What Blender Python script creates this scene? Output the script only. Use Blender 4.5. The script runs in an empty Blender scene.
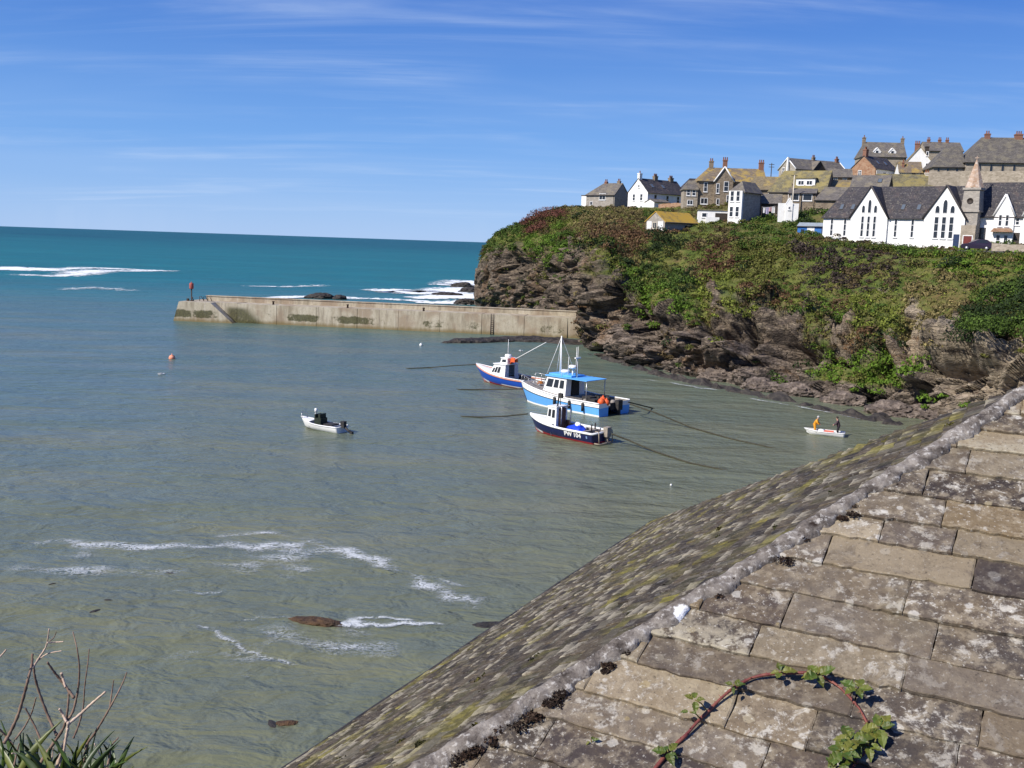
import bpy, bmesh, math, random
import numpy as np
from mathutils import Vector, Matrix
from mathutils.bvhtree import BVHTree

C = bpy.context.scene.collection
SC = bpy.context.scene
PI = math.pi
R = math.radians

# ------------------------------------------------------------------ camera
FPX = 1000.0
CAMH = 16.0
ROLL = R(1.909)
PITCH = math.atan((384 - 243.07) * math.cos(ROLL) / FPX)
cam_d = bpy.data.cameras.new('camera')
cam_d.sensor_width = 36.0
cam_d.lens = 36.0 * FPX / 1024.0
cam_d.clip_start = 0.05
cam_d.clip_end = 200000
cam = bpy.data.objects.new('camera', cam_d)
C.objects.link(cam)
fwd = Vector((0, math.cos(PITCH), -math.sin(PITCH)))
up0 = Vector((0, math.sin(PITCH), math.cos(PITCH)))
rt0 = Vector((1, 0, 0))
cr, sr = math.cos(ROLL), math.sin(ROLL)
rt = rt0 * cr + up0 * sr          # image x axis
up = rt0 * (-sr) + up0 * cr       # image y axis
m = Matrix((rt, up, -fwd)).transposed().to_4x4()
m.translation = Vector((0, 0, CAMH))
cam.matrix_world = m
SC.camera = cam
CAM = Vector((0, 0, CAMH))

# ------------------------------------------------------------------ sun and sky
SUN_EL, SUN_AZ = 40.0, 237.0      # azimuth clockwise from +Y (the view direction)
to_sun = Vector((math.sin(R(SUN_AZ)) * math.cos(R(SUN_EL)), math.cos(R(SUN_AZ)) * math.cos(R(SUN_EL)), math.sin(R(SUN_EL))))
sd = bpy.data.lights.new('sun', 'SUN')
sd.energy = 4.6
sd.angle = R(0.5)
sd.color = (1.0, 0.95, 0.87)
sun = bpy.data.objects.new('sun', sd)
sun.rotation_euler = to_sun.to_track_quat('Z', 'Y').to_euler()
sun.location = (-40, -30, 80)
C.objects.link(sun)

world = bpy.data.worlds.new('World')
SC.world = world
world.use_nodes = True
wn, wl = world.node_tree.nodes, world.node_tree.links
wn.clear()
w_out = wn.new('ShaderNodeOutputWorld')
w_bg = wn.new('ShaderNodeBackground')
w_bg.inputs['Strength'].default_value = 0.10
sky = wn.new('ShaderNodeTexSky')
sky.sky_type = 'NISHITA'
sky.sun_disc = False
sky.sun_elevation = R(SUN_EL)
sky.sun_rotation = R(SUN_AZ)
sky.altitude = 0
sky.air_density = 0.9
sky.dust_density = 0.15
sky.ozone_density = 3.5
# thin cirrus drawn in the direction of the sky itself
tc = wn.new('ShaderNodeTexCoord')
sep = wn.new('ShaderNodeSeparateXYZ'); wl.new(tc.outputs['Generated'], sep.inputs[0])
def wmath(op, a, b=None, clamp=False):
    n = wn.new('ShaderNodeMath'); n.operation = op; n.use_clamp = clamp
    for i, v in enumerate((a, b)):
        if v is None: continue
        if isinstance(v, (int, float)): n.inputs[i].default_value = v
        else: wl.new(v, n.inputs[i])
    return n.outputs[0]
zc = wmath('MAXIMUM', sep.outputs[2], 0.02)
cx = wmath('DIVIDE', sep.outputs[0], wmath('ADD', zc, 0.12))
cy = wmath('DIVIDE', sep.outputs[1], wmath('ADD', zc, 0.12))
cmb = wn.new('ShaderNodeCombineXYZ'); wl.new(cx, cmb.inputs[0]); wl.new(cy, cmb.inputs[1])
def wnoise(scale, sx, sy, rot, detail, lo, hi):
    mp = wn.new('ShaderNodeMapping'); wl.new(cmb.outputs[0], mp.inputs['Vector'])
    mp.inputs['Rotation'].default_value = (0, 0, rot); mp.inputs['Scale'].default_value = (sx, sy, 1)
    nz = wn.new('ShaderNodeTexNoise'); wl.new(mp.outputs[0], nz.inputs['Vector'])
    nz.inputs['Scale'].default_value = scale; nz.inputs['Detail'].default_value = detail; nz.inputs['Roughness'].default_value = 0.6
    nz.inputs['Distortion'].default_value = 0.5
    mr = wn.new('ShaderNodeMapRange'); wl.new(nz.outputs['Fac'], mr.inputs[0])
    mr.inputs[1].default_value = lo; mr.inputs[2].default_value = hi
    mr.interpolation_type = 'SMOOTHSTEP'
    return mr.outputs[0]
streak = wnoise(1.0, 0.62, 3.4, R(7), 9, 0.42, 0.80)
patch = wnoise(0.8, 0.8, 1.5, R(20), 3, 0.36, 0.64)
cl = wmath('MULTIPLY', streak, patch)
cl = wmath('MULTIPLY', cl, 0.38, True)
veil = wmath('MULTIPLY', wnoise(0.5, 0.5, 1.6, R(4), 3, 0.45, 0.8), 0.10)
cl = wmath('ADD', cl, veil, True)
mx = wn.new('ShaderNodeMix'); mx.data_type = 'RGBA'
wl.new(cl, mx.inputs[0])
hsv = wn.new('ShaderNodeHueSaturation'); hsv.inputs['Saturation'].default_value = 1.08
wl.new(sky.outputs[0], hsv.inputs['Color'])
grad = wn.new('ShaderNodeValToRGB'); wl.new(sep.outputs[2], grad.inputs[0])
for k, (p_, c_) in enumerate([(0.0, (.29, .47, .80)), (.09, (.135, .325, .73)), (.24, (.040, .155, .56)), (.6, (.03, .10, .45))]):
    if k > 1: grad.color_ramp.elements.new(p_)
    grad.color_ramp.elements[k].position = p_; grad.color_ramp.elements[k].color = (*c_, 1)
gs = wn.new('ShaderNodeVectorMath'); gs.operation = 'SCALE'; gs.inputs['Scale'].default_value = 8.5
wl.new(grad.outputs[0], gs.inputs[0])
mh = wn.new('ShaderNodeMix'); mh.data_type = 'RGBA'; mh.inputs[0].default_value = 0.85
wl.new(hsv.outputs[0], mh.inputs[6]); wl.new(gs.outputs[0], mh.inputs[7])
wl.new(mh.outputs[2], mx.inputs[6]); mx.inputs[7].default_value = (4.8, 5.7, 7.2, 1)
wl.new(mx.outputs[2], w_bg.inputs['Color'])
wl.new(w_bg.outputs[0], w_out.inputs[0])
SC.view_settings.view_transform = 'Standard'
SC.view_settings.look = 'None'
SC.view_settings.exposure = 0.45
SC.view_settings.gamma = 1.0

# ------------------------------------------------------------------ picture <-> place helpers
def ray(px, py):
    return rt * ((px - 512) / FPX) + up * ((384 - py) / FPX) + fwd
def at(px, py, Y):                 # the point at ground distance Y (world y) seen there
    d = ray(px, py)
    return CAM + d * (Y / d.y)
def onz(px, py, z=0.0):            # the point of the level z seen there
    d = ray(px, py)
    return CAM + d * ((z - CAMH) / d.z)
def pix(P):
    v = Vector(P) - CAM
    w = v.dot(fwd)
    return 512 + FPX * v.dot(rt) / w, 384 - FPX * v.dot(up) / w
rng = np.random.default_rng(7)
random.seed(11)

_perm = np.random.default_rng(5).permutation(512)
_perm = np.concatenate([_perm, _perm, _perm])
_grad = np.random.default_rng(6).normal(size=(512, 3)); _grad /= np.linalg.norm(_grad, axis=1)[:, None]
def pnoise(p):
    p = np.asarray(p, float)
    i = np.floor(p).astype(int); fr = p - i
    i &= 511
    u = fr * fr * fr * (fr * (fr * 6 - 15) + 10)
    out = 0
    for dx in (0, 1):
        for dy in (0, 1):
            for dz in (0, 1):
                h = _perm[_perm[_perm[(i[:, 0] + dx) & 511] + ((i[:, 1] + dy) & 511)] + ((i[:, 2] + dz) & 511)]
                g = _grad[h & 511]
                d = (g * (fr - np.array([dx, dy, dz]))).sum(1)
                w = (u[:, 0] if dx else 1 - u[:, 0]) * (u[:, 1] if dy else 1 - u[:, 1]) * (u[:, 2] if dz else 1 - u[:, 2])
                out = out + w * d
    return out * 1.6
def fbm(p, o=4, lac=2.0, gain=0.5, ridge=False):
    p = np.asarray(p, float); a, s, t = 1.0, 0, 0
    for k in range(o):
        n = pnoise(p + 17.3 * k)
        if ridge: n = 1 - 2 * np.abs(n)
        s = s + a * n; t += a
        p = p * lac; a *= gain
    return s / t

# ------------------------------------------------------------------ materials
MATS = {}
def _sock(nt, v, inp):
    if isinstance(v, (int, float)): inp.default_value = v
    elif isinstance(v, tuple): inp.default_value = v if len(v) == len(inp.default_value) else (*v, 1)
    else: nt.links.new(v, inp)
class G:
    def __init__(s, name):
        s.m = bpy.data.materials.new(name); s.m.use_nodes = True
        s.nt = s.m.node_tree; s.nt.nodes.clear()
        s.out = s.nt.nodes.new('ShaderNodeOutputMaterial')
        s.b = s.nt.nodes.new('ShaderNodeBsdfPrincipled')
        s.nt.links.new(s.b.outputs[0], s.out.inputs[0])
        MATS[name] = s.m
    def n(s, t): return s.nt.nodes.new(t)
    def l(s, a, b): s.nt.links.new(a, b)
    def coord(s, kind='Object', scale=(1, 1, 1), rot=(0, 0, 0)):
        if kind == 'World':
            t = s.n('ShaderNodeNewGeometry').outputs['Position']
        else:
            t = s.n('ShaderNodeTexCoord').outputs[kind]
        mp = s.n('ShaderNodeMapping'); s.l(t, mp.inputs[0])
        mp.inputs['Scale'].default_value = scale; mp.inputs['Rotation'].default_value = rot
        return mp.outputs[0]
    def noise(s, co, scale, detail=4, rough=0.55, dist=0.0):
        t = s.n('ShaderNodeTexNoise'); s.l(co, t.inputs['Vector'])
        t.inputs['Scale'].default_value = scale; t.inputs['Detail'].default_value = detail
        t.inputs['Roughness'].default_value = rough; t.inputs['Distortion'].default_value = dist
        return t.outputs['Fac']
    def vor(s, co, scale, feat='F1', out='Distance'):
        t = s.n('ShaderNodeTexVoronoi'); s.l(co, t.inputs['Vector']); t.feature = feat
        t.inputs['Scale'].default_value = scale
        return t.outputs[out]
    def ramp(s, fac, stops, interp='LINEAR'):
        t = s.n('ShaderNodeValToRGB'); s.l(fac, t.inputs[0]); e = t.color_ramp.elements
        t.color_ramp.interpolation = interp
        while len(e) < len(stops): e.new(0.5)
        for k, (p, c) in enumerate(stops):
            e[k].position = p; e[k].color = (*c, 1) if len(c) == 3 else c
        return t.outputs[0]
    def rng(s, fac, a, b, c=0.0, d=1.0, smooth=True):
        t = s.n('ShaderNodeMapRange'); s.l(fac, t.inputs[0])
        for k, v in enumerate((a, b, c, d)): t.inputs[k + 1].default_value = v
        if smooth: t.interpolation_type = 'SMOOTHSTEP'
        return t.outputs[0]
    def math(s, op, a, b=0.0, clamp=False):
        t = s.n('ShaderNodeMath'); t.operation = op; t.use_clamp = clamp
        _sock(s.nt, a, t.inputs[0]); _sock(s.nt, b, t.inputs[1])
        return t.outputs[0]
    def mix(s, fac, a, b, mode='MIX'):
        t = s.n('ShaderNodeMix'); t.data_type = 'RGBA'; t.blend_type = mode
        _sock(s.nt, fac, t.inputs[0]); _sock(s.nt, a, t.inputs[6]); _sock(s.nt, b, t.inputs[7])
        return t.outputs[2]
    def attr(s, name, out='Fac'):
        t = s.n('ShaderNodeAttribute'); t.attribute_name = name
        return t.outputs[out]
    def bump(s, h, strength=0.3, dist=0.05, prev=None):
        t = s.n('ShaderNodeBump'); s.l(h, t.inputs['Height'])
        _sock(s.nt, strength, t.inputs['Strength']); t.inputs['Distance'].default_value = dist
        if prev is not None: s.l(prev, t.inputs['Normal'])
        return t.outputs[0]
    def done(s, col, rough=0.8, nrm=None, spec=0.3, metal=0.0):
        _sock(s.nt, col, s.b.inputs['Base Color']); _sock(s.nt, rough, s.b.inputs['Roughness'])
        _sock(s.nt, spec, s.b.inputs['Specular IOR Level']); s.b.inputs['Metallic'].default_value = metal
        if nrm is not None: s.l(nrm, s.b.inputs['Normal'])
        return s.m
def mat(name, c1, c2=None, scale=3.0, rough=0.8, bump=0.0, bdist=0.03, spec=0.3, detail=5, stretch=(1, 1, 1), metal=0.0, c3=None, lo=0.35, hi=0.65):
    g = G(name)
    if c2 is None:
        c2 = tuple(x * 0.8 for x in c1)
    co = g.coord('Object', stretch)
    f = g.noise(co, scale, detail)
    stops = [(lo, c1), (hi, c2)] if c3 is None else [(lo, c1), ((lo + hi) / 2, c2), (hi, c3)]
    col = g.ramp(f, stops)
    nb = g.bump(g.noise(co, scale * 3, 4), bump, bdist) if bump else None
    return g.done(col, rough, nb, spec, metal)

# ------------------------------------------------------------------ meshes
def link(name, me, parent=None, loc=None):
    o = bpy.data.objects.new(name, me); C.objects.link(o)
    if parent is not None: o.parent = parent
    if loc is not None: o.location = loc
    return o
def tag(o, label=None, cat=None, group=None, kind=None):
    if label: o['label'] = label
    if cat: o['category'] = cat
    if group: o['group'] = group
    if kind: o['kind'] = kind
    return o
def empty(name, loc, rz=0.0, label=None, cat=None, group=None):
    o = bpy.data.objects.new(name, None); C.objects.link(o)
    o.location = loc; o.rotation_euler = (0, 0, rz); o.empty_display_size = 0.3
    return tag(o, label, cat, group)
class MB:
    def __init__(s): s.v, s.f, s.mi, s.sm = [], [], [], []
    def add(s, verts, faces, mi=0, smooth=False):
        b = len(s.v); s.v += [tuple(v) for v in verts]
        for f in faces:
            s.f.append(tuple(b + i for i in f)); s.mi.append(mi); s.sm.append(smooth)
    def box(s, x0, x1, y0, y1, z0, z1, mi=0, M=None):
        v = [Vector(p) for p in ((x0, y0, z0), (x1, y0, z0), (x1, y1, z0), (x0, y1, z0), (x0, y0, z1), (x1, y0, z1), (x1, y1, z1), (x0, y1, z1))]
        if M is not None: v = [M @ p for p in v]
        s.add(v, [(0, 3, 2, 1), (4, 5, 6, 7), (0, 1, 5, 4), (1, 2, 6, 5), (2, 3, 7, 6), (3, 0, 4, 7)], mi)
    def tube(s, pts, r, n=6, mi=0, caps=True):
        pts = [Vector(p) for p in pts]
        rr = r if isinstance(r, (list, tuple)) else [r] * len(pts)
        rings = []; prev = None
        for k, p in enumerate(pts):
            d = (pts[min(k + 1, len(pts) - 1)] - pts[max(k - 1, 0)]).normalized()
            a = prev if prev is not None else (Vector((0, 0, 1)) if abs(d.z) < 0.9 else Vector((1, 0, 0)))
            u = (a - d * a.dot(d)).normalized(); w = d.cross(u); prev = u
            rings.append([p + (u * math.cos(2 * PI * j / n) + w * math.sin(2 * PI * j / n)) * rr[k] for j in range(n)])
        v = [q for ring in rings for q in ring]; f = []
        for k in range(len(pts) - 1):
            for j in range(n):
                f.append((k * n + j, k * n + (j + 1) % n, (k + 1) * n + (j + 1) % n, (k + 1) * n + j))
        if caps:
            f.append(tuple(range(n - 1, -1, -1))); f.append(tuple((len(pts) - 1) * n + j for j in range(n)))
        s.add(v, f, mi, True)
    def lathe(s, prof, n=12, mi=0, M=None):
        v = [Vector((r * math.cos(2 * PI * j / n), r * math.sin(2 * PI * j / n), z)) for r, z in prof for j in range(n)]
        if M is not None: v = [M @ p for p in v]
        f = [(k * n + j, k * n + (j + 1) % n, (k + 1) * n + (j + 1) % n, (k + 1) * n + j) for k in range(len(prof) - 1) for j in range(n)]
        s.add(v, f, mi, True)
    def prism(s, poly, t, M=None, mi=0):          # polygon in local xz, thickness along +y
        n = len(poly)
        v = [Vector((x, 0, z)) for x, z in poly] + [Vector((x, t, z)) for x, z in poly]
        if M is not None: v = [M @ p for p in v]
        f = [tuple(range(n)), tuple(range(2 * n - 1, n - 1, -1))] + [(i, i + n, (i + 1) % n + n, (i + 1) % n) for i in range(n)]
        s.add(v, f, mi)
    def build(s, name, mats, parent=None, loc=None):
        me = bpy.data.meshes.new(name); me.from_pydata(s.v, [], s.f)
        for mm in (mats if isinstance(mats, (list, tuple)) else [mats]): me.materials.append(mm)
        me.polygons.foreach_set('material_index', s.mi); me.polygons.foreach_set('use_smooth', s.sm)
        bm = bmesh.new(); bm.from_mesh(me); bmesh.ops.recalc_face_normals(bm, faces=bm.faces); bm.to_mesh(me); bm.free()
        me.update()
        return link(name, me, parent, loc)
def np_mesh(name, V, F, mats, smooth=True, cols=None, attrs=None):
    me = bpy.data.meshes.new(name)
    F = np.asarray(F); k = F.shape[1]
    me.vertices.add(len(V)); me.vertices.foreach_set('co', np.asarray(V, np.float32).ravel())
    me.loops.add(F.size); me.loops.foreach_set('vertex_index', F.ravel().astype(np.int32))
    me.polygons.add(len(F)); me.polygons.foreach_set('loop_start', np.arange(0, F.size, k, dtype=np.int32))
    me.polygons.foreach_set('loop_total', np.full(len(F), k, np.int32))
    me.polygons.foreach_set('use_smooth', np.full(len(F), smooth))
    for mm in (mats if isinstance(mats, (list, tuple)) else [mats]): me.materials.append(mm)
    if cols is not None:
        a = me.color_attributes.new('Col', 'FLOAT_COLOR', 'POINT')
        a.data.foreach_set('color', np.c_[cols, np.ones(len(cols))].astype(np.float32).ravel())
    for nm, arr in (attrs or {}).items():
        a = me.attributes.new(nm, 'FLOAT', 'POINT'); a.data.foreach_set('value', np.asarray(arr, np.float32))
    me.update(calc_edges=True); me.validate()
    return me

# ------------------------------------------------------------------ sea
def make_sea():
    g = G('sea')
    pos = g.n('ShaderNodeNewGeometry').outputs['Position']
    sp = g.n('ShaderNodeSeparateXYZ'); g.l(pos, sp.inputs[0])
    big = g.noise(g.coord('World', (0.012, 0.03, 1)), 1.0, 4)
    mid = g.noise(g.coord('World', (0.05, 0.13, 1)), 1.0, 5, 0.6)
    yy = g.math('ADD', sp.outputs[1], g.math('MULTIPLY', g.math('SUBTRACT', big, 0.5), 90.0))
    t1 = g.rng(g.math('SUBTRACT', yy, g.math('MULTIPLY', sp.outputs[0], .9)), 45, 165)
    t2 = g.rng(yy, 120, 360)
    t3 = g.rng(sp.outputs[1], 250, 2500)
    c = g.mix(t1, (0.130, 0.140, 0.086), (0.084, 0.126, 0.103))
    c = g.mix(t2, c, (0.010, 0.125, 0.140))
    c = g.mix(t3, c, (0.004, 0.052, 0.072))
    band = g.noise(g.coord('World', (.004, .028, 1)), 1.0, 5, .6)
    c = g.mix(g.math('MULTIPLY', t2, g.rng(band, .40, .64, 0, .6)), c, (0.018, 0.165, 0.170))
    # silt clouds and weed-dark streaks in the shallow water
    silt = g.rng(mid, 0.42, 0.68)
    c = g.mix(g.math('MULTIPLY', silt, g.math('SUBTRACT', 0.38, g.math('MULTIPLY', t2, 0.3))), c, (0.185, 0.175, 0.095), 'MIX')
    c2 = g.mix(t2, c, g.mix(g.math('MULTIPLY', silt, 0.5), c, (0.012, 0.10, 0.10)))
    w1 = g.noise(g.coord('World', (0.50, 0.85, 1), (0, 0, R(-14))), 1.0, 3, 0.55, 0.6)
    w2 = g.noise(g.coord('World', (1.7, 2.7, 1), (0, 0, R(12))), 1.0, 4, 0.6, 0.4)
    w3 = g.noise(g.coord('World', (0.06, 0.16, 1), (0, 0, R(-6))), 1.0, 3, 0.5)
    nb = g.bump(w3, 1.0, 1.3)
    nb = g.bump(w1, 1.0, .34, nb)
    nb = g.bump(w2, 1.0, 0.08, nb)
    # small white caps far out
    cap = g.noise(g.coord('World', (0.09, 0.45, 1)), 1.0, 6, 0.65)
    capm = g.math('MULTIPLY', g.rng(cap, 0.70, 0.78), g.rng(sp.outputs[1], 180, 260))
    c2 = g.mix(g.math('MULTIPLY', capm, 0.55), c2, (0.6, 0.65, 0.65))
    g.done(c2, g.rng(sp.outputs[1], 60, 420, .26, .42), nb, g.rng(sp.outputs[1], 120, 500, .40, .22))
    g.b.inputs['IOR'].default_value = 1.33
    S = 90000.0
    xs = [-S, -400, -150, -60, 0, 60, 150, 400, S]; ys = [-200, 0, 40, 100, 200, 400, 1000, 6000, S]
    V = [(x, y, 0) for y in ys for x in xs]; n = len(xs)
    F = [(j * n + i, j * n + i + 1, (j + 1) * n + i + 1, (j + 1) * n + i) for j in range(len(ys) - 1) for i in range(n - 1)]
    me = np_mesh('sea_water', V, F, g.m, False)
    tag(link('sea_water', me), 'grey green harbour water turning teal towards the open sea', 'sea', kind='structure')
make_sea()

def catmull(P, t):                 # P (n,k), t in index units
    n = len(P); t = np.clip(t, 0, n - 1 - 1e-6)
    i = np.floor(t).astype(int); u = (t - i)[:, None]
    p0, p1, p2, p3 = P[np.maximum(i - 1, 0)], P[i], P[np.minimum(i + 1, n - 1)], P[np.minimum(i + 2, n - 1)]
    m1, m2 = (p2 - p0) * 0.42, (p3 - p1) * 0.42
    return (2 * u**3 - 3 * u**2 + 1) * p1 + (u**3 - 2 * u**2 + u) * m1 + (-2 * u**3 + 3 * u**2) * p2 + (u**3 - u**2) * m2
# foam lying on the water: ribbons whose own density fades towards their edges
FOAM_N = []
FOAM_V, FOAM_F, FOAM_E, FOAM_D, FOAM_S = [], [], [], [], []
def foam(pts, dens=1.0, z=0.03):
    P = []
    for px, py, w in pts:
        q = onz(px, py, z); P.append((q, w * 1.6 if q.y < 200 else w * q.y ** 2 / 16000 * .62))
    A4 = np.array([(p.x, p.y, z + .006 * len(FOAM_N), w) for p, w in P]); FOAM_N.append(1)
    ts = np.linspace(0, len(P) - 1, 10 * len(P))
    L = [(Vector(a[:3]), abs(a[3]), t / (len(P) - 1)) for a, t in zip(catmull(A4, ts), ts)]
    base = len(FOAM_V)
    for i, (p, w, t) in enumerate(L):
        d = (L[min(i + 1, len(L) - 1)][0] - L[max(i - 1, 0)][0]).normalized(); nn = Vector((-d.y, d.x, 0))
        sx = 0.6 * math.sin(i * 0.7 + base) * w * 0.25 if p.y < 200 else 0
        for k in range(5):
            e = (k - 2) / 2
            FOAM_V.append(p + nn * (e * w + sx)); FOAM_E.append((1 - abs(e)) * min(1, 6 * t + 0.05, 6 * (1 - t) + 0.05)); FOAM_D.append(dens); FOAM_S.append(1.0 if p.y < 200 else 0.0)
    for i in range(len(L) - 1):
        for k in range(4):
            a = base + i * 5 + k; FOAM_F.append((a, a + 1, a + 6, a + 5))
foam([(-10, 545, .9), (60, 541, .8), (130, 546, .9), (200, 546, .9), (262, 546, 1.3), (310, 543, 1.1), (350, 552, 1.0), (385, 565, 1.1), (420, 580, .7)], 0.92)
foam([(200, 540, .5), (262, 533, .6), (320, 542, .6), (370, 553, .6)], 0.75)
foam([(370, 575, .5), (400, 570, .5), (440, 592, 1.0), (470, 600, .9), (500, 598, .5)], 0.72)
foam([(-10, 505, 1.2), (60, 502, 1.0), (130, 510, 1.0), (185, 522, .8), (240, 530, .5)], 0.42)
foam([(185, 620, .3), (215, 632, .35), (245, 650, .3), (275, 660, .35), (315, 668, .25)], 0.9)
foam([(240, 622, .3), (262, 618, .3), (300, 618, .3)], 0.8)
foam([(332, 627, .25), (350, 624, .55), (375, 626, .35), (420, 624, .3), (460, 626, .2)], 1.1)
foam([(350, 620, .2), (380, 618, .2), (420, 622, .2)], 0.8)
foam([(165, 590, .35), (205, 594, .3), (225, 592, .2)], 0.75)
foam([(-10, 560, 2.2), (80, 566, 2.6), (180, 568, 2.4), (280, 562, 2.2), (370, 585, 2.0)], .62)
foam([(150, 640, 1.6), (230, 648, 2.2), (330, 642, 2.2), (430, 640, 1.8)], .6)
foam([(255, 645, .5), (300, 655, .5), (330, 650, .4), (380, 645, .3)], 0.5)
foam([(420, 575, .3), (480, 590, .4), (520, 585, .3)], 0.5)
# outer sea: half heights in picture rows
foam([(-40, 268, 3), (5, 268.5, 4.5), (35, 269, 4.2), (60, 269, 2)], 1.75)
foam([(10, 274, 1.6), (60, 276, 2.0), (95, 271, 2.2), (130, 271, 1.6), (185, 271, .9)], 1.05)
foam([(50, 270, 1.6), (90, 268, 1.8), (140, 270, 1.2), (178, 271, .8)], 0.9)
foam([(55, 290, 2), (100, 288, 2), (135, 292, 1.5)], 0.5)
foam([(255, 299, 1.2), (300, 297, 2.2), (345, 298, 2.2), (400, 300, 1.8), (440, 303, 2.0)], 1.1)
foam([(366, 291, 1.8), (395, 291, 4), (420, 293, 3.5), (450, 291, 3.5), (484, 288, 4)], 1.7)
foam([(405, 298, 2.0), (430, 298, 3), (455, 297, 4), (486, 294, 5)], 1.6)
foam([(415, 303, 2.0), (440, 303, 3), (470, 303, 4.5), (492, 302, 4.5)], 1.5)
foam([(440, 284, 1.5), (455, 285, 2.5), (488, 281, 3.5)], 1.35)
foam([(240, 286, 1.2), (290, 287, 1.5), (330, 285, 1.0)], 0.6)
# along the ledge and the foot of the cliff
foam([(640, 380, .4), (672, 384, .7), (700, 389, .7), (722, 391, .4)], 0.8)
foam([(735, 397, .3), (770, 403, .4), (800, 408, .4), (850, 418, .3), (872, 424, .3)], 0.8)
foam([(575, 350, .3), (600, 357, .4), (630, 366, .4), (650, 372, .3)], 0.55)
foam([(180, 325, .25), (250, 328, .3), (330, 331, .3), (430, 338, .3)], 0.5)
def build_foam():
    g = G('foam_white')
    e = g.attr('edge'); d = g.attr('dens')
    co = g.coord('World', (1.0, 1.6, 1))
    n1 = g.mix(g.attr('near'), g.noise(g.coord('World', (.20, .07, 1)), 1.0, 7, .7, .8), g.noise(co, 1.9, 8, 0.72, 1.5)); n2 = g.noise(g.coord('World', (.22, .5, 1)), 1.0, 4)
    n1 = g.math('SUBTRACT', 1.0, g.math('MULTIPLY', g.math('ABSOLUTE', g.math('SUBTRACT', n1, .5)), 2.0))
    h = g.math('ADD', g.math('MULTIPLY', g.math('SUBTRACT', n1, .80), 3.6), g.math('MULTIPLY', g.math('SUBTRACT', n2, .5), 2.2))
    h = g.math('ADD', h, g.math('SUBTRACT', g.math('MULTIPLY', g.math('MULTIPLY', e, d), 1.35), g.math('ADD', .72, g.math('MULTIPLY', g.attr('near'), .42))))
    a = g.math('MULTIPLY', g.rng(h, 0.0, 0.85), g.math('SUBTRACT', 1.0, g.math('MULTIPLY', g.attr('near'), .22)))
    a = g.math('MULTIPLY', a, g.rng(e, 0.0, 0.25))
    g.done((0.80, 0.82, 0.80), 0.7, g.bump(n1, 0.5, 0.2), 0.2)
    _sock(g.nt, a, g.b.inputs['Alpha'])
    me = np_mesh('sea_foam', np.array([tuple(v) for v in FOAM_V]), FOAM_F, g.m, True, None, {'edge': FOAM_E, 'dens': FOAM_D, 'near': FOAM_S})
    tag(link('sea_foam', me), 'white foam streaks and breaking surf on the water', 'foam', kind='stuff')
build_foam()

# ------------------------------------------------------------------ headland: rows run from the water to the hill behind the village
def W(px, py):
    p = onz(px, py, 0); return (px, py, p.y)
def wl_at(px, Y):                  # picture height of the waterline at distance Y
    lo, hi = 200.0, 900.0
    for _ in range(50):
        mid = (lo + hi) / 2
        d = ray(px, mid)
        if d.z >= 0 or CAMH / -d.z * d.y > Y: lo = mid
        else: hi = mid
    return (px, mid, Y)
COLS = [
 [wl_at(500, 300), (505, 268, 300), (515, 250, 300), (525, 232, 300), (535, 228, 300), (545, 226, 300), (560, 226, 312)],
 [wl_at(474, 258), (478, 270, 256), (486, 247, 255), (495, 235, 256), (508, 230, 262), (530, 224, 275), (555, 220, 292)],
 [wl_at(500, 243), (503, 262, 240), (510, 240, 242), (517, 226, 246), (530, 220, 256), (545, 216, 268), (565, 214, 292)],
 [wl_at(540, 212), (542, 256, 216), (545, 232, 222), (550, 212, 232), (562, 210, 246), (580, 209, 264), (600, 210, 292)],
 [wl_at(565, 190), (568, 258, 197), (569, 236, 208), (572, 210, 222), (585, 208, 241), (602, 207, 260), (622, 208, 292)],
 [wl_at(576, 163), (584, 252, 190), (588, 232, 198), (592, 213, 208), (602, 209, 228), (618, 207, 252), (640, 208, 292)],
 [W(602, 352), (600, 258, 159), (606, 238, 173), (612, 216, 191), (625, 209, 215), (650, 206, 242), (680, 206, 292)],
 [W(640, 364), (632, 298, 144), (636, 264, 157), (641, 231, 172), (652, 210, 206), (680, 203, 236), (704, 198, 292)],
 [W(700, 377), (692, 310, 131), (697, 277, 147), (700, 232, 167), (716, 206, 196), (742, 196, 232), (765, 205, 292)],
 [W(768, 388), (768, 310, 124), (770, 282, 136), (770, 243, 151), (780, 214, 181), (797, 190, 216), (815, 198, 292)],
 [W(835, 401), (838, 340, 113), (838, 298, 124), (835, 252, 137), (841, 238, 153), (852, 193, 196), (872, 190, 282)],
 [W(905, 414), (903, 344, 106), (905, 305, 116), (905, 259, 129), (910, 247, 143), (921, 193, 186), (932, 184, 272)],
 [W(975, 426), (970, 352, 99), (975, 302, 109), (977, 258, 121), (986, 249, 136), (992, 186, 181), (1002, 178, 262)],
 [W(1050, 440), (1045, 345, 94), (1050, 292, 104), (1050, 257, 117), (1060, 248, 131), (1070, 186, 176), (1080, 172, 252)],
 [W(1200, 470), (1200, 350, 86), (1200, 290, 98), (1200, 252, 111), (1212, 245, 126), (1222, 178, 171), (1235, 160, 242)],
 [W(1500, 530), (1500, 365, 62), (1500, 290, 75), (1500, 250, 90), (1512, 240, 106), (1532, 160, 151), (1560, 100, 222)],
]
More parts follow.
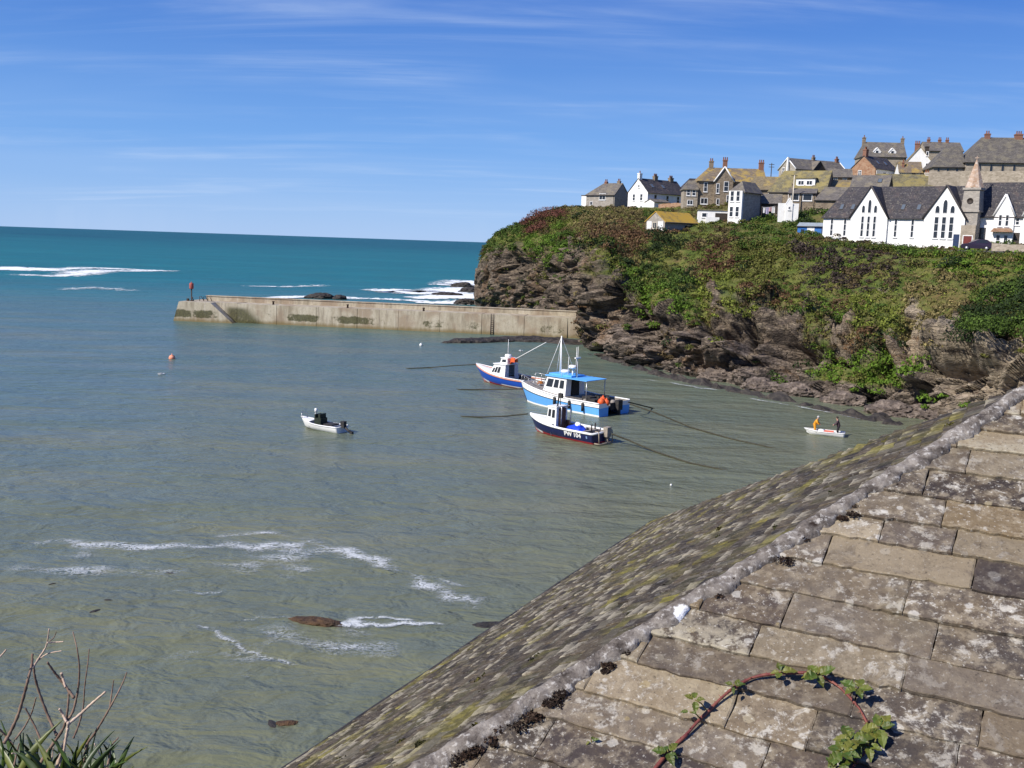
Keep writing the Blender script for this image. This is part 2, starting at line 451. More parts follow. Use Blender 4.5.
def worley(p, amp, tilt):
    """broken blocks: every cell of a jittered grid gets its own level and its own tilt."""
    i0 = np.floor(p).astype(int); best = np.full(len(p), 1e9); out = np.zeros(len(p))
    for dx in (-1, 0, 1):
        for dy in (-1, 0, 1):
            for dz in (-1, 0, 1):
                c = i0 + np.array([dx, dy, dz]); h = _perm[_perm[_perm[c[:, 0] & 511] + (c[:, 1] & 511)] + (c[:, 2] & 511)] & 511
                o = c + .5 + .42 * _grad[h] * 1.2; r_ = p - o; q = (r_ ** 2).sum(1)
                m_ = q < best; best[m_] = q[m_]
                h2 = _perm[h + 77] & 511
                out[m_] = (amp * _grad[h2][:, 0] + tilt * (r_ * _grad[_perm[h2 + 5] & 511]).sum(1))[m_]
    return out
DENTS = [(577, 288, 7, 48, -5.5), (601, 300, 13, 42, 2.6), (631, 316, 15, 15, -4.5), (718, 330, 26, 9, -3.5), (786, 335, 26, 24, -6.0), (835, 345, 12, 16, -2.5),
         (905, 340, 13, 20, -4.0), (958, 352, 26, 9, 2.2), (958, 372, 30, 7, -2.5), (556, 272, 16, 7, -4.0), (520, 262, 12, 6, -3.0), (506, 285, 10, 10, 2.0), (535, 290, 14, 8, -2.5),
         (690, 345, 22, 10, 2.0), (655, 338, 8, 18, -3.0), (812, 318, 9, 22, 2.2), (870, 372, 20, 12, -2.0), (740, 358, 20, 9, 1.8), (1000, 360, 16, 14, 2.0), (985, 335, 20, 8, -2.5), (643, 300, 5, 26, -3.5), (702, 322, 5, 20, -3), (747, 330, 5, 22, -3.5), (817, 352, 5, 20, -3), (882, 348, 5, 18, -3), (548, 284, 4, 20, -3), (515, 282, 4, 22, -3), (612, 300, 4, 40, -3), (930, 365, 5, 18, -2.5)]
OUTCROPS = [(586, 288, 12, 46, 1.5), (604, 322, 20, 24, 1.0), (636, 318, 22, 16, 1.0), (601, 258, 5, 16, -.9), (725, 325, 34, 9, .55), (778, 322, 20, 22, .55), (690, 340, 50, 14, .5), (716, 295, 6, 10, .7),
            (915, 312, 7, 15, .9), (905, 332, 22, 14, .6), (985, 362, 45, 24, .9), (880, 284, 11, 6, 1.2), (878, 374, 55, 15, -.9), (820, 368, 22, 10, -.5), (655, 292, 20, 12, -.4), (800, 308, 24, 4, .7), (838, 330, 14, 16, .6), (500, 262, 14, 12, .5)]
def make_headland():
    K = np.array([[tuple(at(*q)) for q in c] for c in COLS])       # 16 x 7 x 3
    foot = K[:, :1].copy(); foot[:, 0, 2] = -2.0
    foot[:, 0, 1] -= 1.0
    K = np.concatenate([foot, K], 1)                               # 16 x 8 x 3
    nu = 1300
    # columns spaced by how wide they are
    wcol = np.linalg.norm(K[1:, 2] - K[:-1, 2], axis=1) + 4; wcol[-1] *= .25; wcol[-2] *= .6
    cum = np.r_[0, np.cumsum(wcol)] / wcol.sum()
    tu = np.interp(np.linspace(0, 1, nu), cum, np.arange(len(cum)))
    tv = np.concatenate([np.linspace(0, 1, 5, False), np.linspace(1, 2, 96, False), np.linspace(2, 3, 60, False), np.linspace(3, 4, 40, False), np.linspace(4, 5, 24, False), np.linspace(5, 6, 20, False), np.linspace(6, 7, 12)])
    nv = len(tv)
    A = np.stack([catmull(K[:, j], tu) for j in range(8)], 1)      # nu x 8 x 3
    P = np.stack([catmull(A[i], tv) for i in range(nu)], 0)        # nu x nv x 3
    du = np.gradient(P, axis=0); dv = np.gradient(P, axis=1)
    N = np.cross(du, dv); N /= np.linalg.norm(N, axis=2)[..., None] + 1e-9
    if N[..., 1].mean() > 0: N = -N
    flat = P.reshape(-1, 3)
    t = np.tile(tv, nu); tuu = np.repeat(tu, nv)
    vv = flat - np.array(CAM); ww = vv @ np.array(fwd)
    fx = 512 + FPX * (vv @ np.array(rt)) / ww; fy = 384 - FPX * (vv @ np.array(up)) / ww
    # how rocky: bare at the foot, green above, the border broken up
    nz = fbm(flat * np.array([.09, .09, .07]), 4)
    nz2 = fbm(flat * .32 + 40, 3)
    border = 2.12 + 0.85 * nz + 0.35 * nz2
    nz3 = fbm(flat * .75 + 80, 3)
    border += .28 * nz3
    for hx, hy, rx, ry, am in OUTCROPS:
        border += 1.55 * am * (1 + .6 * nz2) * np.exp(-((fx - hx + 14 * nz3) / rx) ** 2 - ((fy - hy + 14 * nz2) / ry) ** 2)
    border += 0.25 * np.exp(-((tuu - 2.0) / 1.0) ** 2)
    rock = 1 / (1 + np.exp((t - border) * 9))
    # sloping strata and broken blocks
    ang = R(28)
    s1 = flat[:, 0] * math.cos(ang) + flat[:, 2] * math.sin(ang)
    s2 = -flat[:, 0] * math.sin(ang) + flat[:, 2] * math.cos(ang) + 0.3 * flat[:, 1]
    q = np.c_[s1 * .10, flat[:, 1] * .16, s2 * .38]
    crag = fbm(q, 5, ridge=True)
    bl = fbm(flat * .22 + 9, 4)
    terr = np.abs(((s2 + 2.2 * bl) * 0.55) % 1.0 - 0.5) * 2
    big = fbm(flat * np.array([.055, .055, .03]) + 3, 3)
    d_rock = 1.5 * crag + 1.7 * bl + 0.75 * terr + 3.2 * big - 1.1
    d_veg = 1.5 * fbm(flat * .16 + 5, 4) + 2.4 * big * 0.8 + .7 * fbm(flat * .42 + 15, 3)
    fade = np.clip((4.25 - t) / 0.6, 0, 1)                          # the village ground stays even
    low = np.clip(t / 1.2, 0, 1)
    d_rock = .7 * d_rock + worley(np.c_[s1 * .9, flat[:, 1] * 1.0, s2 * 1.7] + 63, .26, .34) + worley(np.c_[s1 * .17, flat[:, 1] * .21, s2 * .30] + .12 * bl[:, None], 1.9, 2.4) + worley(np.c_[s1 * .42, flat[:, 1] * .5, s2 * .72] + 31, .65, .8)
    ribs = fbm(np.c_[flat[:, 0] * .13 + flat[:, 1] * .07, flat[:, 2] * .03, flat[:, 0] * 0], 3, ridge=True) * np.clip(3.2 - t, 0, 1)
    d_rock = d_rock + 2.6 * ribs - .8; d_veg = d_veg + 1.2 * ribs - .4
    hol = np.zeros(len(flat))
    for hx, hy, rx, ry, dep in DENTS:
        hol += 1.35 * dep * np.exp(-((fx - hx) / rx) ** 2 - ((fy - hy) / ry) ** 2)
    d_rock = d_rock + hol; d_veg = d_veg + .6 * hol
    tipf = np.clip((tuu - .6) / 2.2, .18, 1)
    d_rock = d_rock * tipf; d_veg = d_veg * tipf
    d = (rock * d_rock + (1 - rock) * d_veg) * (0.12 + 0.88 * fade) * (0.25 + 0.75 * low)
    Q = flat + N.reshape(-1, 3) * d[:, None]
    idx = np.arange(nu * nv).reshape(nu, nv)
    F = np.stack([idx[:-1, :-1].ravel(), idx[1:, :-1].ravel(), idx[1:, 1:].ravel(), idx[:-1, 1:].ravel()], 1)
    # materials
    g = G('headland_ground')
    rk = g.attr('rock')
    co = g.coord('World', (1, 1, 1)); cs = g.coord('World', (.35, .5, 1.5), (0, R(-28), 0))
    f1 = g.noise(cs, 0.9, 8, 0.7, 0.5); f2 = g.noise(co, 0.18, 5, 0.6); f3 = g.noise(co, 2.6, 6, 0.65)
    rc = g.ramp(f1, [(.31, (.028, .022, .019)), (.44, (.115, .088, .066)), (.56, (.225, .175, .125)), (.72, (.43, .35, .25))])
    rc = g.mix(g.rng(f2, .5, .66), rc, (.20, .125, .070), 'MIX')
    rc = g.mix(g.rng(f3, .40, .62, 0, .55), rc, (.055, .045, .040))
    ck = g.vor(g.coord('World', (.45, .6, 1.5), (0, R(-28), 0)), 1.0, 'DISTANCE_TO_EDGE'); ck2 = g.vor(g.coord('World', (1.1, 1.2, 3.2), (0, R(-28), 0)), 1.0, 'DISTANCE_TO_EDGE')
    rc = g.mix(g.math('MULTIPLY', g.rng(ck, 0, .045, 1, 0), .6), rc, (.018, .014, .012)); rc = g.mix(g.math('MULTIPLY', g.rng(ck2, 0, .07, 1, 0), .55), rc, (.03, .024, .02))
    xt = g.n('ShaderNodeSeparateXYZ'); g.l(g.n('ShaderNodeNewGeometry').outputs['Position'], xt.inputs[0])
    tan = g.math('MULTIPLY', g.rng(g.math('ADD', xt.outputs[0], g.math('MULTIPLY', f2, 12)), 40, 52), g.rng(f1, .36, .56))
    rc = g.mix(g.math('MULTIPLY', tan, .7), rc, (.42, .345, .245))
    gpos = g.n('ShaderNodeSeparateXYZ'); g.l(g.n('ShaderNodeNewGeometry').outputs['Position'], gpos.inputs[0])
    wet = g.rng(g.math('ADD', gpos.outputs[2], g.math('MULTIPLY', f2, 2.0)), 1.4, 3.2, 1.0, 0.0)
    rc = g.mix(g.math('MULTIPLY', wet, .75), rc, (.022, .018, .015))
    bleach = g.math('MULTIPLY', g.rng(gpos.outputs[2], 2.0, 6.5, 1.0, 0.0), g.rng(f1, .46, .6))
    rc = g.mix(g.math('MULTIPLY', bleach, .6), rc, (.30, .235, .19))
    gc = g.ramp(g.noise(co, .22, 6, .65), [(.32, (.045, .075, .012)), (.46, (.100, .120, .022)), (.56, (.150, .140, .038)), (.68, (.135, .095, .038))])
    gc = g.mix(g.rng(f3, .42, .6, 0, .5), gc, (.04, .06, .012))
    col = g.mix(rk, gc, rc)
    nb = g.bump(f1, .9, .5); nb = g.bump(f3, .8, .16, nb); nb = g.bump(g.rng(ck2, 0, .12), g.math('MULTIPLY', rk, .8), .12, nb)
    g.done(col, g.mix(g.math('MULTIPLY', wet, rk), (.9, .9, .9), (.45, .45, .45)), nb, .25)
    me = np_mesh('headland', Q, F, g.m, True, None, {'rock': rock})
    o = link('headland', me)
    tag(o, 'rocky headland with bare cliff foot and rough grassy slope', 'headland', kind='structure')
    return Q.reshape(nu, nv, 3), rock.reshape(nu, nv), tu, tv
HQ, HROCK, HTU, HTV = make_headland()
def headland_bvh():
    nu, nv = HQ.shape[:2]
    q = HQ[::3, ::2]; a, b = q.shape[:2]
    idx = np.arange(a * b).reshape(a, b)
    F = np.stack([idx[:-1, :-1].ravel(), idx[1:, :-1].ravel(), idx[1:, 1:].ravel(), idx[:-1, 1:].ravel()], 1)
    return BVHTree.FromPolygons([Vector(v) for v in q.reshape(-1, 3)], [tuple(int(i) for i in f) for f in F])
HBVH = headland_bvh()
def ground_z(x, y, default=17.0):
    h = HBVH.ray_cast(Vector((x, y, 120)), Vector((0, 0, -1)))
    return h[0].z if h[0] is not None else default
def seen_ground(px, py):
    h = HBVH.ray_cast(CAM, ray(px, py).normalized())
    return h[0] if h[0] is not None else None

# ------------------------------------------------------------------ scrub: leaves in clumps all over the slope
g = G('leaves'); lc = g.attr('Col', 'Color')
g.done(g.mix(g.noise(g.coord('World'), 1.5, 3), lc, g.mix(.5, lc, (0, 0, 0)), 'MIX'), .75, None, .2)
M_LEAF = g.m
def leaf_mesh(name, cen, rad, col, n, size, squash=0.8, jit=0.35):
    """n leaf faces round every centre, spread through an uneven dome."""
    k = len(cen); tot = k * n
    ci = np.repeat(np.arange(k), n)
    d = rng.normal(size=(tot, 3)); d /= np.linalg.norm(d, axis=1)[:, None]
    d[:, 2] = np.abs(d[:, 2]) * 0.95 - 0.12
    rr = rad[ci] * (0.45 + 0.65 * rng.random(tot) ** .6) * (1 + .35 * pnoise(d * 1.7 + cen[ci] * .7))
    P = cen[ci] + d * rr[:, None] * np.array([1, 1, squash])
    nrm = d + rng.normal(size=(tot, 3)) * .55; nrm /= np.linalg.norm(nrm, axis=1)[:, None]
    a = np.cross(nrm, rng.normal(size=(tot, 3))); a /= np.linalg.norm(a, axis=1)[:, None]
    b = np.cross(nrm, a)
    s = (size[ci] if hasattr(size, '__len__') else size) * (0.6 + .8 * rng.random(tot))
    a *= s[:, None]; b *= (s * (.45 + .3 * rng.random(tot)))[:, None]
    V = np.stack([P - a * .5, P + b * .5 + a * .1, P + a * .6, P - b * .5 + a * .05], 1).reshape(-1, 3)
    F = np.arange(tot * 4).reshape(-1, 4)
    cc = col[ci] * (1 + jit * rng.normal(size=(tot, 1))).clip(.4, 1.8)
    return np_mesh(name, V, F, M_LEAF, False, np.repeat(cc, 4, 0))
PAL = {
 'green': (.064, .108, .015), 'bright': (.105, .180, .018), 'olive': (.118, .120, .026), 'brown': (.090, .064, .028),
 'rust': (.135, .076, .036), 'straw': (.20, .160, .062), 'dark': (.022, .040, .009), 'purple': (.062, .045, .035)}
PAL['lime'] = (.155, .180, .028); PAL['rustd'] = (.105, .052, .028)
ZONES = [(485, 527, 215, 258, .8, 'green'), (522, 572, 234, 262, .85, 'bright'), (570, 642, 205, 236, .75, 'straw'), (640, 692, 228, 290, .6, 'dark'), (686, 745, 243, 275, .85, 'rustd'), (618, 680, 268, 305, .6, 'green'),
         (645, 706, 288, 325, .85, 'bright'), (700, 765, 272, 345, .75, 'lime'), (732, 835, 200, 240, .7, 'green'), (796, 905, 246, 292, .85, 'purple'), (740, 800, 250, 285, .6, 'olive'), (742, 802, 284, 312, .6, 'rust'),
         (898, 964, 270, 345, .9, 'straw'), (925, 1015, 250, 276, .7, 'bright'), (590, 655, 224, 252, .5, 'rust'), (850, 912, 256, 300, .45, 'brown'), (815, 965, 352, 415, .95, 'bright'), (800, 850, 300, 345, .5, 'brown'), (850, 900, 292, 340, .55, 'lime'), (752, 815, 345, 385, .8, 'dark')]
def make_scrub():
    nu, nv = HQ.shape[:2]
    jmax = int(np.searchsorted(HTV, 5.15))
    cand = HQ[:, 6:jmax].reshape(-1, 3); rk = HROCK[:, 6:jmax].ravel()
    tvv = np.tile(HTV[6:jmax], nu)
    a = np.linalg.norm(np.gradient(HQ, axis=0), axis=2)[:, 6:jmax].ravel() * np.linalg.norm(np.gradient(HQ, axis=1), axis=2)[:, 6:jmax].ravel()
    v = cand - np.array(CAM)
    w = v @ np.array(fwd); px = 512 + FPX * (v @ np.array(rt)) / w; py = 384 - FPX * (v @ np.array(up)) / w
    okv = (px > 470) & (px < 1060)
    patch = fbm(cand * .12 + 11, 3)
    p = a * okv * (np.clip(1 - rk * 1.02, 0, 1) + .035) * (1 + np.clip(patch * 3.2, -.88, 1.6))
    p *= np.where(tvv > 4.0, .55, 1)
    ncl = 5600
    pick = rng.choice(len(cand), ncl, p=p / p.sum())
    cen = cand[pick] + rng.normal(size=(ncl, 3)) * .2
    x, y = px[pick], py[pick]
    z1 = fbm(cen * .085 + 3, 4); z2 = fbm(cen * .2 + 70, 3)
    cols = np.array([PAL['olive']] * ncl)
    def put(mask, key):
        cols[mask] = PAL[key]
    put(z1 > .14, 'brown'); put((z1 > .30), 'rust'); put(z1 < -.10, 'green'); put(z1 < -.26, 'bright')
    put((z2 > .22) & (z1 < .15), 'dark'); put((z2 < -.3), 'straw')
    def zones(x, y, u, cols):
        for x0, x1, y0, y1, pr, key in ZONES:
            cols[(x > x0) & (x < x1) & (y > y0) & (y < y1) & (u < pr)] = PAL[key]
    jx, jy = 9 * z2, 9 * fbm(cen * .2 + 7, 3)
    zones(x + jx * 2, y + jy * 2, rng.random(ncl), cols)
    rad = .45 + .75 * rng.random(ncl) ** 2
    rad *= np.where(tvv[pick] > 3.9, .6, 1.0)
    rad *= 1 + .6 * np.clip(z2 * 2, 0, 1)
    me = leaf_mesh('scrub', cen, rad, cols, 76, .17 + .12 * rad, .8)
    # grass between the bushes
    ng = 16000
    pg = a * okv * np.clip(1 - rk * 1.02, 0, 1); pg *= np.where(tvv > 4.0, .55, 1)
    gp = rng.choice(len(cand), ng, p=pg / pg.sum()); gc = cand[gp] + rng.normal(size=(ng, 3)) * .12
    gz = fbm(gc * .10 + 31, 3); gcol = np.array([PAL['lime']] * ng); gcol[gz > .10] = PAL['straw']; gcol[gz < -.12] = PAL['olive']; gcol[gz < -.28] = PAL['green']; gcol[gz > .28] = PAL['rust']
    zones(px[gp], py[gp], rng.random(ng) * 1.5, gcol)
    gm = leaf_mesh('rough_grass', gc, .25 + .3 * rng.random(ng), gcol, 18, .19, .6)
    tag(link('rough_grass', gm), 'rough olive and straw grass between the scrub', 'grass', kind='stuff')
    tag(link('scrub', me), 'tangled green and brown scrub over the cliff slope', 'scrub', kind='stuff')
make_scrub()
def shrub(name, label, cat, spots, key, n, size, zoff=0.0, group=None, jit=.35, squash=.8):
    """spots: (px, py, radius m) seen on the slope."""
    cen, rad = [], []
    for px, py, r in spots:
        P = seen_ground(px, py)
        if P is None: continue
        cen.append((P.x, P.y, P.z + zoff)); rad.append(r)
    me = leaf_mesh(name, np.array(cen), np.array(rad), np.array([PAL[k] for k in (key if isinstance(key, list) else [key] * len(cen))])[:len(cen)], n, size, squash, jit)
    return tag(link(name, me), label, cat, group)
PAL['redscrub'] = (.155, .058, .040)
shrub('russet_shrub', 'russet red bare shrub on the headland crest beside a dark green bush', 'shrub', [(528, 226, 2.2), (536, 221, 2.8), (545, 219, 3.0), (554, 218, 3.0), (562, 218, 2.4), (533, 234, 2.2), (543, 230, 2.4)], 'redscrub', 900, .26, zoff=.5)
shrub('dark_bush', 'dark green bush below the russet shrub near the headland tip', 'bush', [(560, 228, 2.2), (566, 236, 2.0), (552, 243, 2.4), (542, 250, 2.0), (532, 247, 1.6), (564, 246, 1.6)], ['bright', 'green', 'bright', 'green', 'bright', 'green'], 800, .26)
rg = [(x, y, 2.0 + .6 * random.random()) for x, y in ((968, 330), (978, 318), (990, 305), (1002, 298), (1016, 293), (1030, 290), (984, 328), (998, 318), (1012, 310), (1026, 306), (1000, 332), (1014, 327), (1030, 325), (972, 338), (1040, 335), (1044, 310))]
shrub('dense_thicket', 'dense dark green thicket on the slope above the tan cliff at right', 'thicket', rg, ['green', 'dark', 'green', 'dark'] * 4, 1500, .23)

# ------------------------------------------------------------------ pier
M_CONC = None
def make_pier():
    g = G('old_concrete')
    co = g.coord('World', (1, 1, 1)); cv = g.coord('World', (.9, .9, .22))
    f1 = g.noise(cv, 1.0, 6, .65); f2 = g.noise(co, .25, 4); f3 = g.noise(co, 5.0, 4)
    c = g.ramp(f1, [(.3, (.25, .21, .145)), (.5, (.41, .355, .26)), (.7, (.50, .445, .34))])
    c = g.mix(g.rng(f2, .46, .62, 0, .75), c, (.29, .215, .145))
    sv = g.noise(g.coord('World', (1.6, 1.6, .10)), 1.0, 5, .7)
    c = g.mix(g.rng(sv, .52, .70, 0, .6), c, (.17, .135, .10))
    c = g.mix(g.rng(sv, .30, .42, .45, 0), c, (.58, .52, .43))
    c = g.mix(g.rng(f3, .5, .68, 0, .4), c, (.22, .19, .16))
    z = g.n('ShaderNodeSeparateXYZ'); g.l(g.n('ShaderNodeNewGeometry').outputs['Position'], z.inputs[0])
    wetb = g.rng(g.math('ADD', z.outputs[2], g.math('MULTIPLY', f1, .8)), .5, 1.3, 1, 0)
    c = g.mix(g.math('MULTIPLY', wetb, .8), c, (.17, .125, .05))
    # patches of weed hanging at the tide line
    wx = g.noise(g.coord('World', (.085, .085, .02)), 1.0, 2); wz = g.noise(co, 1.1, 7, .78)
    band = g.math('MULTIPLY', g.rng(z.outputs[2], .35, 1.0), g.rng(z.outputs[2], 1.7, 2.6, 1, 0))
    weed = g.rng(g.math('ADD', g.math('MULTIPLY', g.math('MULTIPLY', band, g.rng(wx, .42, .62)), .42), g.math('MULTIPLY', wz, .8)), .60, .74)
    weed = g.math('MULTIPLY', weed, g.rng(band, .0, .25))
    ox = g.n('ShaderNodeSeparateXYZ'); g.l(g.n('ShaderNodeTexCoord').outputs['Object'], ox.inputs[0])
    weed_shade = g.math('MULTIPLY', g.rng(ox.outputs[0], 8.5, 10.5), g.rng(g.math('ADD', ox.outputs[0], g.math('MULTIPLY', ox.outputs[2], 1.2)), 15.0, 18.0, 1, 0))
    weed_shade = g.math('MULTIPLY', weed_shade, g.math('MULTIPLY', g.rng(ox.outputs[2], 2.3, 3.2, 1, 0), g.rng(wz, .34, .42)))
    weed = g.math('MAXIMUM', weed, g.math('MULTIPLY', weed_shade, g.rng(ox.outputs[1], -.3, -.2)))  # dark triangle by the steps: weed with the stair shadow painted in
    c = g.mix(g.math('MULTIPLY', weed, .85), c, g.mix(g.rng(f3, .4, .6), (.025, .028, .010), (.075, .075, .025)))
    M = g.done(c, .9, g.bump(f3, .4, .05), .2)
    global M_CONC; M_CONC = M
    a, b = onz(177, 320, 0), onz(567, 338.2, 0)
    ln = (b - a).length; ang = math.atan2(b.y - a.y, b.x - a.x)
    t = empty('harbour_pier', a, ang, 'long weathered concrete breakwater with weed patches reaching from the cliff', 'pier')
    H = 3.5; Wd = 6.5
    mb = MB()
    # main arm, face slightly battered, its deck lower than the sea wall on the far side
    def bar(x0, x1, y0, yb, z0, z1, y1):
        v = [(x0, y0, z0), (x1, y0, z0), (x1, yb, z1), (x0, yb, z1), (x0, y1, z0), (x1, y1, z0), (x1, y1, z1), (x0, y1, z1)]
        mb.add(v, [(0, 1, 2, 3), (5, 4, 7, 6), (3, 2, 6, 7), (0, 3, 7, 4), (1, 5, 6, 2)], 0)
    n = 9
    for k in range(n):             # cast in bays with thin joints between them
        x0 = 4 + (ln - 4) * k / n; x1 = 4 + (ln - 4) * (k + 1) / n - .07
        bar(x0, x1, random.uniform(-.05, .05), .28 + random.uniform(-.04, .04), -3, H + random.uniform(-.04, .04) - .0 * k, Wd)
    bar(3.9, ln, .35, .5, -3, H - .3, Wd - .2)
    mb.build('quay', M, t)
    hb = MB()
    hx = [(0, -3), (12.6, -3), (11.6, -.1), (7.3, H + .05), (1.25, H + .05), (.15, 0)]
    hb.prism([(x, z) for x, z in hx], 3.2, Matrix.Translation((0, -1.7, 0)))
    hb.prism([(.0, -3), (5, -3), (5, H + .0), (1.2, H + .0), (.1, 0)], 6.5, Matrix.Translation((0, 1.52, 0)))
    hb.build('pier_head', M, t)
    pb = MB(); pb.box(3.4, ln + 1, Wd - 1.5, Wd - .4, H - .5, H + .8)
    pb.box(3.3, ln + 1.1, Wd - 1.62, Wd - .28, H + .8, H + .92)
    pb.build('parapet', M, t)
    st = MB()
    for k in range(15):
        st.box(7.3 + k * .3, 7.6 + k * .3, -1.0, -.02, -1, H - .25 - k * .25)
    st.build('steps', M, t)
    # low rounded end against the cliff
    eb = MB(); eb.prism([(ln - .5, -2), (ln + 1.6, -2), (ln + 2.4, 1), (ln + 3.0, H), (ln - .5, H)], 4.5, Matrix.Translation((0, .3, 0)))
    eb.build('quay_end', M, t)
    M_IRON = mat('rusty_iron', (.03, .025, .022), (.075, .04, .025), 8, .8)
    M_RED = mat('faded_red', (.42, .10, .075), (.30, .085, .07), 6, .7)
    # ladder on the face
    lb = MB()
    for dx in (0, .5): lb.tube([(ln - 13.5 + dx, .05, -.5), (ln - 13.5 + dx, .3, H + .15)], .05, 6)
    for k in range(12): lb.tube([(ln - 13.5, .06 + .02 * k, -.2 + k * .33), (ln - 13, .06 + .02 * k, -.2 + k * .33)], .03, 5)
    lb.build('ladder', M_IRON, t)
    rb = MB()
    for x in (3.4, 4.2, 5.0): rb.tube([(x, 2.2, H), (x, 2.2, H + .85), (x + .35, 2.2, H + .85), (x + .8, 2.2, H + .1)], .06, 6)
    rb.build('mooring_hoop', M_IRON, t)
    bb = MB()
    for x in (18, 32, 46): bb.lathe([(.0, 0), (.2, 0), (.16, .4), (.26, .5), (.2, .62), (0, .64)], 10, 0, Matrix.Translation((x, 1.2, H + .02)))
    # beacon: thing of its own
    p = t.matrix_basis @ Vector((2.6, .6, H + .05))
    be = empty('pier_beacon', p, ang, 'red topped navigation beacon on a dark post at the pier head', 'beacon')
    pm = MB(); pm.lathe([(.35, 0), (.35, .12), (.12, .16), (.11, 2.3), (.0, 2.3)], 10)
    pm.tube([(.0, 0, 1.0), (.45, 0, .05)], .07, 6); pm.tube([(.0, 0, 1.0), (-.1, .5, .05)], .05, 6)
    pm.build('post', M_IRON, be)
    tm = MB(); tm.lathe([(0, 2.22), (.34, 2.22), (.38, 2.3), (.38, 3.2), (.34, 3.28), (.1, 3.3), (.09, 3.5), (0, 3.52)], 14)
    tm.build('topmark', M_RED, be)
    bx = MB(); bx.box(-.9, -.55, -.2, .2, 0, .45); bx.build('control_box', M_IRON, be)
    for k, x in enumerate((18, 32, 46)):
        q = t.matrix_basis @ Vector((x, 1.3, H + .06))
        m1 = MB(); m1.lathe([(.0, -.05), (.2, -.05), (.15, .35), (.25, .45), (.2, .58), (0, .6)], 10)
        o = m1.build('mooring_bollard', M_IRON, None, q)
        tag(o, ['dark iron bollard on the pier deck nearest the beacon', 'dark iron bollard on the middle of the pier deck', 'dark iron bollard on the pier deck nearest the cliff'][k], 'bollard', 'bollards along the pier deck')
make_pier()

# ------------------------------------------------------------------ rocks
def rock_mat(name, c1, c2, c3):
    g = G(name); co = g.coord('World')
    f = g.noise(co, 1.1, 7, .68, .4)
    return g.done(g.ramp(f, [(.32, c1), (.5, c2), (.68, c3)]), .7, g.bump(f, .9, .3), .35)
M_RK_DARK = rock_mat('wet_rock', (.012, .010, .009), (.035, .029, .024), (.085, .068, .052))
M_RK_BROWN = rock_mat('weedy_rock', (.022, .013, .008), (.075, .040, .018), (.15, .085, .035))
M_RK_TAN = rock_mat('shore_rock', (.035, .028, .024), (.115, .088, .070), (.27, .215, .17))
def boulder(name, label, cat, P, sx, sy, sz, rz, M, group=None, amp=.35, sub=4, seed=0):
    bm = bmesh.new(); bmesh.ops.create_icosphere(bm, subdivisions=sub, radius=1)
    co = np.array([v.co for v in bm.verts])
    d = 1 + amp * fbm(co * 1.3 + seed * 7.7, 5) + amp * .5 * fbm(co * 3.1 + seed * 3, 3, ridge=True)
    co = co * d[:, None] * np.array([sx, sy, sz])
    for v, c in zip(bm.verts, co): v.co = c
    for f in bm.faces: f.smooth = False
    me = bpy.data.meshes.new(name); bm.to_mesh(me); bm.free(); me.materials.append(M)
    o = link(name, me, None, P); o.rotation_euler = (0, 0, rz)
    return tag(o, label, cat, group)
boulder('rock', 'larger black rock awash in foam beyond the middle of the pier', 'rock', onz(320, 298, .1), 3.6, 2.2, 1.25, .1, M_RK_DARK, 'rocks awash beyond the pier', seed=1)
boulder('rock', 'smaller black rock awash beside the larger one beyond the pier', 'rock', onz(340, 299, .1), 1.7, 1.5, 1.0, .4, M_RK_DARK, 'rocks awash beyond the pier', seed=2)
for k, (px, py, sx, sy, sz, lb) in enumerate([
    (462, 287, 3.8, 2.2, 1.5, 'dark rock in surf at the headland tip, farthest out of its group'),
    (447, 295, 4.2, 2.2, .9, 'low dark rock in surf off the headland tip, leftmost of its group'),
    (471, 292, 4.0, 2.0, 1.4, 'broad dark rock in surf against the headland tip'),
    (466, 304, 3.2, 2.0, 1.3, 'dark rock in surf nearest the pier wall at the headland tip')]):
    boulder('rock', lb, 'rock', onz(px, py, .1), sx, sy, sz, .2 * k, M_RK_DARK, 'rocks in the surf at the headland tip', seed=5 + k)
boulder('rock', 'brown weed covered rock breaking the shallow water in the foreground', 'rock', onz(318, 624, -.05), 1.15, .36, .24, R(-14), M_RK_BROWN, seed=12)
boulder('rock', 'dark rock shape added for the dark underwater smear by the roof eave', 'rock', onz(492, 627, -.1), .8, .35, .19, R(8), M_RK_DARK, seed=14)  # low dark shape put in for a smear under the water
boulder('seaweed_clump', 'reddish brown seaweed clump adrift at the bottom of the picture', 'seaweed', onz(287, 724, -.02), .34, .16, .10, .2, M_RK_BROWN, seed=15)
for k, (px, py, s, lb) in enumerate([(108, 600, .16, 'small dark weed scrap afloat below the long foam streak'), (95, 611, .22, 'greenish weed scrap afloat left of the foreground rock'), (272, 724, .25, 'dark weed scrap touching the reddish seaweed clump'), (170, 573, .18, 'thin dark weed scrap close under the long foam streak'), (52, 584, .14, 'tiny dark weed scrap floating near the left edge')]):
    boulder('seaweed_scrap', lb, 'seaweed', onz(px, py, 0), s * 1.1, s * .45, .03, k, M_RK_DARK, 'scraps of seaweed afloat in the shallows', sub=2, seed=20 + k)
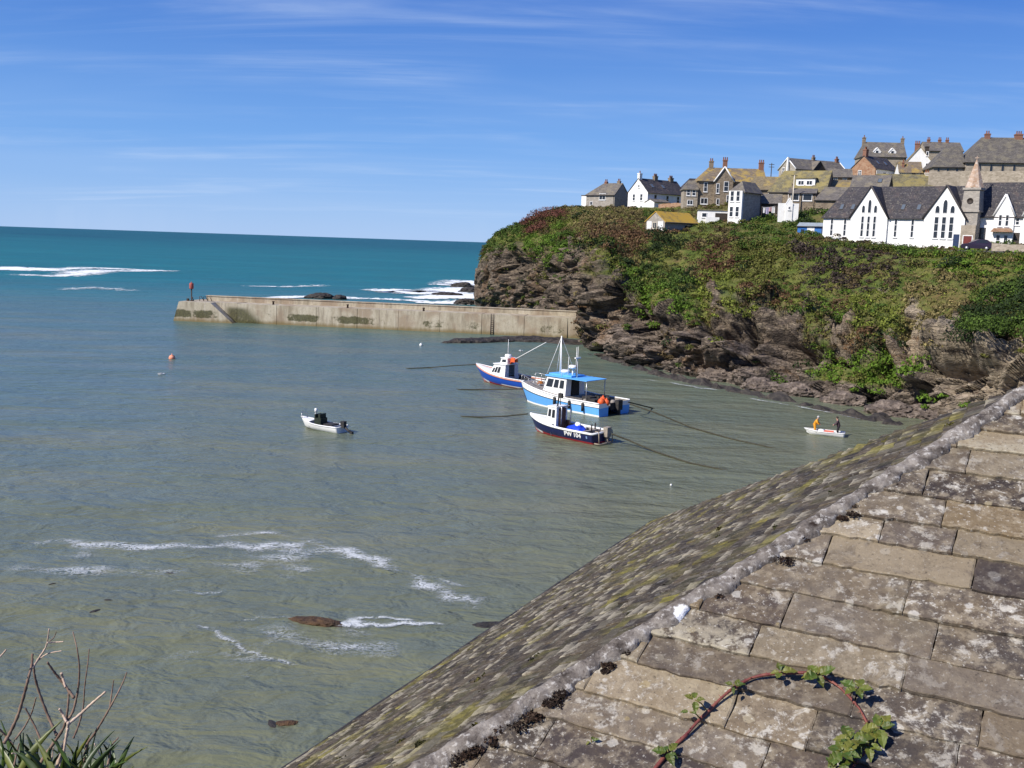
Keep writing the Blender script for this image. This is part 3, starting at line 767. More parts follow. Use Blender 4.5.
# shelf of rock at the pier root and the long ledge in front of the cliff foot
def ledge(name, label, pts, M, h=.35, seed=0, amp=.55, sink=0.0):
    L = []
    for k in range(len(pts) - 1):
        (x0, y0, w0), (x1, y1, w1) = pts[k], pts[k + 1]
        a, b = onz(x0, y0, 0), onz(x1, y1, 0)
        for j in range(14): L.append((a.lerp(b, j / 14), w0 + (w1 - w0) * j / 14))
    L.append((onz(pts[-1][0], pts[-1][1], 0), pts[-1][2]))
    V, m = [], 13
    for i, (p, w) in enumerate(L):
        d = (L[min(i + 1, len(L) - 1)][0] - L[max(i - 1, 0)][0]).normalized(); nn = Vector((-d.y, d.x, 0))
        e = min(1, i / 6, (len(L) - 1 - i) / 6)
        for k in range(m):
            s = (k / (m - 1) - .5) * 2
            V.append((*(p + nn * s * w * (.35 + .65 * e))[:2], (h * (1 - s * s) ** .6 if abs(s) < 1 else 0) * (.2 + .8 * e) - .12))
    V = np.array(V); q = V * np.array([.7, .7, 0]) + seed
    V[:, 2] += amp * h * fbm(q * .8, 5) - sink * h; V[:, :2] += .5 * np.c_[fbm(q + 50, 3), fbm(q + 90, 3)]
    V[::m, 2] = -.6; V[m - 1::m, 2] = -.6
    idx = np.arange(len(V)).reshape(-1, m)
    F = np.stack([idx[:-1, :-1].ravel(), idx[1:, :-1].ravel(), idx[1:, 1:].ravel(), idx[:-1, 1:].ravel()], 1)
    tag(link(name, np_mesh(name, V, F, M, False)), label, 'rock ledge')
ledge('rock_ledge', 'brown rock shelf at the foot of the pier beside the cliff', [(440, 343, 1.0), (475, 342, 2.0), (510, 340, 3.2), (550, 341, 3.5), (585, 345, 3)], M_RK_DARK, .75, 1)
ledge('rock_ledge', 'long low dark ledge just awash along the cliff foot', [(588, 354, .9), (622, 363, 1.2), (652, 373, 1.2), (690, 382, 1.2), (735, 391, 1.1), (780, 400, 1.1), (830, 410, 1.3), (868, 418, 1.8), (905, 427, 1.4)], M_RK_DARK, .6, 2, 2.2, .42)
for k, (px, py, sx, sy, sz, lb) in enumerate([
    (655, 362, 3.6, 2.0, 1.7, 'smooth tan boulder at the cliff foot farthest along from the village'),
    (683, 371, 4.2, 2.0, 2.0, 'broad tan boulder sloping into the water at the cliff foot'),
    (722, 381, 3.2, 1.8, 1.5, 'rounded grey tan boulder right of the broad tan one'),
    (762, 391, 2.8, 1.5, 1.2, 'low tan boulder between cliff and dark ledge'),
    (800, 396, 3.4, 1.6, 1.3, 'tan boulder under the dark cave hollow'),
    (848, 405, 3.0, 1.6, 1.2, 'tan boulder under the bright green ferns'),
    (895, 416, 3.2, 1.8, 1.1, 'pale boulder close behind the rowing boat'),
    (938, 420, 3.2, 1.8, 1.2, 'pale boulder nearest the slate roof')]):
    boulder('boulder', lb, 'boulder', onz(px, py, .2) + Vector((.3, 2.2, 0)), sx * .72, sy * .8, sz * .8, R(-35), M_RK_TAN, 'boulders along the cliff foot', amp=.5, sub=5, seed=30 + k)

# ------------------------------------------------------------------ house materials
M_WHITE = mat('white_render', (.80, .79, .76), (.70, .675, .63), 1.6, .85, stretch=(1, 1, .45), lo=.40, hi=.72)
M_WHITEW = mat('white_paint', (.80, .79, .77), (.72, .71, .69), 5, .5)
M_CREAM = mat('cream_render', (.62, .56, .46), (.55, .48, .38), 2, .85)
def stone(name, a, b, c):
    g = G(name); co = g.coord('Object', (1, 1, 1.7))
    v = g.vor(co, 2.6, 'F1', 'Color'); e = g.vor(co, 2.6, 'DISTANCE_TO_EDGE')
    sp = g.n('ShaderNodeSeparateColor'); g.l(v, sp.inputs[0])
    col = g.ramp(sp.outputs[0], [(0, a), (.5, b), (1, c)])
    col = g.mix(g.rng(g.noise(co, .5, 4), .4, .65, 0, .5), col, b)
    col = g.mix(g.rng(e, 0, .08, .6, 0), col, (.30, .26, .20))
    return g.done(col, .9, g.bump(e, .4, .05), .2)
M_STONE = stone('grey_brown_stone', (.13, .10, .075), (.20, .155, .11), (.29, .23, .16))
M_STONE_L = stone('pale_stone', (.24, .20, .15), (.32, .27, .21), (.40, .34, .27))
M_BRICK = stone('red_brown_stone', (.24, .12, .07), (.31, .17, .10), (.36, .23, .15))
M_SLATEHUNG = stone('hung_slate', (.24, .22, .195), (.31, .28, .245), (.38, .345, .30))
def slate(name, a, b, lich=None, amount=.5, low=.45):
    g = G(name); co = g.coord('Object', (1, 1, 1)); cs = g.coord('Object', (.9, 3.5, 3.5))
    f = g.noise(cs, 1.1, 6, .65); f2 = g.noise(co, .7, 5, .65); f3 = g.noise(co, 5, 3)
    br = g.n('ShaderNodeTexBrick'); g.l(g.coord('Object', (1, 1.25, 1)), br.inputs['Vector'])
    br.inputs['Scale'].default_value = 1.0; br.inputs['Brick Width'].default_value = .45; br.inputs['Row Height'].default_value = .28
    br.inputs['Mortar Size'].default_value = .03; br.inputs['Color1'].default_value = (.62, .62, .62, 1); br.inputs['Color2'].default_value = (1.15, 1.15, 1.15, 1); br.inputs['Mortar'].default_value = (.45, .45, .45, 1)
    col = g.ramp(f, [(.3, a), (.7, b)])
    col = g.mix(.75, col, br.outputs[0], 'MULTIPLY')
    if lich:
        col = g.mix(g.math('MULTIPLY', g.rng(f2, low, low + .18), amount), col, lich)
        col = g.mix(g.rng(f3, .56, .68, 0, .4), col, (.30, .27, .20))
    return g.done(col, .72, g.bump(f, .4, .04), .3)
M_SL_DARK = slate('dark_slate', (.030, .028, .034), (.070, .063, .068), (.12, .085, .07), .45, .5)
M_SL_GREY = slate('grey_slate', (.10, .088, .080), (.18, .16, .14), (.22, .185, .12), .55)
M_SL_LICH = slate('lichen_slate', (.15, .115, .085), (.23, .18, .125), (.34, .235, .055), .85, .44)
M_SL_YEL = slate('yellow_lichen_slate', (.25, .17, .06), (.36, .25, .07), (.46, .28, .03), .9, .33)
M_SL_GOLD = slate('gold_lichen_slate', (.16, .125, .075), (.24, .19, .11), (.32, .23, .07), .7, .44)
M_SL_OLIVE = slate('olive_slate', (.12, .105, .065), (.19, .165, .095), (.27, .215, .07), .7, .40)
M_SL_HALL = slate('hall_slate', (.085, .075, .066), (.145, .13, .112), (.19, .165, .11), .55, .45)
gg = G('window_glass'); M_GLASS = gg.done(gg.mix(gg.noise(gg.coord('Object'), 1.5, 2), (.010, .012, .015), (.035, .04, .05)), .12, None, .5)
M_DARKW = mat('dark_timber', (.035, .028, .024), (.06, .045, .035), 6, .7)
M_POT = mat('terracotta', (.33, .13, .06), (.24, .10, .06), 6, .8)
M_BRICKC = mat('chimney_brick', (.26, .12, .075), (.18, .10, .075), 7, .9)
M_BLUE = mat('blue_boards', (.035, .16, .45), (.03, .12, .36), 5, .6)
M_BLUED = mat('navy_door', (.02, .04, .10), (.02, .035, .08), 5, .5)
M_REDD = mat('maroon_door', (.16, .03, .025), (.12, .025, .02), 5, .5)
M_BARGE = mat('barge_board', (.05, .045, .045), (.07, .06, .06), 5, .7)

class House:
    def __init__(s, name, label, px, py, Y, yaw, ax=0.0, cat='house', group=None):
        """the local point (ax, 0, 0) of the front foot is where the picture shows (px, py) at distance Y."""
        P = at(px, py, Y); s.yaw = R(yaw)
        P = P - Vector((math.cos(s.yaw), math.sin(s.yaw), 0)) * ax
        s.root = empty(name, P, s.yaw, label, cat, group)
        s.roofs = []
    def block(s, x, y, L, Wd, eave, rise, wall, roof, axis='x', hip=(0, 0), over=.25, verge=.12, base=-9.0, thick=.16, flat=False, name='wall', z0=0, barge=None, skew=0):
        """a walled block with a pitched roof; axis is the ridge direction."""
        M = Matrix.Translation((x, y, z0))
        if axis == 'y': M = M @ Matrix.Translation((L, 0, 0)) @ Matrix.Rotation(PI / 2, 4, 'Z'); l, w = Wd, L
        else: l, w = L, Wd
        mb = MB()
        v = [(0, 0, base), (l, 0, base), (l, w, base), (0, w, base), (0, 0, eave), (l, 0, eave), (l, w, eave), (0, w, eave)]
        f = [(0, 1, 5, 4), (2, 3, 7, 6)]
        h0, h1 = hip
        if h0 == 0 and rise > 0: v.append((0, w / 2, eave + rise - .05)); f.append((3, 0, 4, 8, 7))
        else: f.append((3, 0, 4, 7))
        if h1 == 0 and rise > 0: v.append((l, w / 2, eave + rise - .05)); f.append((1, 2, 6, len(v) - 1, 5))
        else: f.append((1, 2, 6, 5))
        mb.add([M @ Vector(p) for p in v], f); wo = mb.build(name, wall, s.root)
        ro = None
        if roof is not None:
            rb = MB()
            sl = rise / (w / 2) if rise > 0 else 0
            e0 = -(over if h0 else verge); e1 = l + (over if h1 else verge); ze = eave - over * sl + .04
            if rise <= 0:
                rb.box(-over, l + over, -over, w + over, eave + .0, eave + .18, 0, M)
            else:
                a0 = h0 if h0 else e0; a1 = l - h1 if h1 else e1
                top = [(e0, -over, ze), (e1, -over, ze), (e1, w + over, ze), (e0, w + over, ze), (a0, w / 2, eave + rise + .04), (a1, w / 2, eave + rise + .04)]
                bot = [(p[0], p[1], p[2] - thick) for p in top]
                V = [M @ Vector(p) for p in top + bot]
                Fc = [(0, 1, 5, 4), (2, 3, 4, 5), (7, 6, 10, 11), (9, 8, 11, 10), (0, 6, 7, 1), (2, 8, 9, 3)]
                Fc += [(3, 0, 4), (6, 9, 10), (0, 3, 9, 6)] if h0 else [(0, 4, 10, 6), (4, 3, 9, 10)]
                Fc += [(1, 2, 5), (7, 11, 8), (1, 7, 8, 2)] if h1 else [(1, 7, 11, 5), (5, 11, 8, 2)]
                rb.add(V, Fc)
            ro = rb.build('roof', roof, s.root); s.roofs.append(ro)
            if rise > 0 and name == 'wall' and l > 3.5:
                gb_ = MB()
                for yy in ((-over - .06, w + over + .06) if min(h0, h1) == 0 or True else ()):
                    gb_.tube([M @ Vector((e0, yy, ze - .10)), M @ Vector((e1, yy, ze - .10))], .07, 6)
                    gb_.tube([M @ Vector((l - .25, yy * .0 + (-.06 if yy < 0 else w + .06), eave - .1)), M @ Vector((l - .25, (-.06 if yy < 0 else w + .06), -2))], .05, 6)
                    gb_.build('gutter', M_BARGE, ro); gb_ = MB()
            if barge and rise > 0:
                for (xe, hh) in ((e0 - .03, h0), (e1 + .03, h1)):
                    if hh: continue
                    for sy in (0, 1):
                        bb = MB()
                        y0 = -over - .04 if sy == 0 else w + over + .04
                        bb.tube([M @ Vector((xe, y0, ze - .06)), M @ Vector((xe, w / 2, eave + rise + .0))], .14, 4)
                        bb.build('barge_board', barge, ro)
        s.last = (M, l, w, eave, rise)
        return wo, ro
    def chimney(s, x, y, z, h=1.4, w=.7, d=.5, m=None, pots=2, roof=0):
        mb = MB(); mb.box(x - w / 2, x + w / 2, y - d / 2, y + d / 2, z - 1.2, z + h)
        mb.box(x - w / 2 - .07, x + w / 2 + .07, y - d / 2 - .07, y + d / 2 + .07, z + h - .22, z + h - .06)
        for k in range(pots):
            px = x + (k - (pots - 1) / 2) * .36
            mb.lathe([(.13, 0), (.10, .5), (.13, .52), (.08, .53), (.0, .45)], 8, 1, Matrix.Translation((px, y, z + h)))
        mb.build('chimney', [m or M_BRICKC, M_POT], s.roofs[roof])
    def face(s, f):
        """matrix: local x along the wall, z up, -y outwards, of the last block's face."""
        M, l, w, e, r = s.last
        T = {'F': Matrix.Identity(4), 'R': Matrix.Translation((l, 0, 0)) @ Matrix.Rotation(PI / 2, 4, 'Z'),
             'B': Matrix.Translation((l, w, 0)) @ Matrix.Rotation(PI, 4, 'Z'), 'L': Matrix.Translation((0, w, 0)) @ Matrix.Rotation(-PI / 2, 4, 'Z')}[f]
        return M @ T
    def window(s, f, u, z, w, h, fm=None, bars=(1, 1), shape='rect', name='window', sill=True, fr=.09, lights=None):
        T = s.face(f); fm = fm or M_WHITEW
        x0, x1 = u - w / 2, u + w / 2
        fb = MB(); pb = MB()
        if shape == 'lancet':
            zs = z + h - w * .9
            arc = [(x1, zs)] + [(x1 - w / 2 * (1 - math.cos(a)) , zs + w * .9 * math.sin(a)) for a in (PI * .16, PI * .3, PI * .42)] + [(u, z + h)]
            arc += [(2 * u - x, zz) for x, zz in arc[:-1][::-1]]
            outer = [(x0, z), (x1, z)] + arc
            cxm, czm = u, z + h / 2
            inner = [(cxm + (x - cxm) * .80, czm + (zz - czm) * (1 - .22 * w / h)) for x, zz in outer]
            n = len(outer)
            for yy0, yy1 in ((-.05, .02),):
                V = [(x, yy0, zz) for x, zz in outer] + [(x, yy0, zz) for x, zz in inner] + [(x, yy1, zz) for x, zz in outer] + [(x, yy1, zz) for x, zz in inner]
                F = []
                for i in range(n):
                    j = (i + 1) % n
                    F += [(i, j, n + j, n + i), (2 * n + i, i + 0, j, 2 * n + j), (n + i, n + j, 3 * n + j, 3 * n + i)]
                fb.add([T @ Vector(p) for p in V], F)
            pb.add([T @ Vector((x, -.025, zz)) for x, zz in inner], [tuple(range(n))])
            if bars[1] > 1:
                for k in range(1, bars[1]):
                    zz = z + (zs - z) * k / bars[1]
                    fb.box(x0 + .05, x1 - .05, -.06, -.03, zz - .05, zz + .05, 0, T)
        else:
            fb.box(x0, x1, -.06, .03, z, z + fr, 0, T); fb.box(x0, x1, -.06, .03, z + h - fr, z + h, 0, T)
            fb.box(x0, x0 + fr, -.06, .03, z + fr, z + h - fr, 0, T); fb.box(x1 - fr, x1, -.06, .03, z + fr, z + h - fr, 0, T)
            for k in range(1, bars[0] + 1):
                xx = x0 + w * k / (bars[0] + 1); fb.box(xx - .035, xx + .035, -.05, .02, z + fr, z + h - fr, 0, T)
            for k in range(1, bars[1] + 1):
                zz = z + h * k / (bars[1] + 1); fb.box(x0 + fr, x1 - fr, -.045, .02, zz - .03, zz + .03, 0, T)
            pb.box(x0 + fr, x1 - fr, -.025, .01, z + fr, z + h - fr, 0, T)
        if sill: fb.box(x0 - .08, x1 + .08, -.14, -.062, z - .09, z + .0, 0, T)
        fo = fb.build(name, fm, s.root); pb.build('pane', M_GLASS, fo)
        return fo
    def door(s, f, u, w, h, m, z=0.0, frame=None):
        T = s.face(f); x0, x1 = u - w / 2, u + w / 2
        fb = MB(); fb.box(x0 - .1, x0, -.06, .02, z, z + h + .1, 0, T); fb.box(x1, x1 + .1, -.06, .02, z, z + h + .1, 0, T); fb.box(x0, x1, -.06, .02, z + h, z + h + .1, 0, T)
        db = MB(); db.box(x0, x1, -.03, .02, z, z + h, 0, T)
        for a, b in ((.12, .45), (.55, .9)): db.box(x0 + .12, x1 - .12, -.045, -.032, z + h * a, z + h * b, 0, T)
        do = db.build('door', m, s.root); fb.build('door_frame', frame or M_WHITEW, do)
        hb = MB(); hb.box(x1 - .14, x1 - .08, -.09, -.03, z + h * .48, z + h * .53, 0, T); hb.build('handle', M_BARGE, do)
    def extra(s, name, mb, m, parent=None): return mb.build(name, m, parent or s.root)
    def skylight(s, xs, frac, w=.75, h=1.1, roof=0, side=0):
        """rooflights lying in the front slope of the last block's roof."""
        M, l, wd, e, r = s.last
        for x in xs:
            a = math.atan2(r, wd / 2); T = M @ Matrix.Translation((x, wd / 2 * frac, e + r * frac + .04)) @ Matrix.Rotation(a, 4, 'X')
            mb = MB(); mb.box(-w / 2, w / 2, -h / 2, h / 2, -.02, .07, 0, T)
            fo = mb.build('skylight', M_BARGE, s.roofs[roof])
            mb = MB(); mb.box(-w / 2 + .08, w / 2 - .08, -h / 2 + .08, h / 2 - .08, .05, .085, 1, T); 
            mb.build('skylight_pane', [M_SKYL, M_SKYL], s.roofs[roof])
gs2 = G('skylight_glass'); M_SKYL = gs2.done((.10, .12, .14), .08, None, .6)

# ------------------------------------------------------------------ the village
h = House('stone_house', 'low grey stone house with hipped slate roof, the last one towards the open sea', 614, 208.5, 232, -35, 7.5)
h.block(0, 0, 7.5, 6.8, 3.2, 2.7, M_SLATEHUNG, M_SL_GREY, hip=(2.6, 0))
h.window('F', 4.3, 1.9, 1.7, 1.5, bars=(1, 0)); h.window('F', 1.4, .7, .7, .9, bars=(0, 0))
h.chimney(3.2, 3.4, 5.8, .5, .6, .6); h.chimney(6.6, 3.4, 5.8, .6, .7, .6, M_STONE)
h.block(-1.9, 1, 1.9, 5, 2.9, 0, M_WHITE, M_SL_GREY, flat=True, over=.1)

h = House('white_cottage', 'white cottage with steep dark slate roof, its gable turned to the sea', 647, 208.5, 222, 38)
h.block(0, 0, 12, 6.1, 3.7, 2.9, M_WHITE, M_SL_DARK, over=.3)
for u in (1.9, 4.2): h.window('L', u, 1.7, .8, 1.5, bars=(0, 1)); h.window('L', u + .1, .0, .7, .6, bars=(0, 0))
h.window('L', 3.3, 4.5, .5, .7, bars=(0, 0))
for u in (2.4, 6.2): h.window('F', u, 1.5, .9, 1.6, bars=(0, 1))
h.window('F', 9.6, 1.5, .9, 1.6, bars=(0, 1))
h.skylight((2.6, 6.0), .45, .9, 1.2)
h.chimney(.35, 3.05, 6.4, 1.3, .8, .7, M_WHITE, 1); h.chimney(5.2, 3.05, 6.4, 1.0, 1.0, .7, M_STONE, 3); h.chimney(10.2, 3.05, 6.4, .9, 1.1, .7, M_STONE, 3)
h.block(-.5, -2.6, 4.6, 2.6, 1.5, .55, M_WHITE, M_SL_GREY)

h = House('slate_roofed_house', 'house showing only its dark slate roof between the white cottage and the big stone house', 683, 203, 238, 8)
h.block(0, 0, 8, 6, 2.9, 3.0, M_STONE_L, M_SL_DARK, hip=(2.2, 0)); h.window('F', 1.6, .8, .9, 1.2)

h = House('stone_villa', 'large brown stone house with white edged front gable and lichen yellow roof', 697, 206, 198, -2)
h.block(0, 0, 13.1, 8, 5.0, 2.7, M_STONE, M_SL_LICH, hip=(2.4, 0))
h.window('F', 1.45, 2.75, .75, 1.85, bars=(0, 1)); h.window('F', 1.3, .4, 1.4, 1.2, bars=(1, 0))
h.chimney(2.9, 4, 7.4, 1.6, .8, .7, M_STONE, 2); h.chimney(5.6, 4, 7.4, 1.9, .8, .8, M_BRICKC, 3); h.chimney(12.7, 4, 7.4, 1.6, .9, .8, M_BRICKC, 3)
h.block(3.1, -.7, 3.5, 4.8, 5.0, 2.6, M_STONE, M_SL_LICH, axis='y', barge=M_WHITEW, over=.2)
h.window('L', 2.2, 2.9, .95, 1.9, bars=(0, 1)); h.window('L', 2.75, .35, .75, 1.9, bars=(0, 1)); h.window('L', .75, .3, .6, 1.2, bars=(0, 0)); h.window('L', .6, 2.5, .6, 1.9, bars=(0, 1))
h.block(-2.75, -.4, 2.72, 4.0, 3.3, 1.6, M_STONE_L, M_SL_GREY, hip=(1.1, 0))
h.window('F', .9, 1.9, .75, 1.2, bars=(0, 1)); h.window('F', 1.95, 1.9, .75, 1.2, bars=(0, 1)); h.window('F', 1.3, .15, 1.1, .95, bars=(1, 0))

h = House('yellow_roofed_annexe', 'stone annexe with mustard yellow lichen roof behind the tall bay house', 750, 201, 190, -14)
h.block(0, 0, 5.2, 6, 2.3, 2.4, M_STONE, M_SL_GOLD); h.window('F', 3.6, .8, .8, 1.0)

h = House('bay_house', 'tall narrow house with white two storey bay window front and grey stone side', 742.5, 222, 172, -40, 2.7)
h.block(0, 0, 2.7, 6.3, 5.3, 1.6, M_SLATEHUNG, M_SL_GREY, axis='y', hip=(1.5, 0))
h.window('B', 2.3, 3.3, 1.4, 1.6, bars=(1, 1))
h.block(.1, -.5, 2.5, .49, 5.2, 0, M_WHITE, None, flat=True)
for z in (3.4, .8):
    h.window('F', .65, z, .75, 1.8, bars=(0, 1)); h.window('F', 1.75, z, .75, 1.8, bars=(0, 1))

h = House('flat_roofed_shed', 'white flat roofed shed with dark open side below the stone villa', 698, 222.5, 175, -6, cat='shed')
h.block(0, 0, 5.2, 3, 2.1, 0, M_WHITE, M_SL_OLIVE, flat=True, over=.15)
h.window('F', 1.0, .9, .9, .8, bars=(0, 0)); h.door('F', 3.9, 1.9, 1.6, M_DARKW, frame=M_DARKW)  # dark door panel stands in for the shade inside the open side
h.block(1.2, -.9, 2.3, .8, .95, 0, M_WHITE, None, flat=True)

h = House('stone_barn', 'low stone barn with bright yellow lichen roof alone on the slope', 664.5, 230, 168, 40, cat='barn')
h.block(0, 0, 8.3, 4.2, 1.55, 1.55, M_SLATEHUNG, M_SL_YEL, over=.3)
h.window('L', 2.0, .2, .9, 1.1, bars=(1, 0), fm=M_CREAM); h.door('L', 3.3, .9, 1.3, M_WHITEW); h.door('L', .8, .8, 1.3, M_WHITEW)

h = House('dark_lean_to', 'dark open fronted lean to with grey roof behind the washing line', 758, 213, 178, -16, cat='outbuilding')
h.block(0, 0, 3.8, 3.2, 1.9, 1.5, M_STONE, M_SL_GREY); h.door('F', 1.9, 2.6, 1.6, M_DARKW, frame=M_DARKW)  # dark panel paints the shaded opening of the lean to

h = House('olive_roofed_house', 'brown stone house under a broad olive mossy roof with long white dormer', 768, 204, 188, -28)
h.block(0, 0, 10.2, 8, 2.4, 3.9, M_STONE, M_SL_OLIVE, hip=(1.6, 0))
h.window('F', 1.6, .8, .8, 1.0); h.window('F', 4.0, .8, .8, 1.0)
h.block(4.6, 1.1, 3.4, 3.2, 4.7, 0, M_WHITE, M_SL_OLIVE, flat=True, over=.2, base=2.9, name='dormer')
h.window('F', .9, 3.5, 1.1, .85, bars=(1, 0)); h.window('F', 2.4, 3.5, 1.1, .85, bars=(1, 0))

h = House('low_grey_house', 'low house with dark windows and flat looking grey roof above a white garden wall', 788, 204, 178, -20)
h.block(0, 0, 4.6, 4, 2.0, .8, M_STONE, M_SL_GREY); h.window('F', 1.1, .6, 1.4, 1.2, bars=(0, 0)); h.window('F', 3.2, .6, 1.6, 1.2, bars=(0, 0))
h.chimney(.5, 1.2, 2.4, 1.3, .35, .35, M_STONE, 0)
h.block(4.7, -1.2, 6.8, 6, .9, 2.2, M_STONE, M_SL_GREY, hip=(1.2, 0))

h = House('white_outhouse', 'small white walled outhouse with humped gable under the low grey house', 778, 214.5, 171, -10, cat='outhouse')
h.block(0, 0, 3.3, 1.2, 1.9, 0, M_WHITE, None, flat=True); h.block(1.2, -.15, 1.1, 1.1, 1.9, .9, M_WHITE, M_WHITE, axis='y', over=.05, verge=.03)
h.window('L', .55, .8, .4, .6, bars=(0, 0))

h = House('grey_terrace', 'long grey roofed house on the skyline with white edged left gable', 795, 178, 225, 25)
h.block(0, 0, 14.6, 5.6, 2.2, 2.3, M_SLATEHUNG, M_SL_GREY, barge=M_WHITEW)
h.window('L', 1.6, 1.0, .9, 1.5); h.window('F', 1.3, .5, .9, 1.2); h.window('F', 8.2, .5, .9, 1.2); h.window('F', 11.2, .5, .9, 1.2)
h.chimney(7.2, 2.8, 4.4, .7, .6, .6, M_STONE, 2); h.chimney(14.0, 2.8, 4.4, .8, .7, .6, M_BRICKC, 2)
h.block(4.6, -.5, 3.4, 3.0, 2.2, 1.9, M_DARKW, M_SL_GREY, axis='y', over=.15)
h.block(-.7, 1.9, .4, .4, 4.6, 0, M_WHITE, None, flat=True, name='chimney_pipe')

h = House('red_gable_house', 'house with reddish stone gable, red brick chimney and dark slate roof', 875, 177.5, 212, 40)
h.block(0, 0, 8.8, 5.8, 2.0, 2.6, M_BRICK, M_SL_DARK, over=.2)
h.window('L', 2.2, .5, .8, 1.1); h.chimney(.5, 2.9, 4.4, 1.5, .9, .8, M_BRICKC, 2)
h.skylight((3, 6), .5)
h.block(.3, -.12, 8.2, .1, 1.75, 0, M_WHITE, None, flat=True); h.window('F', 3.0, .3, 1.0, 1.0)

h = House('dormer_house', 'long slate roofed house on the skyline with two white dormers', 862, 166, 245, -4)
h.block(0, 0, 10.2, 7, 2.5, 3.5, M_STONE_L, M_SL_GREY, hip=(1.0, 0))
h.chimney(.9, 3.5, 5.9, 1.2, .7, .7, M_STONE, 1); h.chimney(10.0, 3.5, 5.9, 1.2, .7, .7, M_STONE, 1)
for x in (2.6, 6.2):
    h.block(x, .7, 1.7, 2.6, 3.6, .9, M_WHITE, M_WHITE, axis='y', base=2.6, over=.08, name='dormer'); h.window('L', .85, 2.95, .8, .9, bars=(0, 0))

h = House('white_gable_house', 'tall white gabled house with yellow roof edge beside the long hall', 902, 177, 206, -15)
h.block(0, 0, 6.0, 9, 2.3, 3.7, M_WHITE, M_SL_GOLD, axis='y', over=.25)
h.window('L', 4.4, 4.2, .5, .9, bars=(0, 0)); h.window('L', 4.5, 1.8, .6, 1.0, bars=(0, 0))
h.chimney(4.4, 1.2, 5.0, 1.2, .7, .6, M_DARKW, 0); h.chimney(3.0, 5.5, 6.0, 1.2, .9, .7, M_BRICKC, 3)

h = House('small_brown_roof_house', 'small house with brown slate roof in front of the tall white gable', 899, 177, 196, -10)
h.block(0, 0, 4.2, 5, 1.0, 2.1, M_WHITE, M_SL_LICH, over=.2); h.chimney(.8, 1.2, 1.9, 1.0, .4, .4, M_BRICKC, 1); h.window('F', 2.6, .2, .9, .6, bars=(0, 0))

h = House('ochre_roof_house', 'house showing a long ochre roof directly behind the school ridge', 880, 191, 180, -6)
h.block(0, 0, 10.4, 6, .9, 2.3, M_STONE_L, M_SL_OLIVE); h.chimney(8.6, 3, 2.8, .8, .7, .6, M_CREAM, 2); h.window('F', 2, .1, .8, .7, bars=(0, 0))
h = House('grey_cross_gable_house', 'grey roofed house with dark gable end just above the school roof at left', 850, 192, 176, -28)
h.block(0, 0, 6.2, 5, .9, 2.1, M_DARKW, M_SL_GREY); h.skylight((4.6,), .5); h.window('F', 2, .1, .8, .7, bars=(0, 0))
h = House('mustard_roof_cottage', 'cottage with low mustard roof between olive roof and reddish gable', 812, 194, 186, -6)
h.block(0, 0, 7.6, 5, 1.0, 1.8, M_STONE, M_SL_GOLD); h.chimney(2.6, 1.0, 1.6, 1.4, .8, .8, M_BRICKC, 2); h.window('F', 4, .2, .8, .7, bars=(0, 0))
h = House('brown_cottage', 'brown fronted cottage tucked between the skyline terrace and the reddish gable', 828, 183, 205, -10)
h.block(0, 0, 4.6, 4, 1.4, 1.6, M_BRICK, M_SL_GREY); h.window('F', 1.4, .4, .8, .9); h.window('F', 3.2, .4, .8, .9)

h = House('chapel_hall', 'large grey roofed hall with a row of slit windows, highest on the right', 965, 175.5, 186, -10, cat='hall')
h.block(0, 0, 20, 11, 2.7, 4.7, M_STONE_L, M_SL_HALL, hip=(3.6, 0), over=.35)
for k in range(7): h.window('F', 2.4 + k * 1.95, .6, .55, 1.5, bars=(0, 0), shape='lancet', fm=M_STONE_L)
h.chimney(4.6, 5.5, 7.2, .9, .9, .8, M_BRICKC, 2); h.chimney(10.0, 5.5, 7.2, .9, 1.3, .9, M_BRICKC, 3)
h.block(-5.4, .6, 5.38, 9, 1.75, 3.9, M_STONE_L, M_SL_HALL, hip=(2.8, 0), over=.3)
for u in (.9, 2.5, 4.1): h.window('F', u, .3, .5, 1.1, bars=(0, 0), shape='lancet', fm=M_STONE_L)

h = House('far_roof_house', 'house with brown roof and three chimneys peeping over the left end of the hall', 925, 160, 236, -4)
h.block(0, 0, 8.4, 6, 2.3, 2.1, M_STONE_L, M_SL_GREY)
for x in (1.4, 3.9, 5.6): h.chimney(x, 3, 4.3, .7, .6, .6, M_BRICKC, 2)

# the old school
h = House('old_school', 'long white school with two tall gables, pointed windows and purple grey slate roof', 822, 239.5, 152, -39, cat='school')
E_, RISE = 3.5, 4.45
h.block(0, 0, 20.2, 8, E_, RISE, M_WHITE, M_SL_DARK, hip=(2.0, 0), over=.22)
for u in (1.35, 3.35, 10.75, 13.1): h.window('F', u, .55, .5, 2.65, bars=(0, 2), sill=True)
h.skylight((2.2, 3.9, 11.2, 13.4), .3, .6, 1.1)
for gx, gw, k in ((4.25, 5.35, .88), (14.7, 5.45, 1.0)):
    h.block(gx, -.35, gw, 4.6, E_, 4.35, M_WHITE, M_SL_DARK, axis='y', over=.16, verge=.10, barge=M_BARGE)
    c = gw / 2; w = .52 if k < .9 else .68
    for j in (-1, 0, 1):
        h.window('L', c + j * k, .5, w, 3.05, bars=(0, 2))
        h.window('L', c + j * k, 3.95, w, 1.95 if j == 0 else 1.15, shape='lancet', bars=(0, 1), sill=False)
h.door('L', 4.55, .8, 2.3, M_BLUED, z=-1.15)
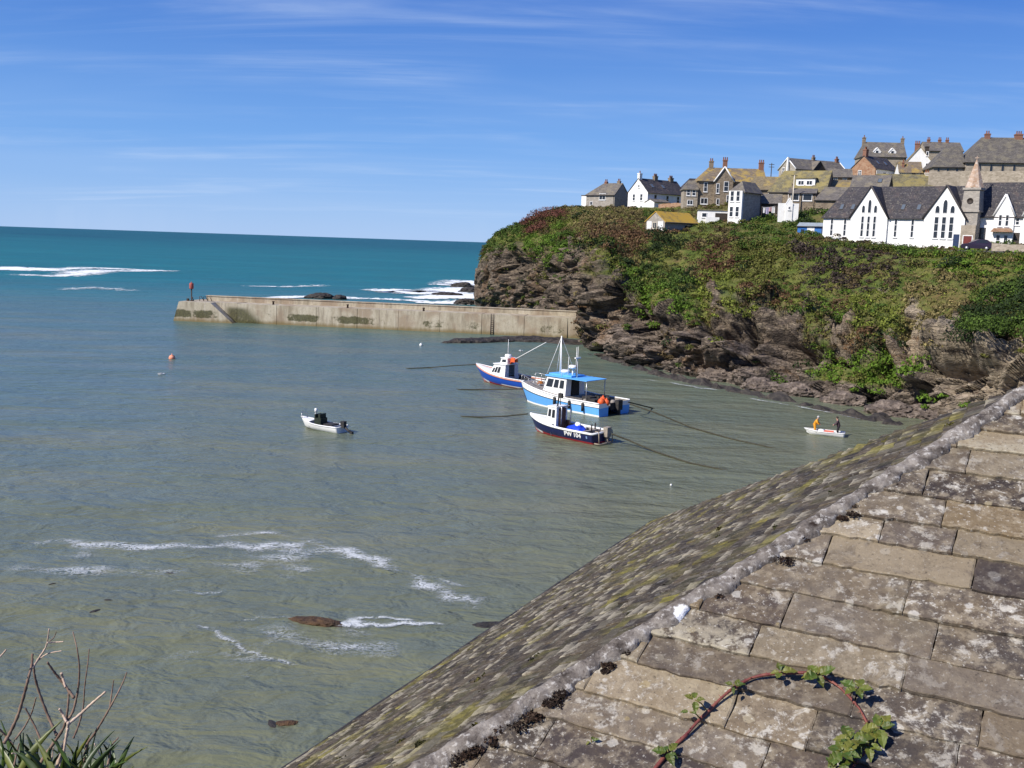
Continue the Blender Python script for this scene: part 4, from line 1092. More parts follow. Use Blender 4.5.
# bell tower with its spire
tb = MB()
TX, TY = 20.6, 1.0
for (z0, z1, w0, w1) in ((-4, 4.2, 2.1, 2.1), (4.2, 4.45, 2.5, 2.5), (4.45, 7.2, 2.3, 2.0), (7.2, 7.5, 2.35, 2.35)):
    v = [(TX + sx * w / 2, TY + sy * w / 2, z) for z, w in ((z0, w0), (z1, w1)) for sx, sy in ((-1, -1), (1, -1), (1, 1), (-1, 1))]
    tb.add(v, [(0, 3, 2, 1), (4, 5, 6, 7), (0, 1, 5, 4), (1, 2, 6, 5), (2, 3, 7, 6), (3, 0, 4, 7)])
two = h.extra('bell_tower', tb, M_SLATEHUNG)
sb = MB()
sb.lathe([(1.25, 7.5), (.68, 9.4), (.10, 11.2), (.0, 11.25)], 8, 0, Matrix.Translation((TX, TY, 0)))
sb.lathe([(.05, 11.2), (.05, 11.8), (0, 11.82)], 6, 0, Matrix.Translation((TX, TY, 0))); sb.box(TX - .25, TX + .25, TY - .03, TY + .03, 11.5, 11.6)
for f_ in sb.sm: pass
sb.sm = [False] * len(sb.sm)
h.extra('spire', sb, stone('spire_stone', (.34, .21, .13), (.42, .30, .22), (.52, .43, .36)), two)
lb = MB(); lb.lathe([(.0, 0), (.42, 0), (.42, .08), (.30, .08), (.30, .03), (0, .03)], 14, 0, Matrix.Translation((TX - .1, TY - 1.08, 5.7)) @ Matrix.Rotation(PI / 2, 4, 'X'))
h.extra('louvre', lb, M_DARKW, two)
h.block(19.75, -.45, 1.9, .4, 2.4, 0, M_STONE_L, None, flat=True, name='porch'); h.door('F', 1.0, 1.1, 2.2, M_REDD, z=-1.25)

h = House('white_terrace', 'white gabled house with dark slate roof at the right edge behind the car', 973, 248, 140, -35)
h.block(0, 0, 17, 7, 4.6, 4.5, M_WHITE, M_SL_DARK, over=.25)
h.window('F', 1.0, .6, .8, 2.2, bars=(0, 2), fm=M_BARGE); h.window('F', 5.25, 3.2, .55, 1.0, bars=(0, 1)); h.door('F', 5.3, .8, 2.0, M_DARKW, z=.2)
for gx in (2.35, 5.95):
    h.block(gx, -.3, 2.5, 3.6, 4.6, 2.7, M_WHITE, M_SL_DARK, axis='y', over=.1, verge=.06, barge=M_WHITEW)
    h.window('L', .8, 3.0, .5, 1.6, bars=(0, 1)); h.window('L', 1.65, 3.0, .5, 1.6, bars=(0, 1))
    h.window('L', .75, .3, .6, 1.6, bars=(0, 1)); h.window('L', 1.7, .3, .6, 1.6, bars=(0, 1))
pc = MB(); pc.prism([(2.2, 2.25), (5.0, 2.25), (4.6, 2.75), (2.6, 2.75)], .9, Matrix.Translation((0, -1.25, 0))); h.extra('porch_canopy', pc, M_BRICK)

h = House('blue_shed', 'small bright blue boarded shed with pale roof at the left end of the school', 797, 237, 158, -30, cat='shed')
h.block(0, 0, 4.0, 2.6, 1.75, .5, M_BLUE, mat('pale_felt', (.30, .34, .37), (.22, .25, .27), 3, .8), over=.15)
h.door('F', 2.05, .9, 1.5, M_WHITEW); h.window('F', .8, .7, .7, .6, bars=(0, 0), fm=M_BLUE)

def stone_wall(name, label, pts, hgt, th, M, cat='wall', dz=-2.5):
    mb = MB()
    P = [at(*p) for p in pts]
    for a, b in zip(P[:-1], P[1:]):
        d = (b - a); d.z = 0; d.normalize(); nn = Vector((-d.y, d.x, 0)) * th / 2
        steps = max(1, int((b - a).length / 1.5))
        for k in range(steps):
            p, q = a.lerp(b, k / steps), a.lerp(b, (k + 1) / steps)
            h0, h1 = hgt + random.uniform(-.07, .07), hgt + random.uniform(-.07, .07)
            V = [p - nn, q - nn, q + nn, p + nn]
            mb.add([v + Vector((0, 0, dz)) for v in V] + [V[0] + Vector((0, 0, h0)), V[1] + Vector((0, 0, h1)), V[2] + Vector((0, 0, h1)), V[3] + Vector((0, 0, h0))],
                   [(4, 5, 6, 7), (0, 1, 5, 4), (2, 3, 7, 6), (3, 0, 4, 7), (1, 2, 6, 5)])
    tag(mb.build(name, M), label, cat)
stone_wall('garden_wall', 'brown stone garden wall between the white cottage and the stone villa', [(659, 209, 212), (676, 208, 208), (696, 208, 203)], 1.0, .4, M_BRICK)
stone_wall('retaining_wall', 'grey stone retaining wall below the slit windowed hall', [(928, 183, 180), (960, 183, 178), (1030, 183, 172), (1080, 183, 168)], 2.0, .6, M_STONE_L)
stone_wall('lane_wall', 'low grey wall along the lane edge at the right of the car', [(992, 249, 130), (1012, 250, 128), (1045, 252, 124)], .7, .35, M_STONE_L)

# lane in front of the school
lm = G('lane_tarmac'); lco = lm.coord('World'); M_LANE = lm.done(lm.ramp(lm.noise(lco, 1.2, 6), [(.35, (.06, .058, .055)), (.65, (.11, .105, .10))]), .9, lm.bump(lm.noise(lco, 30, 2), .3, .01), .2)
mb = MB()
L0 = [at(928, 251.5, 137), at(960, 251.5, 131), at(1000, 252, 126), at(1060, 253, 119)]
for a, b in zip(L0[:-1], L0[1:]):
    w = Vector((.63, .77, 0)) * 5.0; a = Vector((a.x, a.y, 17.02)); b = Vector((b.x, b.y, 17.02))
    mb.add([a, b, b + w, a + w, a - Vector((0, 0, 2)), b - Vector((0, 0, 2))], [(0, 1, 2, 3), (4, 5, 1, 0)])
tag(mb.build('lane', M_LANE), 'narrow grey lane passing in front of the school', 'lane', kind='structure')

# hedge and bushes by the houses
def row_hedge(name, label, a, b, n, r, key, leafs, size, sag=0.0, cat='hedge', hgt=.9):
    cen, rad, col = [], [], []
    A, B = at(*a), at(*b)
    for k in range(n):
        p = A.lerp(B, (k + .5) / n); gz = max(ground_z(p.x, p.y), p.z - 1.2)
        for z in (.15, .6): cen.append((p.x + random.uniform(-.2, .2), p.y + random.uniform(-.3, .3), p.z - hgt + z * hgt + random.uniform(-.12, .12))); rad.append(r * random.uniform(.8, 1.15)); col.append(PAL[random.choice(key)])
    tag(link(name, leaf_mesh(name, np.array(cen), np.array(rad), np.array(col), leafs, size, .85, .3)), label, cat)
row_hedge('clipped_hedge', 'long clipped green hedge along the front of the white school', (738, 240, 150), (915, 246, 136), 52, 1.0, ['olive', 'green', 'olive', 'green'], 150, .22, hgt=1.3)
row_hedge('terrace_hedge', 'lower olive hedge on the grassy terrace edge just under the clipped school hedge', (736, 251, 147), (920, 259, 131), 48, .95, ['olive', 'lime', 'olive', 'green'], 110, .22, hgt=1.3)
row_hedge('lane_hedge', 'green bank hedge below the lane and the parked car', (905, 251, 132), (1045, 255, 117), 30, 1.0, ['green', 'olive', 'bright'], 110, .27)
shrub('green_bush', 'bright green bush below the bay house and the dark lean to', 'bush', [(760, 222, 1.6), (768, 219, 1.6), (776, 221, 1.7), (752, 229, 1.5), (765, 230, 1.7)], 'green', 260, .32)
shrub('garden_bush', 'dark green bush between the white outhouse and the blue shed', 'bush', [(796, 219, 1.4), (803, 216, 1.5), (811, 214, 1.6), (820, 213, 1.5), (828, 214, 1.4), (791, 227, 1.4), (806, 224, 1.6)], ['green', 'dark', 'green', 'dark', 'green', 'green', 'dark'], 260, .32)
shrub('red_leaved_bush', 'pinkish brown bush against the white terrace by the car', 'bush', [(986, 246, .7), (988, 243, .7)], 'rust', 140, .22)
shrub('front_garden_shrub', 'green shrub on the lane between the car and the terrace door', 'bush', [(992, 245, .8), (998, 246, .9), (1004, 247, .8), (1012, 247, .7)], 'green', 160, .24)

# washing line
wl0, wl1 = at(762, 207, 172), at(776, 206, 171)
wr = empty('washing_line', wl0, 0, 'washing line hung with pale pink and white clothes before the dark lean to', 'washing line')
dv = wl1 - wl0
mb = MB(); mb.tube([Vector((0, 0, -2.6)), Vector((0, 0, .15))], .05); mb.tube([dv + Vector((0, 0, -2.6)), dv + Vector((0, 0, .15))], .05); mb.build('post', M_DARKW, wr)
mb = MB(); mb.tube([dv * (k / 8) + Vector((0, 0, -.12 * math.sin(PI * k / 8))) for k in range(9)], .015, 4); mb.build('line', M_WHITEW, wr)
M_CL = [mat('cloth_white', (.72, .70, .68), rough=.9), mat('cloth_pink', (.60, .36, .36), rough=.9), mat('cloth_lilac', (.42, .38, .52), rough=.9)]
for k, (t0, w_, hh, mi) in enumerate(((.08, .45, .9, 0), (.30, .5, 1.1, 2), (.52, .4, .7, 1), (.72, .5, 1.0, 0))):
    mb = MB(); V = []
    for i in range(5):
        for j in range(4):
            p = dv * t0 + Vector((i / 4 * w_, 0, -.1 - j / 3 * hh)); p.y += .06 * math.sin(i * 2 + k) * j / 3; V.append(p)
    V2 = [p + Vector((0, .02, 0)) for p in V]
    F = [(i * 4 + j, (i + 1) * 4 + j, (i + 1) * 4 + j + 1, i * 4 + j + 1) for i in range(4) for j in range(3)]
    mb.add(V + V2, F + [tuple(20 + q for q in f[::-1]) for f in F]); mb.build('garment', M_CL[mi], wr)

# poles
for px, py, Y, hh, lb in ((770, 190, 208, 5.4, 'dark telegraph pole standing between the stone villa and the olive roof'), (792.5, 204, 176, 4.9, 'thin pale pole rising in front of the olive mossy roof')):
    P = at(px, py, Y); r_ = empty('utility_pole', P, 0, lb, 'pole')
    mb = MB(); mb.tube([(0, 0, -3), (0, 0, hh)], [.13, .08], 8); mb.build('post', M_DARKW if hh > 5 else M_CREAM, r_)
    mb = MB()
    for z in ((hh - .3, hh - .8) if hh > 5 else (hh - .1,)): mb.box(-.55, .55, -.05, .05, z - .05, z + .05)
    mb.build('crossarm', M_DARKW, r_)

# parked car
def make_car(P, yaw):
    r_ = empty('parked_car', P, yaw, 'small dark purple hatchback parked on the lane before the white terrace', 'car')
    g = G('car_paint'); M = g.done((.022, .012, .026), .25, None, .6)
    M_TYRE = mat('tyre', (.012, .012, .012), rough=.85); M_RIM = mat('alloy', (.45, .45, .46), rough=.35, metal=.6)
    M_LAMP = mat('lamp_glass', (.6, .6, .58), rough=.15)
    prof = [(-1.9, .35), (-1.95, .62), (-1.85, .80), (-1.05, .93), (-.45, 1.36), (.2, 1.47), (1.1, 1.42), (1.65, 1.02), (1.85, .92), (1.88, .45), (1.75, .28), (-1.75, .26)]
    mb = MB(); n = len(prof)
    for sgn in (0,):
        V = []
        for y, k in ((-.80, 0), (-.72, 1), (.72, 1), (.80, 0)):
            for x, z in prof: V.append((x, y if z < .95 else y * (.86 if k == 0 else .84), z if k else min(z, z * .985)))
        F = [tuple(range(n)), tuple(reversed(range(3 * n, 4 * n)))]
        for r2 in range(3):
            for i in range(n): F.append((r2 * n + i, r2 * n + (i + 1) % n, (r2 + 1) * n + (i + 1) % n, (r2 + 1) * n + i))
        mb.add(V, F)
    mb.build('body', M, r_)
    for s_ in (-1, 1):
        y = s_ * .70
        wb = MB(); wb.add([(-.82, y * 1.10, .98), (.15, y * 1.10, .98), (.15, y * 1.0, 1.38), (-.38, y * 1.0, 1.33)], [(0, 1, 2, 3)]); wb.add([(.25, y * 1.10, .98), (1.3, y * 1.10, 1.0), (1.02, y * 1.0, 1.35), (.25, y * 1.0, 1.38)], [(0, 1, 2, 3)])
        wb.build('side_window', M_GLASS, r_)
    wb = MB(); wb.add([(-1.06, -.6, .97), (-1.06, .6, .97), (-.50, .54, 1.36), (-.50, -.54, 1.36)], [(0, 1, 2, 3)]); wb.build('windscreen', M_GLASS, r_)
    wb = MB(); wb.add([(1.66, -.58, 1.05), (1.66, .58, 1.05), (1.17, .52, 1.40), (1.17, -.52, 1.40)], [(0, 1, 2, 3)]); wb.build('rear_window', M_GLASS, r_)
    for x in (-1.2, 1.15):
        for y in (-.76, .76):
            T = Matrix.Translation((x, y, .31)) @ Matrix.Rotation(PI / 2, 4, 'X')
            wm = MB(); wm.lathe([(.0, -.1), (.27, -.1), (.31, -.07), (.31, .07), (.27, .1), (.0, .1)], 16, 0, T); wo = wm.build('wheel', M_TYRE, r_)
            wm = MB(); wm.lathe([(.0, -.105), (.2, -.105), (.2, .105), (.0, .105)], 12, 0, T); wm.build('rim', M_RIM, wo)
    for y in (-.55, .55):
        lb_ = MB(); lb_.box(-1.96, -1.84, y - .17, y + .17, .62, .76); lb_.build('headlight', M_LAMP, r_)
P = at(977, 250.5, 131.5); make_car(Vector((P.x, P.y, 17.03)), R(-28))

# ------------------------------------------------------------------ boats
def paint(name, c, rough=.35, dirt=.45):
    g = G(name); co = g.coord('Object'); f = g.noise(g.coord('Object', (1.6, 1.6, .28)), 2.2, 6, .7)
    return g.done(g.mix(g.rng(f, .5, .75, 0, dirt), c, tuple(x * .45 + .03 for x in c)), rough, None, .45)
M_BWHITE = paint('boat_white', (.80, .79, .76), .4, .4)
M_BBLUE = paint('hull_royal_blue', (.012, .075, .42))
M_BNAVY = paint('hull_navy', (.010, .016, .075))
M_BSKY = paint('hull_sky_blue', (.13, .40, .80), .4, .22)
M_BROOF = paint('roof_sky_blue', (.12, .42, .85), .4)
M_BRED = paint('antifouling_red', (.42, .022, .03), .6)
M_BSAL = paint('gunwale_salmon', (.55, .25, .17), .5)
M_BDECK = mat('boat_deck', (.30, .27, .24), (.18, .16, .14), 4, .8)
M_BDARK = mat('boat_dark_gear', (.018, .018, .02), (.05, .045, .04), 6, .7)
M_STEEL = mat('steel', (.50, .50, .50), rough=.3, metal=.7)
M_ORANGE = mat('orange_plastic', (.80, .13, .03), (.66, .10, .03), 4, .5)
M_TARP = mat('blue_tarp', (.012, .045, .50), (.02, .07, .60), 4, .5)
M_ROPE = mat('mooring_rope', (.035, .032, .022), (.06, .055, .035), 6, .9)
M_WOODB = mat('cabin_brown', (.11, .045, .025), (.16, .08, .05), 5, .6)

class Boat:
    def __init__(s, name, label, cat, L, B, sheer, keel, pos, yaw, bow=.42, tran=.86, flare=.18, cat_group=None, rake=.10):
        """local +x is the bow, z = 0 the water."""
        s.L, s.B, s.sheer, s.keel, s.bow, s.tran, s.flare, s.rake = L, B, sheer, keel, bow, tran, flare, rake
        s.root = empty(name, pos, yaw, label, cat, cat_group)
    def hb(s, t):                 # half beam at the gunwale, t 0 stern .. 1 bow
        if t < 1 - s.bow: return s.B / 2 * (s.tran + (1 - s.tran) * math.sin(min(1, t / (1 - s.bow)) * PI / 2))
        u = (t - (1 - s.bow)) / s.bow
        return s.B / 2 * max(0.0, 1 - u ** 2.3)
    def zs(s, t): return s.sheer[0] + (s.sheer[1] - s.sheer[0]) * t + (s.sheer[2] - s.sheer[1]) * max(0, t - .35) ** 2 / .4225
    def pt(s, t, v):              # v 0 keel .. 1 gunwale
        x = (t - .5) * s.L + s.rake * s.L * t ** 4 * v - s.rake * s.L * .5 * t ** 4
        z = s.keel + (s.zs(t) - s.keel) * v
        zk = s.keel + (max(0, t - .8) / .2) ** 2 * (-s.keel + .15)
        z = zk + (s.zs(t) - zk) * v
        w = s.hb(t) * (1 - s.flare * (1 - v) - .55 * (1 - v) ** 3 * (1 + .5 * t) - .25 * t * (1 - v)) if v < 1 else s.hb(t)
        return x, max(0.015, w), z
    def hull(s, cols, ns=26, deck_t=None, thick=.09, sole=.15, name='hull'):
        """cols: list of (upper z fraction of the height above water, material)."""
        vs = [0, .2, .38, .5, .58, .64, .7, .78, .86, .93, .97, 1.0]
        mats = [c[1] for c in cols]
        mb = MB(); ring = []
        for i in range(ns + 1):
            t = i / ns; ring.append([s.pt(t, v) for v in vs])
        def mi(z, t):
            fr = z / s.zs(t)
            for k, (a, _) in enumerate(cols):
                if fr <= a: return k
            return len(cols) - 1
        for sg in (-1, 1):
            V = [(x, sg * w, z) for r_ in ring for x, w, z in r_]; n = len(vs); base = len(mb.v)
            mb.v += V
            for i in range(ns):
                for j in range(n - 1):
                    zc = sum(ring[i + a][j + b][2] for a in (0, 1) for b in (0, 1)) / 4
                    mb.f.append((base + i * n + j, base + (i + 1) * n + j, base + (i + 1) * n + j + 1, base + i * n + j + 1)); mb.mi.append(mi(zc, (i + .5) / ns)); mb.sm.append(True)
        n = len(vs); tot = (ns + 1) * n
        for j in range(n - 1):     # transom
            mb.f.append((j, tot + j, tot + j + 1, j + 1)); zc = (ring[0][j][2] + ring[0][j + 1][2]) / 2; mb.mi.append(mi(zc, 0)); mb.sm.append(False)
        # inside skin and sole
        base = len(mb.v)
        m = len(mats); s.ns = ns
        o = mb.build(name, mats, s.root)
        ib = MB(); V = []
        last = int(ns * (deck_t or .97))
        for i in range(last + 1):
            t = i / ns; x, w, z = s.pt(t, 1.0); wi = max(.006, w - thick)
            zk = s.pt(t, 0)[2]; sz = max(sole, zk + .12)
            v_ = min(.9, max(.1, (sz - zk) / max(.01, s.zs(t) - zk))); ws = max(.004, s.pt(t, v_)[1] - thick)
            xx = max(x, -s.L / 2 + thick) - (.0 if t < .8 else .06)
            V += [(xx, wi, z - .01), (xx, ws, sz), (xx, -ws, sz), (xx, -wi, z - .01)]
        ns = last
        F = [(i * 4 + j, i * 4 + j + 1, (i + 1) * 4 + j + 1, (i + 1) * 4 + j) for i in range(ns) for j in range(3)] + [(0, 1, 2, 3)]
        ib.add(V, F); ib.build('cockpit', s.inner if hasattr(s, 'inner') else M_BDECK, s.root)
        return o
    def gunwale(s, m, w=.12, h=.07, name='gunwale', t1=1.0, drop=0.0):
        mb = MB(); pts = []
        for i in range(31):
            x, wd, z = s.pt(i / 30 * t1, 1.0); pts.append(Vector((x, -wd, z + h * .4 - drop)))
        for i in range(29, -1, -1):
            x, wd, z = s.pt(i / 30 * t1, 1.0); pts.append(Vector((x, wd, z + h * .4 - drop)))
        mb.tube(pts + [pts[0]], w / 2, 6); return mb.build(name, m, s.root)
    def foredeck(s, t0, m, drop=.03, crown=.08, name='foredeck'):
        mb = MB(); V = []; n = 14
        for i in range(n + 1):
            t = t0 + (1 - t0) * i / n; x, w, z = s.pt(t, 1.0)
            for k in range(5):
                e = (k - 2) / 2; V.append((x, w * e * .985, z - drop + crown * (1 - e * e)))
        mb.add(V, [(i * 5 + k, (i + 1) * 5 + k, (i + 1) * 5 + k + 1, i * 5 + k + 1) for i in range(n) for k in range(4)], 0, True)
        # bulkhead down to the sole
        x, w, z = s.pt(t0, 1.0); mb.add([(x, -w * .95, z - drop), (x, w * .95, z - drop), (x, w * .8, .12), (x, -w * .8, .12)], [(0, 1, 2, 3)])
        return mb.build(name, m, s.root)
    def part(s, name, mb, m, parent=None): return mb.build(name, m, parent or s.root)
def cabin(b, x0, x1, w, z0, z1, mwall, mroof, win, slope=.35, rear_open=True, roof_over=.12, taper=.9, name='wheelhouse', back=0.0):
    """wheelhouse with raked front; win: list of (side, u0, u1, v0, v1)."""
    mb = MB(); h = z1 - z0; wt = w * taper; xf = x1 - slope * h
    V = [(x0, -w / 2, z0), (x1, -w / 2, z0), (x1, w / 2, z0), (x0, w / 2, z0), (x0 + back, -wt / 2, z1), (xf, -wt / 2, z1), (xf, wt / 2, z1), (x0 + back, wt / 2, z1)]
    mb.add(V, [(4, 5, 6, 7), (0, 1, 5, 4), (1, 2, 6, 5), (2, 3, 7, 6)] + ([] if rear_open else [(3, 0, 4, 7)]))
    if rear_open:
        mb.add([(x0, -w / 2, z0), (x0, -w * .22, z0), (x0 + back, -wt * .22, z1), (x0 + back, -wt / 2, z1)], [(0, 1, 2, 3)])
        mb.add([(x0, w / 2, z0), (x0, w * .22, z0), (x0 + back, wt * .22, z1), (x0 + back, wt / 2, z1)], [(0, 1, 2, 3)])
    wo = mb.build(name, mwall, b.root)
    def q(face, u, v):
        A = {'P': (3, 2, 6, 7), 'F': (1, 2, 6, 5), 'S': (0, 1, 5, 4), 'A': (0, 3, 7, 4)}[face]
        p = [Vector(V[i]) for i in A]
        lo, hi = p[0].lerp(p[1], u), p[3].lerp(p[2], u); return lo.lerp(hi, v)
    for face, u0, u1, v0, v1 in win:
        P = [q(face, u0, v0), q(face, u1, v0), q(face, u1, v1), q(face, u0, v1)]
        nn = {'P': Vector((0, 1, .1)), 'F': Vector((1, 0, .3)), 'S': Vector((0, -1, .1)), 'A': Vector((-1, 0, 0))}[face] * .012
        gb = MB(); gb.add([p + nn for p in P] + [p - nn * 2 for p in P], [(0, 1, 2, 3), (0, 4, 5, 1), (1, 5, 6, 2), (2, 6, 7, 3), (3, 7, 4, 0)]); gb.build('window', M_GLASS, wo)
    rb = MB(); rb.box(x0 + back - roof_over, xf + roof_over, -wt / 2 - roof_over, wt / 2 + roof_over, z1 + .003, z1 + .09); rb.build('cabin_roof', mroof, wo)
    return wo
def arcpts(a, b, sag, n=12):
    return [Vector(a).lerp(Vector(b), k / n) + Vector((0, 0, -sag * 4 * (k / n) * (1 - k / n))) for k in range(n + 1)]

# --- royal blue boat, farthest
yaw = math.atan2(.68, -.73)
p = onz(512.5, 385.5, 0); dirb = Vector((math.cos(yaw), math.sin(yaw), 0))
b = Boat('fishing_boat', 'royal blue fishing boat with red waterline and white wheelhouse, farthest of the three moored together', 'boat', 10.6, 3.5, (.85, .95, 1.75), -.7, p, yaw, bow=.5, rake=.12, cat_group='fishing boats moored in the harbour')
b.inner = M_BDARK
b.hull([(.13, M_BRED), (.21, M_BWHITE), (1.1, M_BBLUE)], deck_t=.58)
b.gunwale(M_BSAL, .16); b.gunwale(M_BWHITE, .10, .07, 'bulwark_rail', drop=-.14)
b.foredeck(.54, M_BWHITE, 0, .18)
cabin(b, .2, 2.9, 2.3, .8, 2.35, M_BWHITE, M_BWHITE, [('P', .36, .54, .38, .82), ('P', .58, .73, .38, .80), ('P', .77, .90, .38, .72), ('F', .1, .45, .4, .8), ('F', .55, .9, .4, .8)], .62)
cabin(b, .25, 1.35, 1.5, 2.45, 3.05, M_BWHITE, M_BWHITE, [('P', .2, .8, .3, .8)], .25, True, .08, .92, 'flybridge')
mb = MB(); mb.lathe([(0, 3.15), (.35, 3.15), (.42, 3.3), (.35, 3.48), (0, 3.5)], 12, 0, Matrix.Translation((.8, 0, 0))); b.part('radar', mb, M_BWHITE)
mb = MB(); mb.tube([(.75, .1, 3.45), (.75, .1, 5.2)], [.05, .02], 6); b.part('aerial', mb, M_BWHITE)
mb = MB(); mb.tube([(.1, .3, 2.5), (-.1, .3, 3.15), (-.5, .3, 3.1)], .12, 6); mb.box(-.75, -.1, .05, .6, 2.75, 3.1); b.part('winch', mb, M_ORANGE)
mb = MB(); mb.tube([(-.2, .3, 2.9), (-5.0, .2, 5.4)], [.05, .035], 6); b.part('boom', mb, M_BWHITE)
for x in (-1.2, -2.3, -3.3):
    mb = MB(); mb.box(x - .4, x + .4, -1.0, .9, .16, .75 + .2 * random.random()); b.part('gear_box', mb, M_BDARK)
mb = MB(); mb.box(-4.3, -4.0, -1.2, 1.2, .2, 1.15); b.part('stern_bench', mb, M_BDECK)
BOAT1 = b

# --- sky blue catamaran
yaw = math.atan2(.69, -.72)
hd = Vector((math.cos(yaw), math.sin(yaw), 0)); sd_ = Vector((-hd.y, hd.x, 0))   # sd_ points to port (towards the camera side is -?)
near = onz(598.5, 417.5, 0); far = onz(629, 412.5, 0)
LC, BC = 10.6, (far - near).length
p = (near + far) / 2 + hd * LC / 2
cat = empty('catamaran', p, yaw, 'pale blue and white catamaran workboat with tall mast, middle of the three moored together', 'boat', 'fishing boats moored in the harbour')
cm = MB(); hw = BC / 2
def sec(x, t):        # twin hulls joined by a bridge deck
    z = 1.25 + .75 * max(0, t - .35) ** 1.4 / .55
    w = hw * (1 - (.55 * max(0, (t - .55) / .45) ** 2.4))
    return w, z
N = 22
def strip(fn, mi):
    for i in range(N):
        a, c = fn(i / N), fn((i + 1) / N)
        cm.add([a[0], c[0], c[1], a[1]], [(0, 1, 2, 3)], mi, True)
def X(t, up=0): return -LC / 2 + t * (LC + up * .8 * (t ** 3)) 
for sg in (-1, 1):
    strip(lambda t: ((X(t), sg * sec(0, t)[0] * (.97 - .12 * t), .16), (X(t, .6), sg * sec(0, t)[0], sec(0, t)[1] * .66)), 0)
    strip(lambda t: ((X(t), sg * sec(0, t)[0] * (.93 - .16 * t), -.5), (X(t), sg * sec(0, t)[0] * (.97 - .12 * t), .16)), 1)
    strip(lambda t: ((X(t, .6), sg * sec(0, t)[0], sec(0, t)[1] * .66), (X(t, .62), sg * (sec(0, t)[0] + .03), sec(0, t)[1] * .71)), 2)
    strip(lambda t: ((X(t, .62), sg * (sec(0, t)[0] + .0), sec(0, t)[1] * .71), (X(t, 1), sg * (sec(0, t)[0] - .03), sec(0, t)[1])), 1)
    strip(lambda t: ((X(t), sg * sec(0, t)[0] * (.97 - .12 * t), -.5), (X(t), sg * max(.15, sec(0, t)[0] - 1.45), .55)), 0)
    # transoms
    w = hw; cm.add([(X(0), sg * w * .93, -.5), (X(0), sg * (w - 1.45), -.5), (X(0), sg * (w - 1.45), .85), (X(0), sg * w, .8)], [(0, 1, 2, 3)], 0)
    cm.add([(X(0), sg * w, .80), (X(0), sg * (w - 1.45), .85), (X(0), sg * (w - 1.5), 1.25), (X(0), sg * (w - .03), 1.25)], [(0, 1, 2, 3)], 1)
strip(lambda t: ((X(t), -max(.15, sec(0, t)[0] - 1.45), .55), (X(t), max(.15, sec(0, t)[0] - 1.45), .55)), 2)
tb_ = N
w, z = sec(0, 1); cm.add([(X(1, 1), -w, z), (X(1, 1), w, z), (X(1), w * .8, -.4), (X(1), -w * .8, -.4)], [(0, 1, 2, 3)], 1)
M_BLACKT = paint('boat_black_band', (.015, .018, .03))
hull = cm.build('hull', [M_BSKY, M_BWHITE, M_BLACKT], cat)
for t_ in (.18, .34, .52):
    fm_ = MB(); w_, z_ = sec(0, t_); fm_.tube([(X(t_), w_ + .12, z_ * .9), (X(t_), w_ + .10, z_ * .28)], .13, 8); fm_.tube([(X(t_), w_ + .05, z_), (X(t_), w_ + .12, z_ * .9)], .02, 4); fm_.build('fender', M_BDARK, cat)
br_ = MB()
for sg in (-1, 1):
    P_ = [Vector((X(t_, 1), sg * (sec(0, t_)[0] - .08), sec(0, t_)[1] + .75)) for t_ in (.72, .8, .88, .95, .995)]
    br_.tube(P_, .03, 5)
    for q_ in P_: br_.tube([q_, q_ - Vector((0, 0, .75))], .025, 5)
br_.build('bow_rail', M_STEEL, cat)
rc_ = MB()
for k in range(4): rc_.tube([(4.2 + .32 * math.cos(a * .6) * (1 - k * .12), .2 + .32 * math.sin(a * .6) * (1 - k * .12), 1.95 + k * .05) for a in range(11)], .035, 5)
rc_.build('rope_coil', mat('orange_rope', (.45, .16, .03), rough=.9), cat)
dk = MB()
for i in range(N):
    t0, t1 = i / N, (i + 1) / N
    zz = lambda t: sec(0, t)[1] - (.45 if t < .45 else .06)
    xx = lambda t: X(t, 1)
    a, c = sec(0, t0)[0] - .1, sec(0, t1)[0] - .1
    dk.add([(xx(t0), -a, zz(t0)), (xx(t1), -c, zz(t1)), (xx(t1), c, zz(t1)), (xx(t0), a, zz(t0))], [(0, 1, 2, 3)])
    for sg in (-1, 1): dk.add([(xx(t0), sg * a, zz(t0)), (xx(t1), sg * c, zz(t1)), (xx(t1), sg * c, sec(0, t1)[1] + .01), (xx(t0), sg * a, sec(0, t0)[1] + .01)], [(0, 1, 2, 3)])
dk.build('deck', M_BDECK, cat)
rl = MB()
for sg in (-1, 1): rl.tube([(X(i / 20, 1), sg * sec(0, i / 20)[0], sec(0, i / 20)[1] + .03) for i in range(21)], .07, 6)
rl.build('gunwale', M_BWHITE, cat)
class _B: pass
cb = _B(); cb.root = cat
wh = cabin(cb, -.3, 2.8, 3.0, 1.2, 3.05, M_BWHITE, M_BROOF, [('P', .10, .30, .42, .86), ('P', .36, .57, .42, .86), ('P', .63, .92, .42, .86), ('F', .06, .32, .45, .85), ('F', .37, .63, .45, .85), ('F', .68, .94, .45, .85)], .32, True, .18)
cw = MB(); cw.box(-3.0, -.5, -1.55, 1.55, 3.06, 3.12); cw.box(-.6, 2.35, -1.0, 1.0, 3.15, 3.3); cw.build('canopy', M_BROOF, wh)
pb_ = MB()
for y in (-1.4, 1.4): pb_.tube([(-2.9, y, 1.0), (-2.9, y, 3.06)], .045, 6)
pb_.build('canopy_post', M_STEEL, wh)
dr = MB(); dr.box(-.35, -.29, -.5, .5, .9, 2.8); dr.build('cabin_doorway', M_BDARK, wh)
ms = MB(); ms.tube([(1.75, 0, 3.0), (1.75, 0, 7.0)], [.085, .06], 8); ms.build('mast', M_BWHITE, cat)
st = MB()
for q in ((3.1, -.9, 2.3), (.6, -1.1, 3.1), (.6, 1.1, 3.1), (3.1, .9, 2.3)): st.tube([(1.75, 0, 6.9), q], .028, 4)
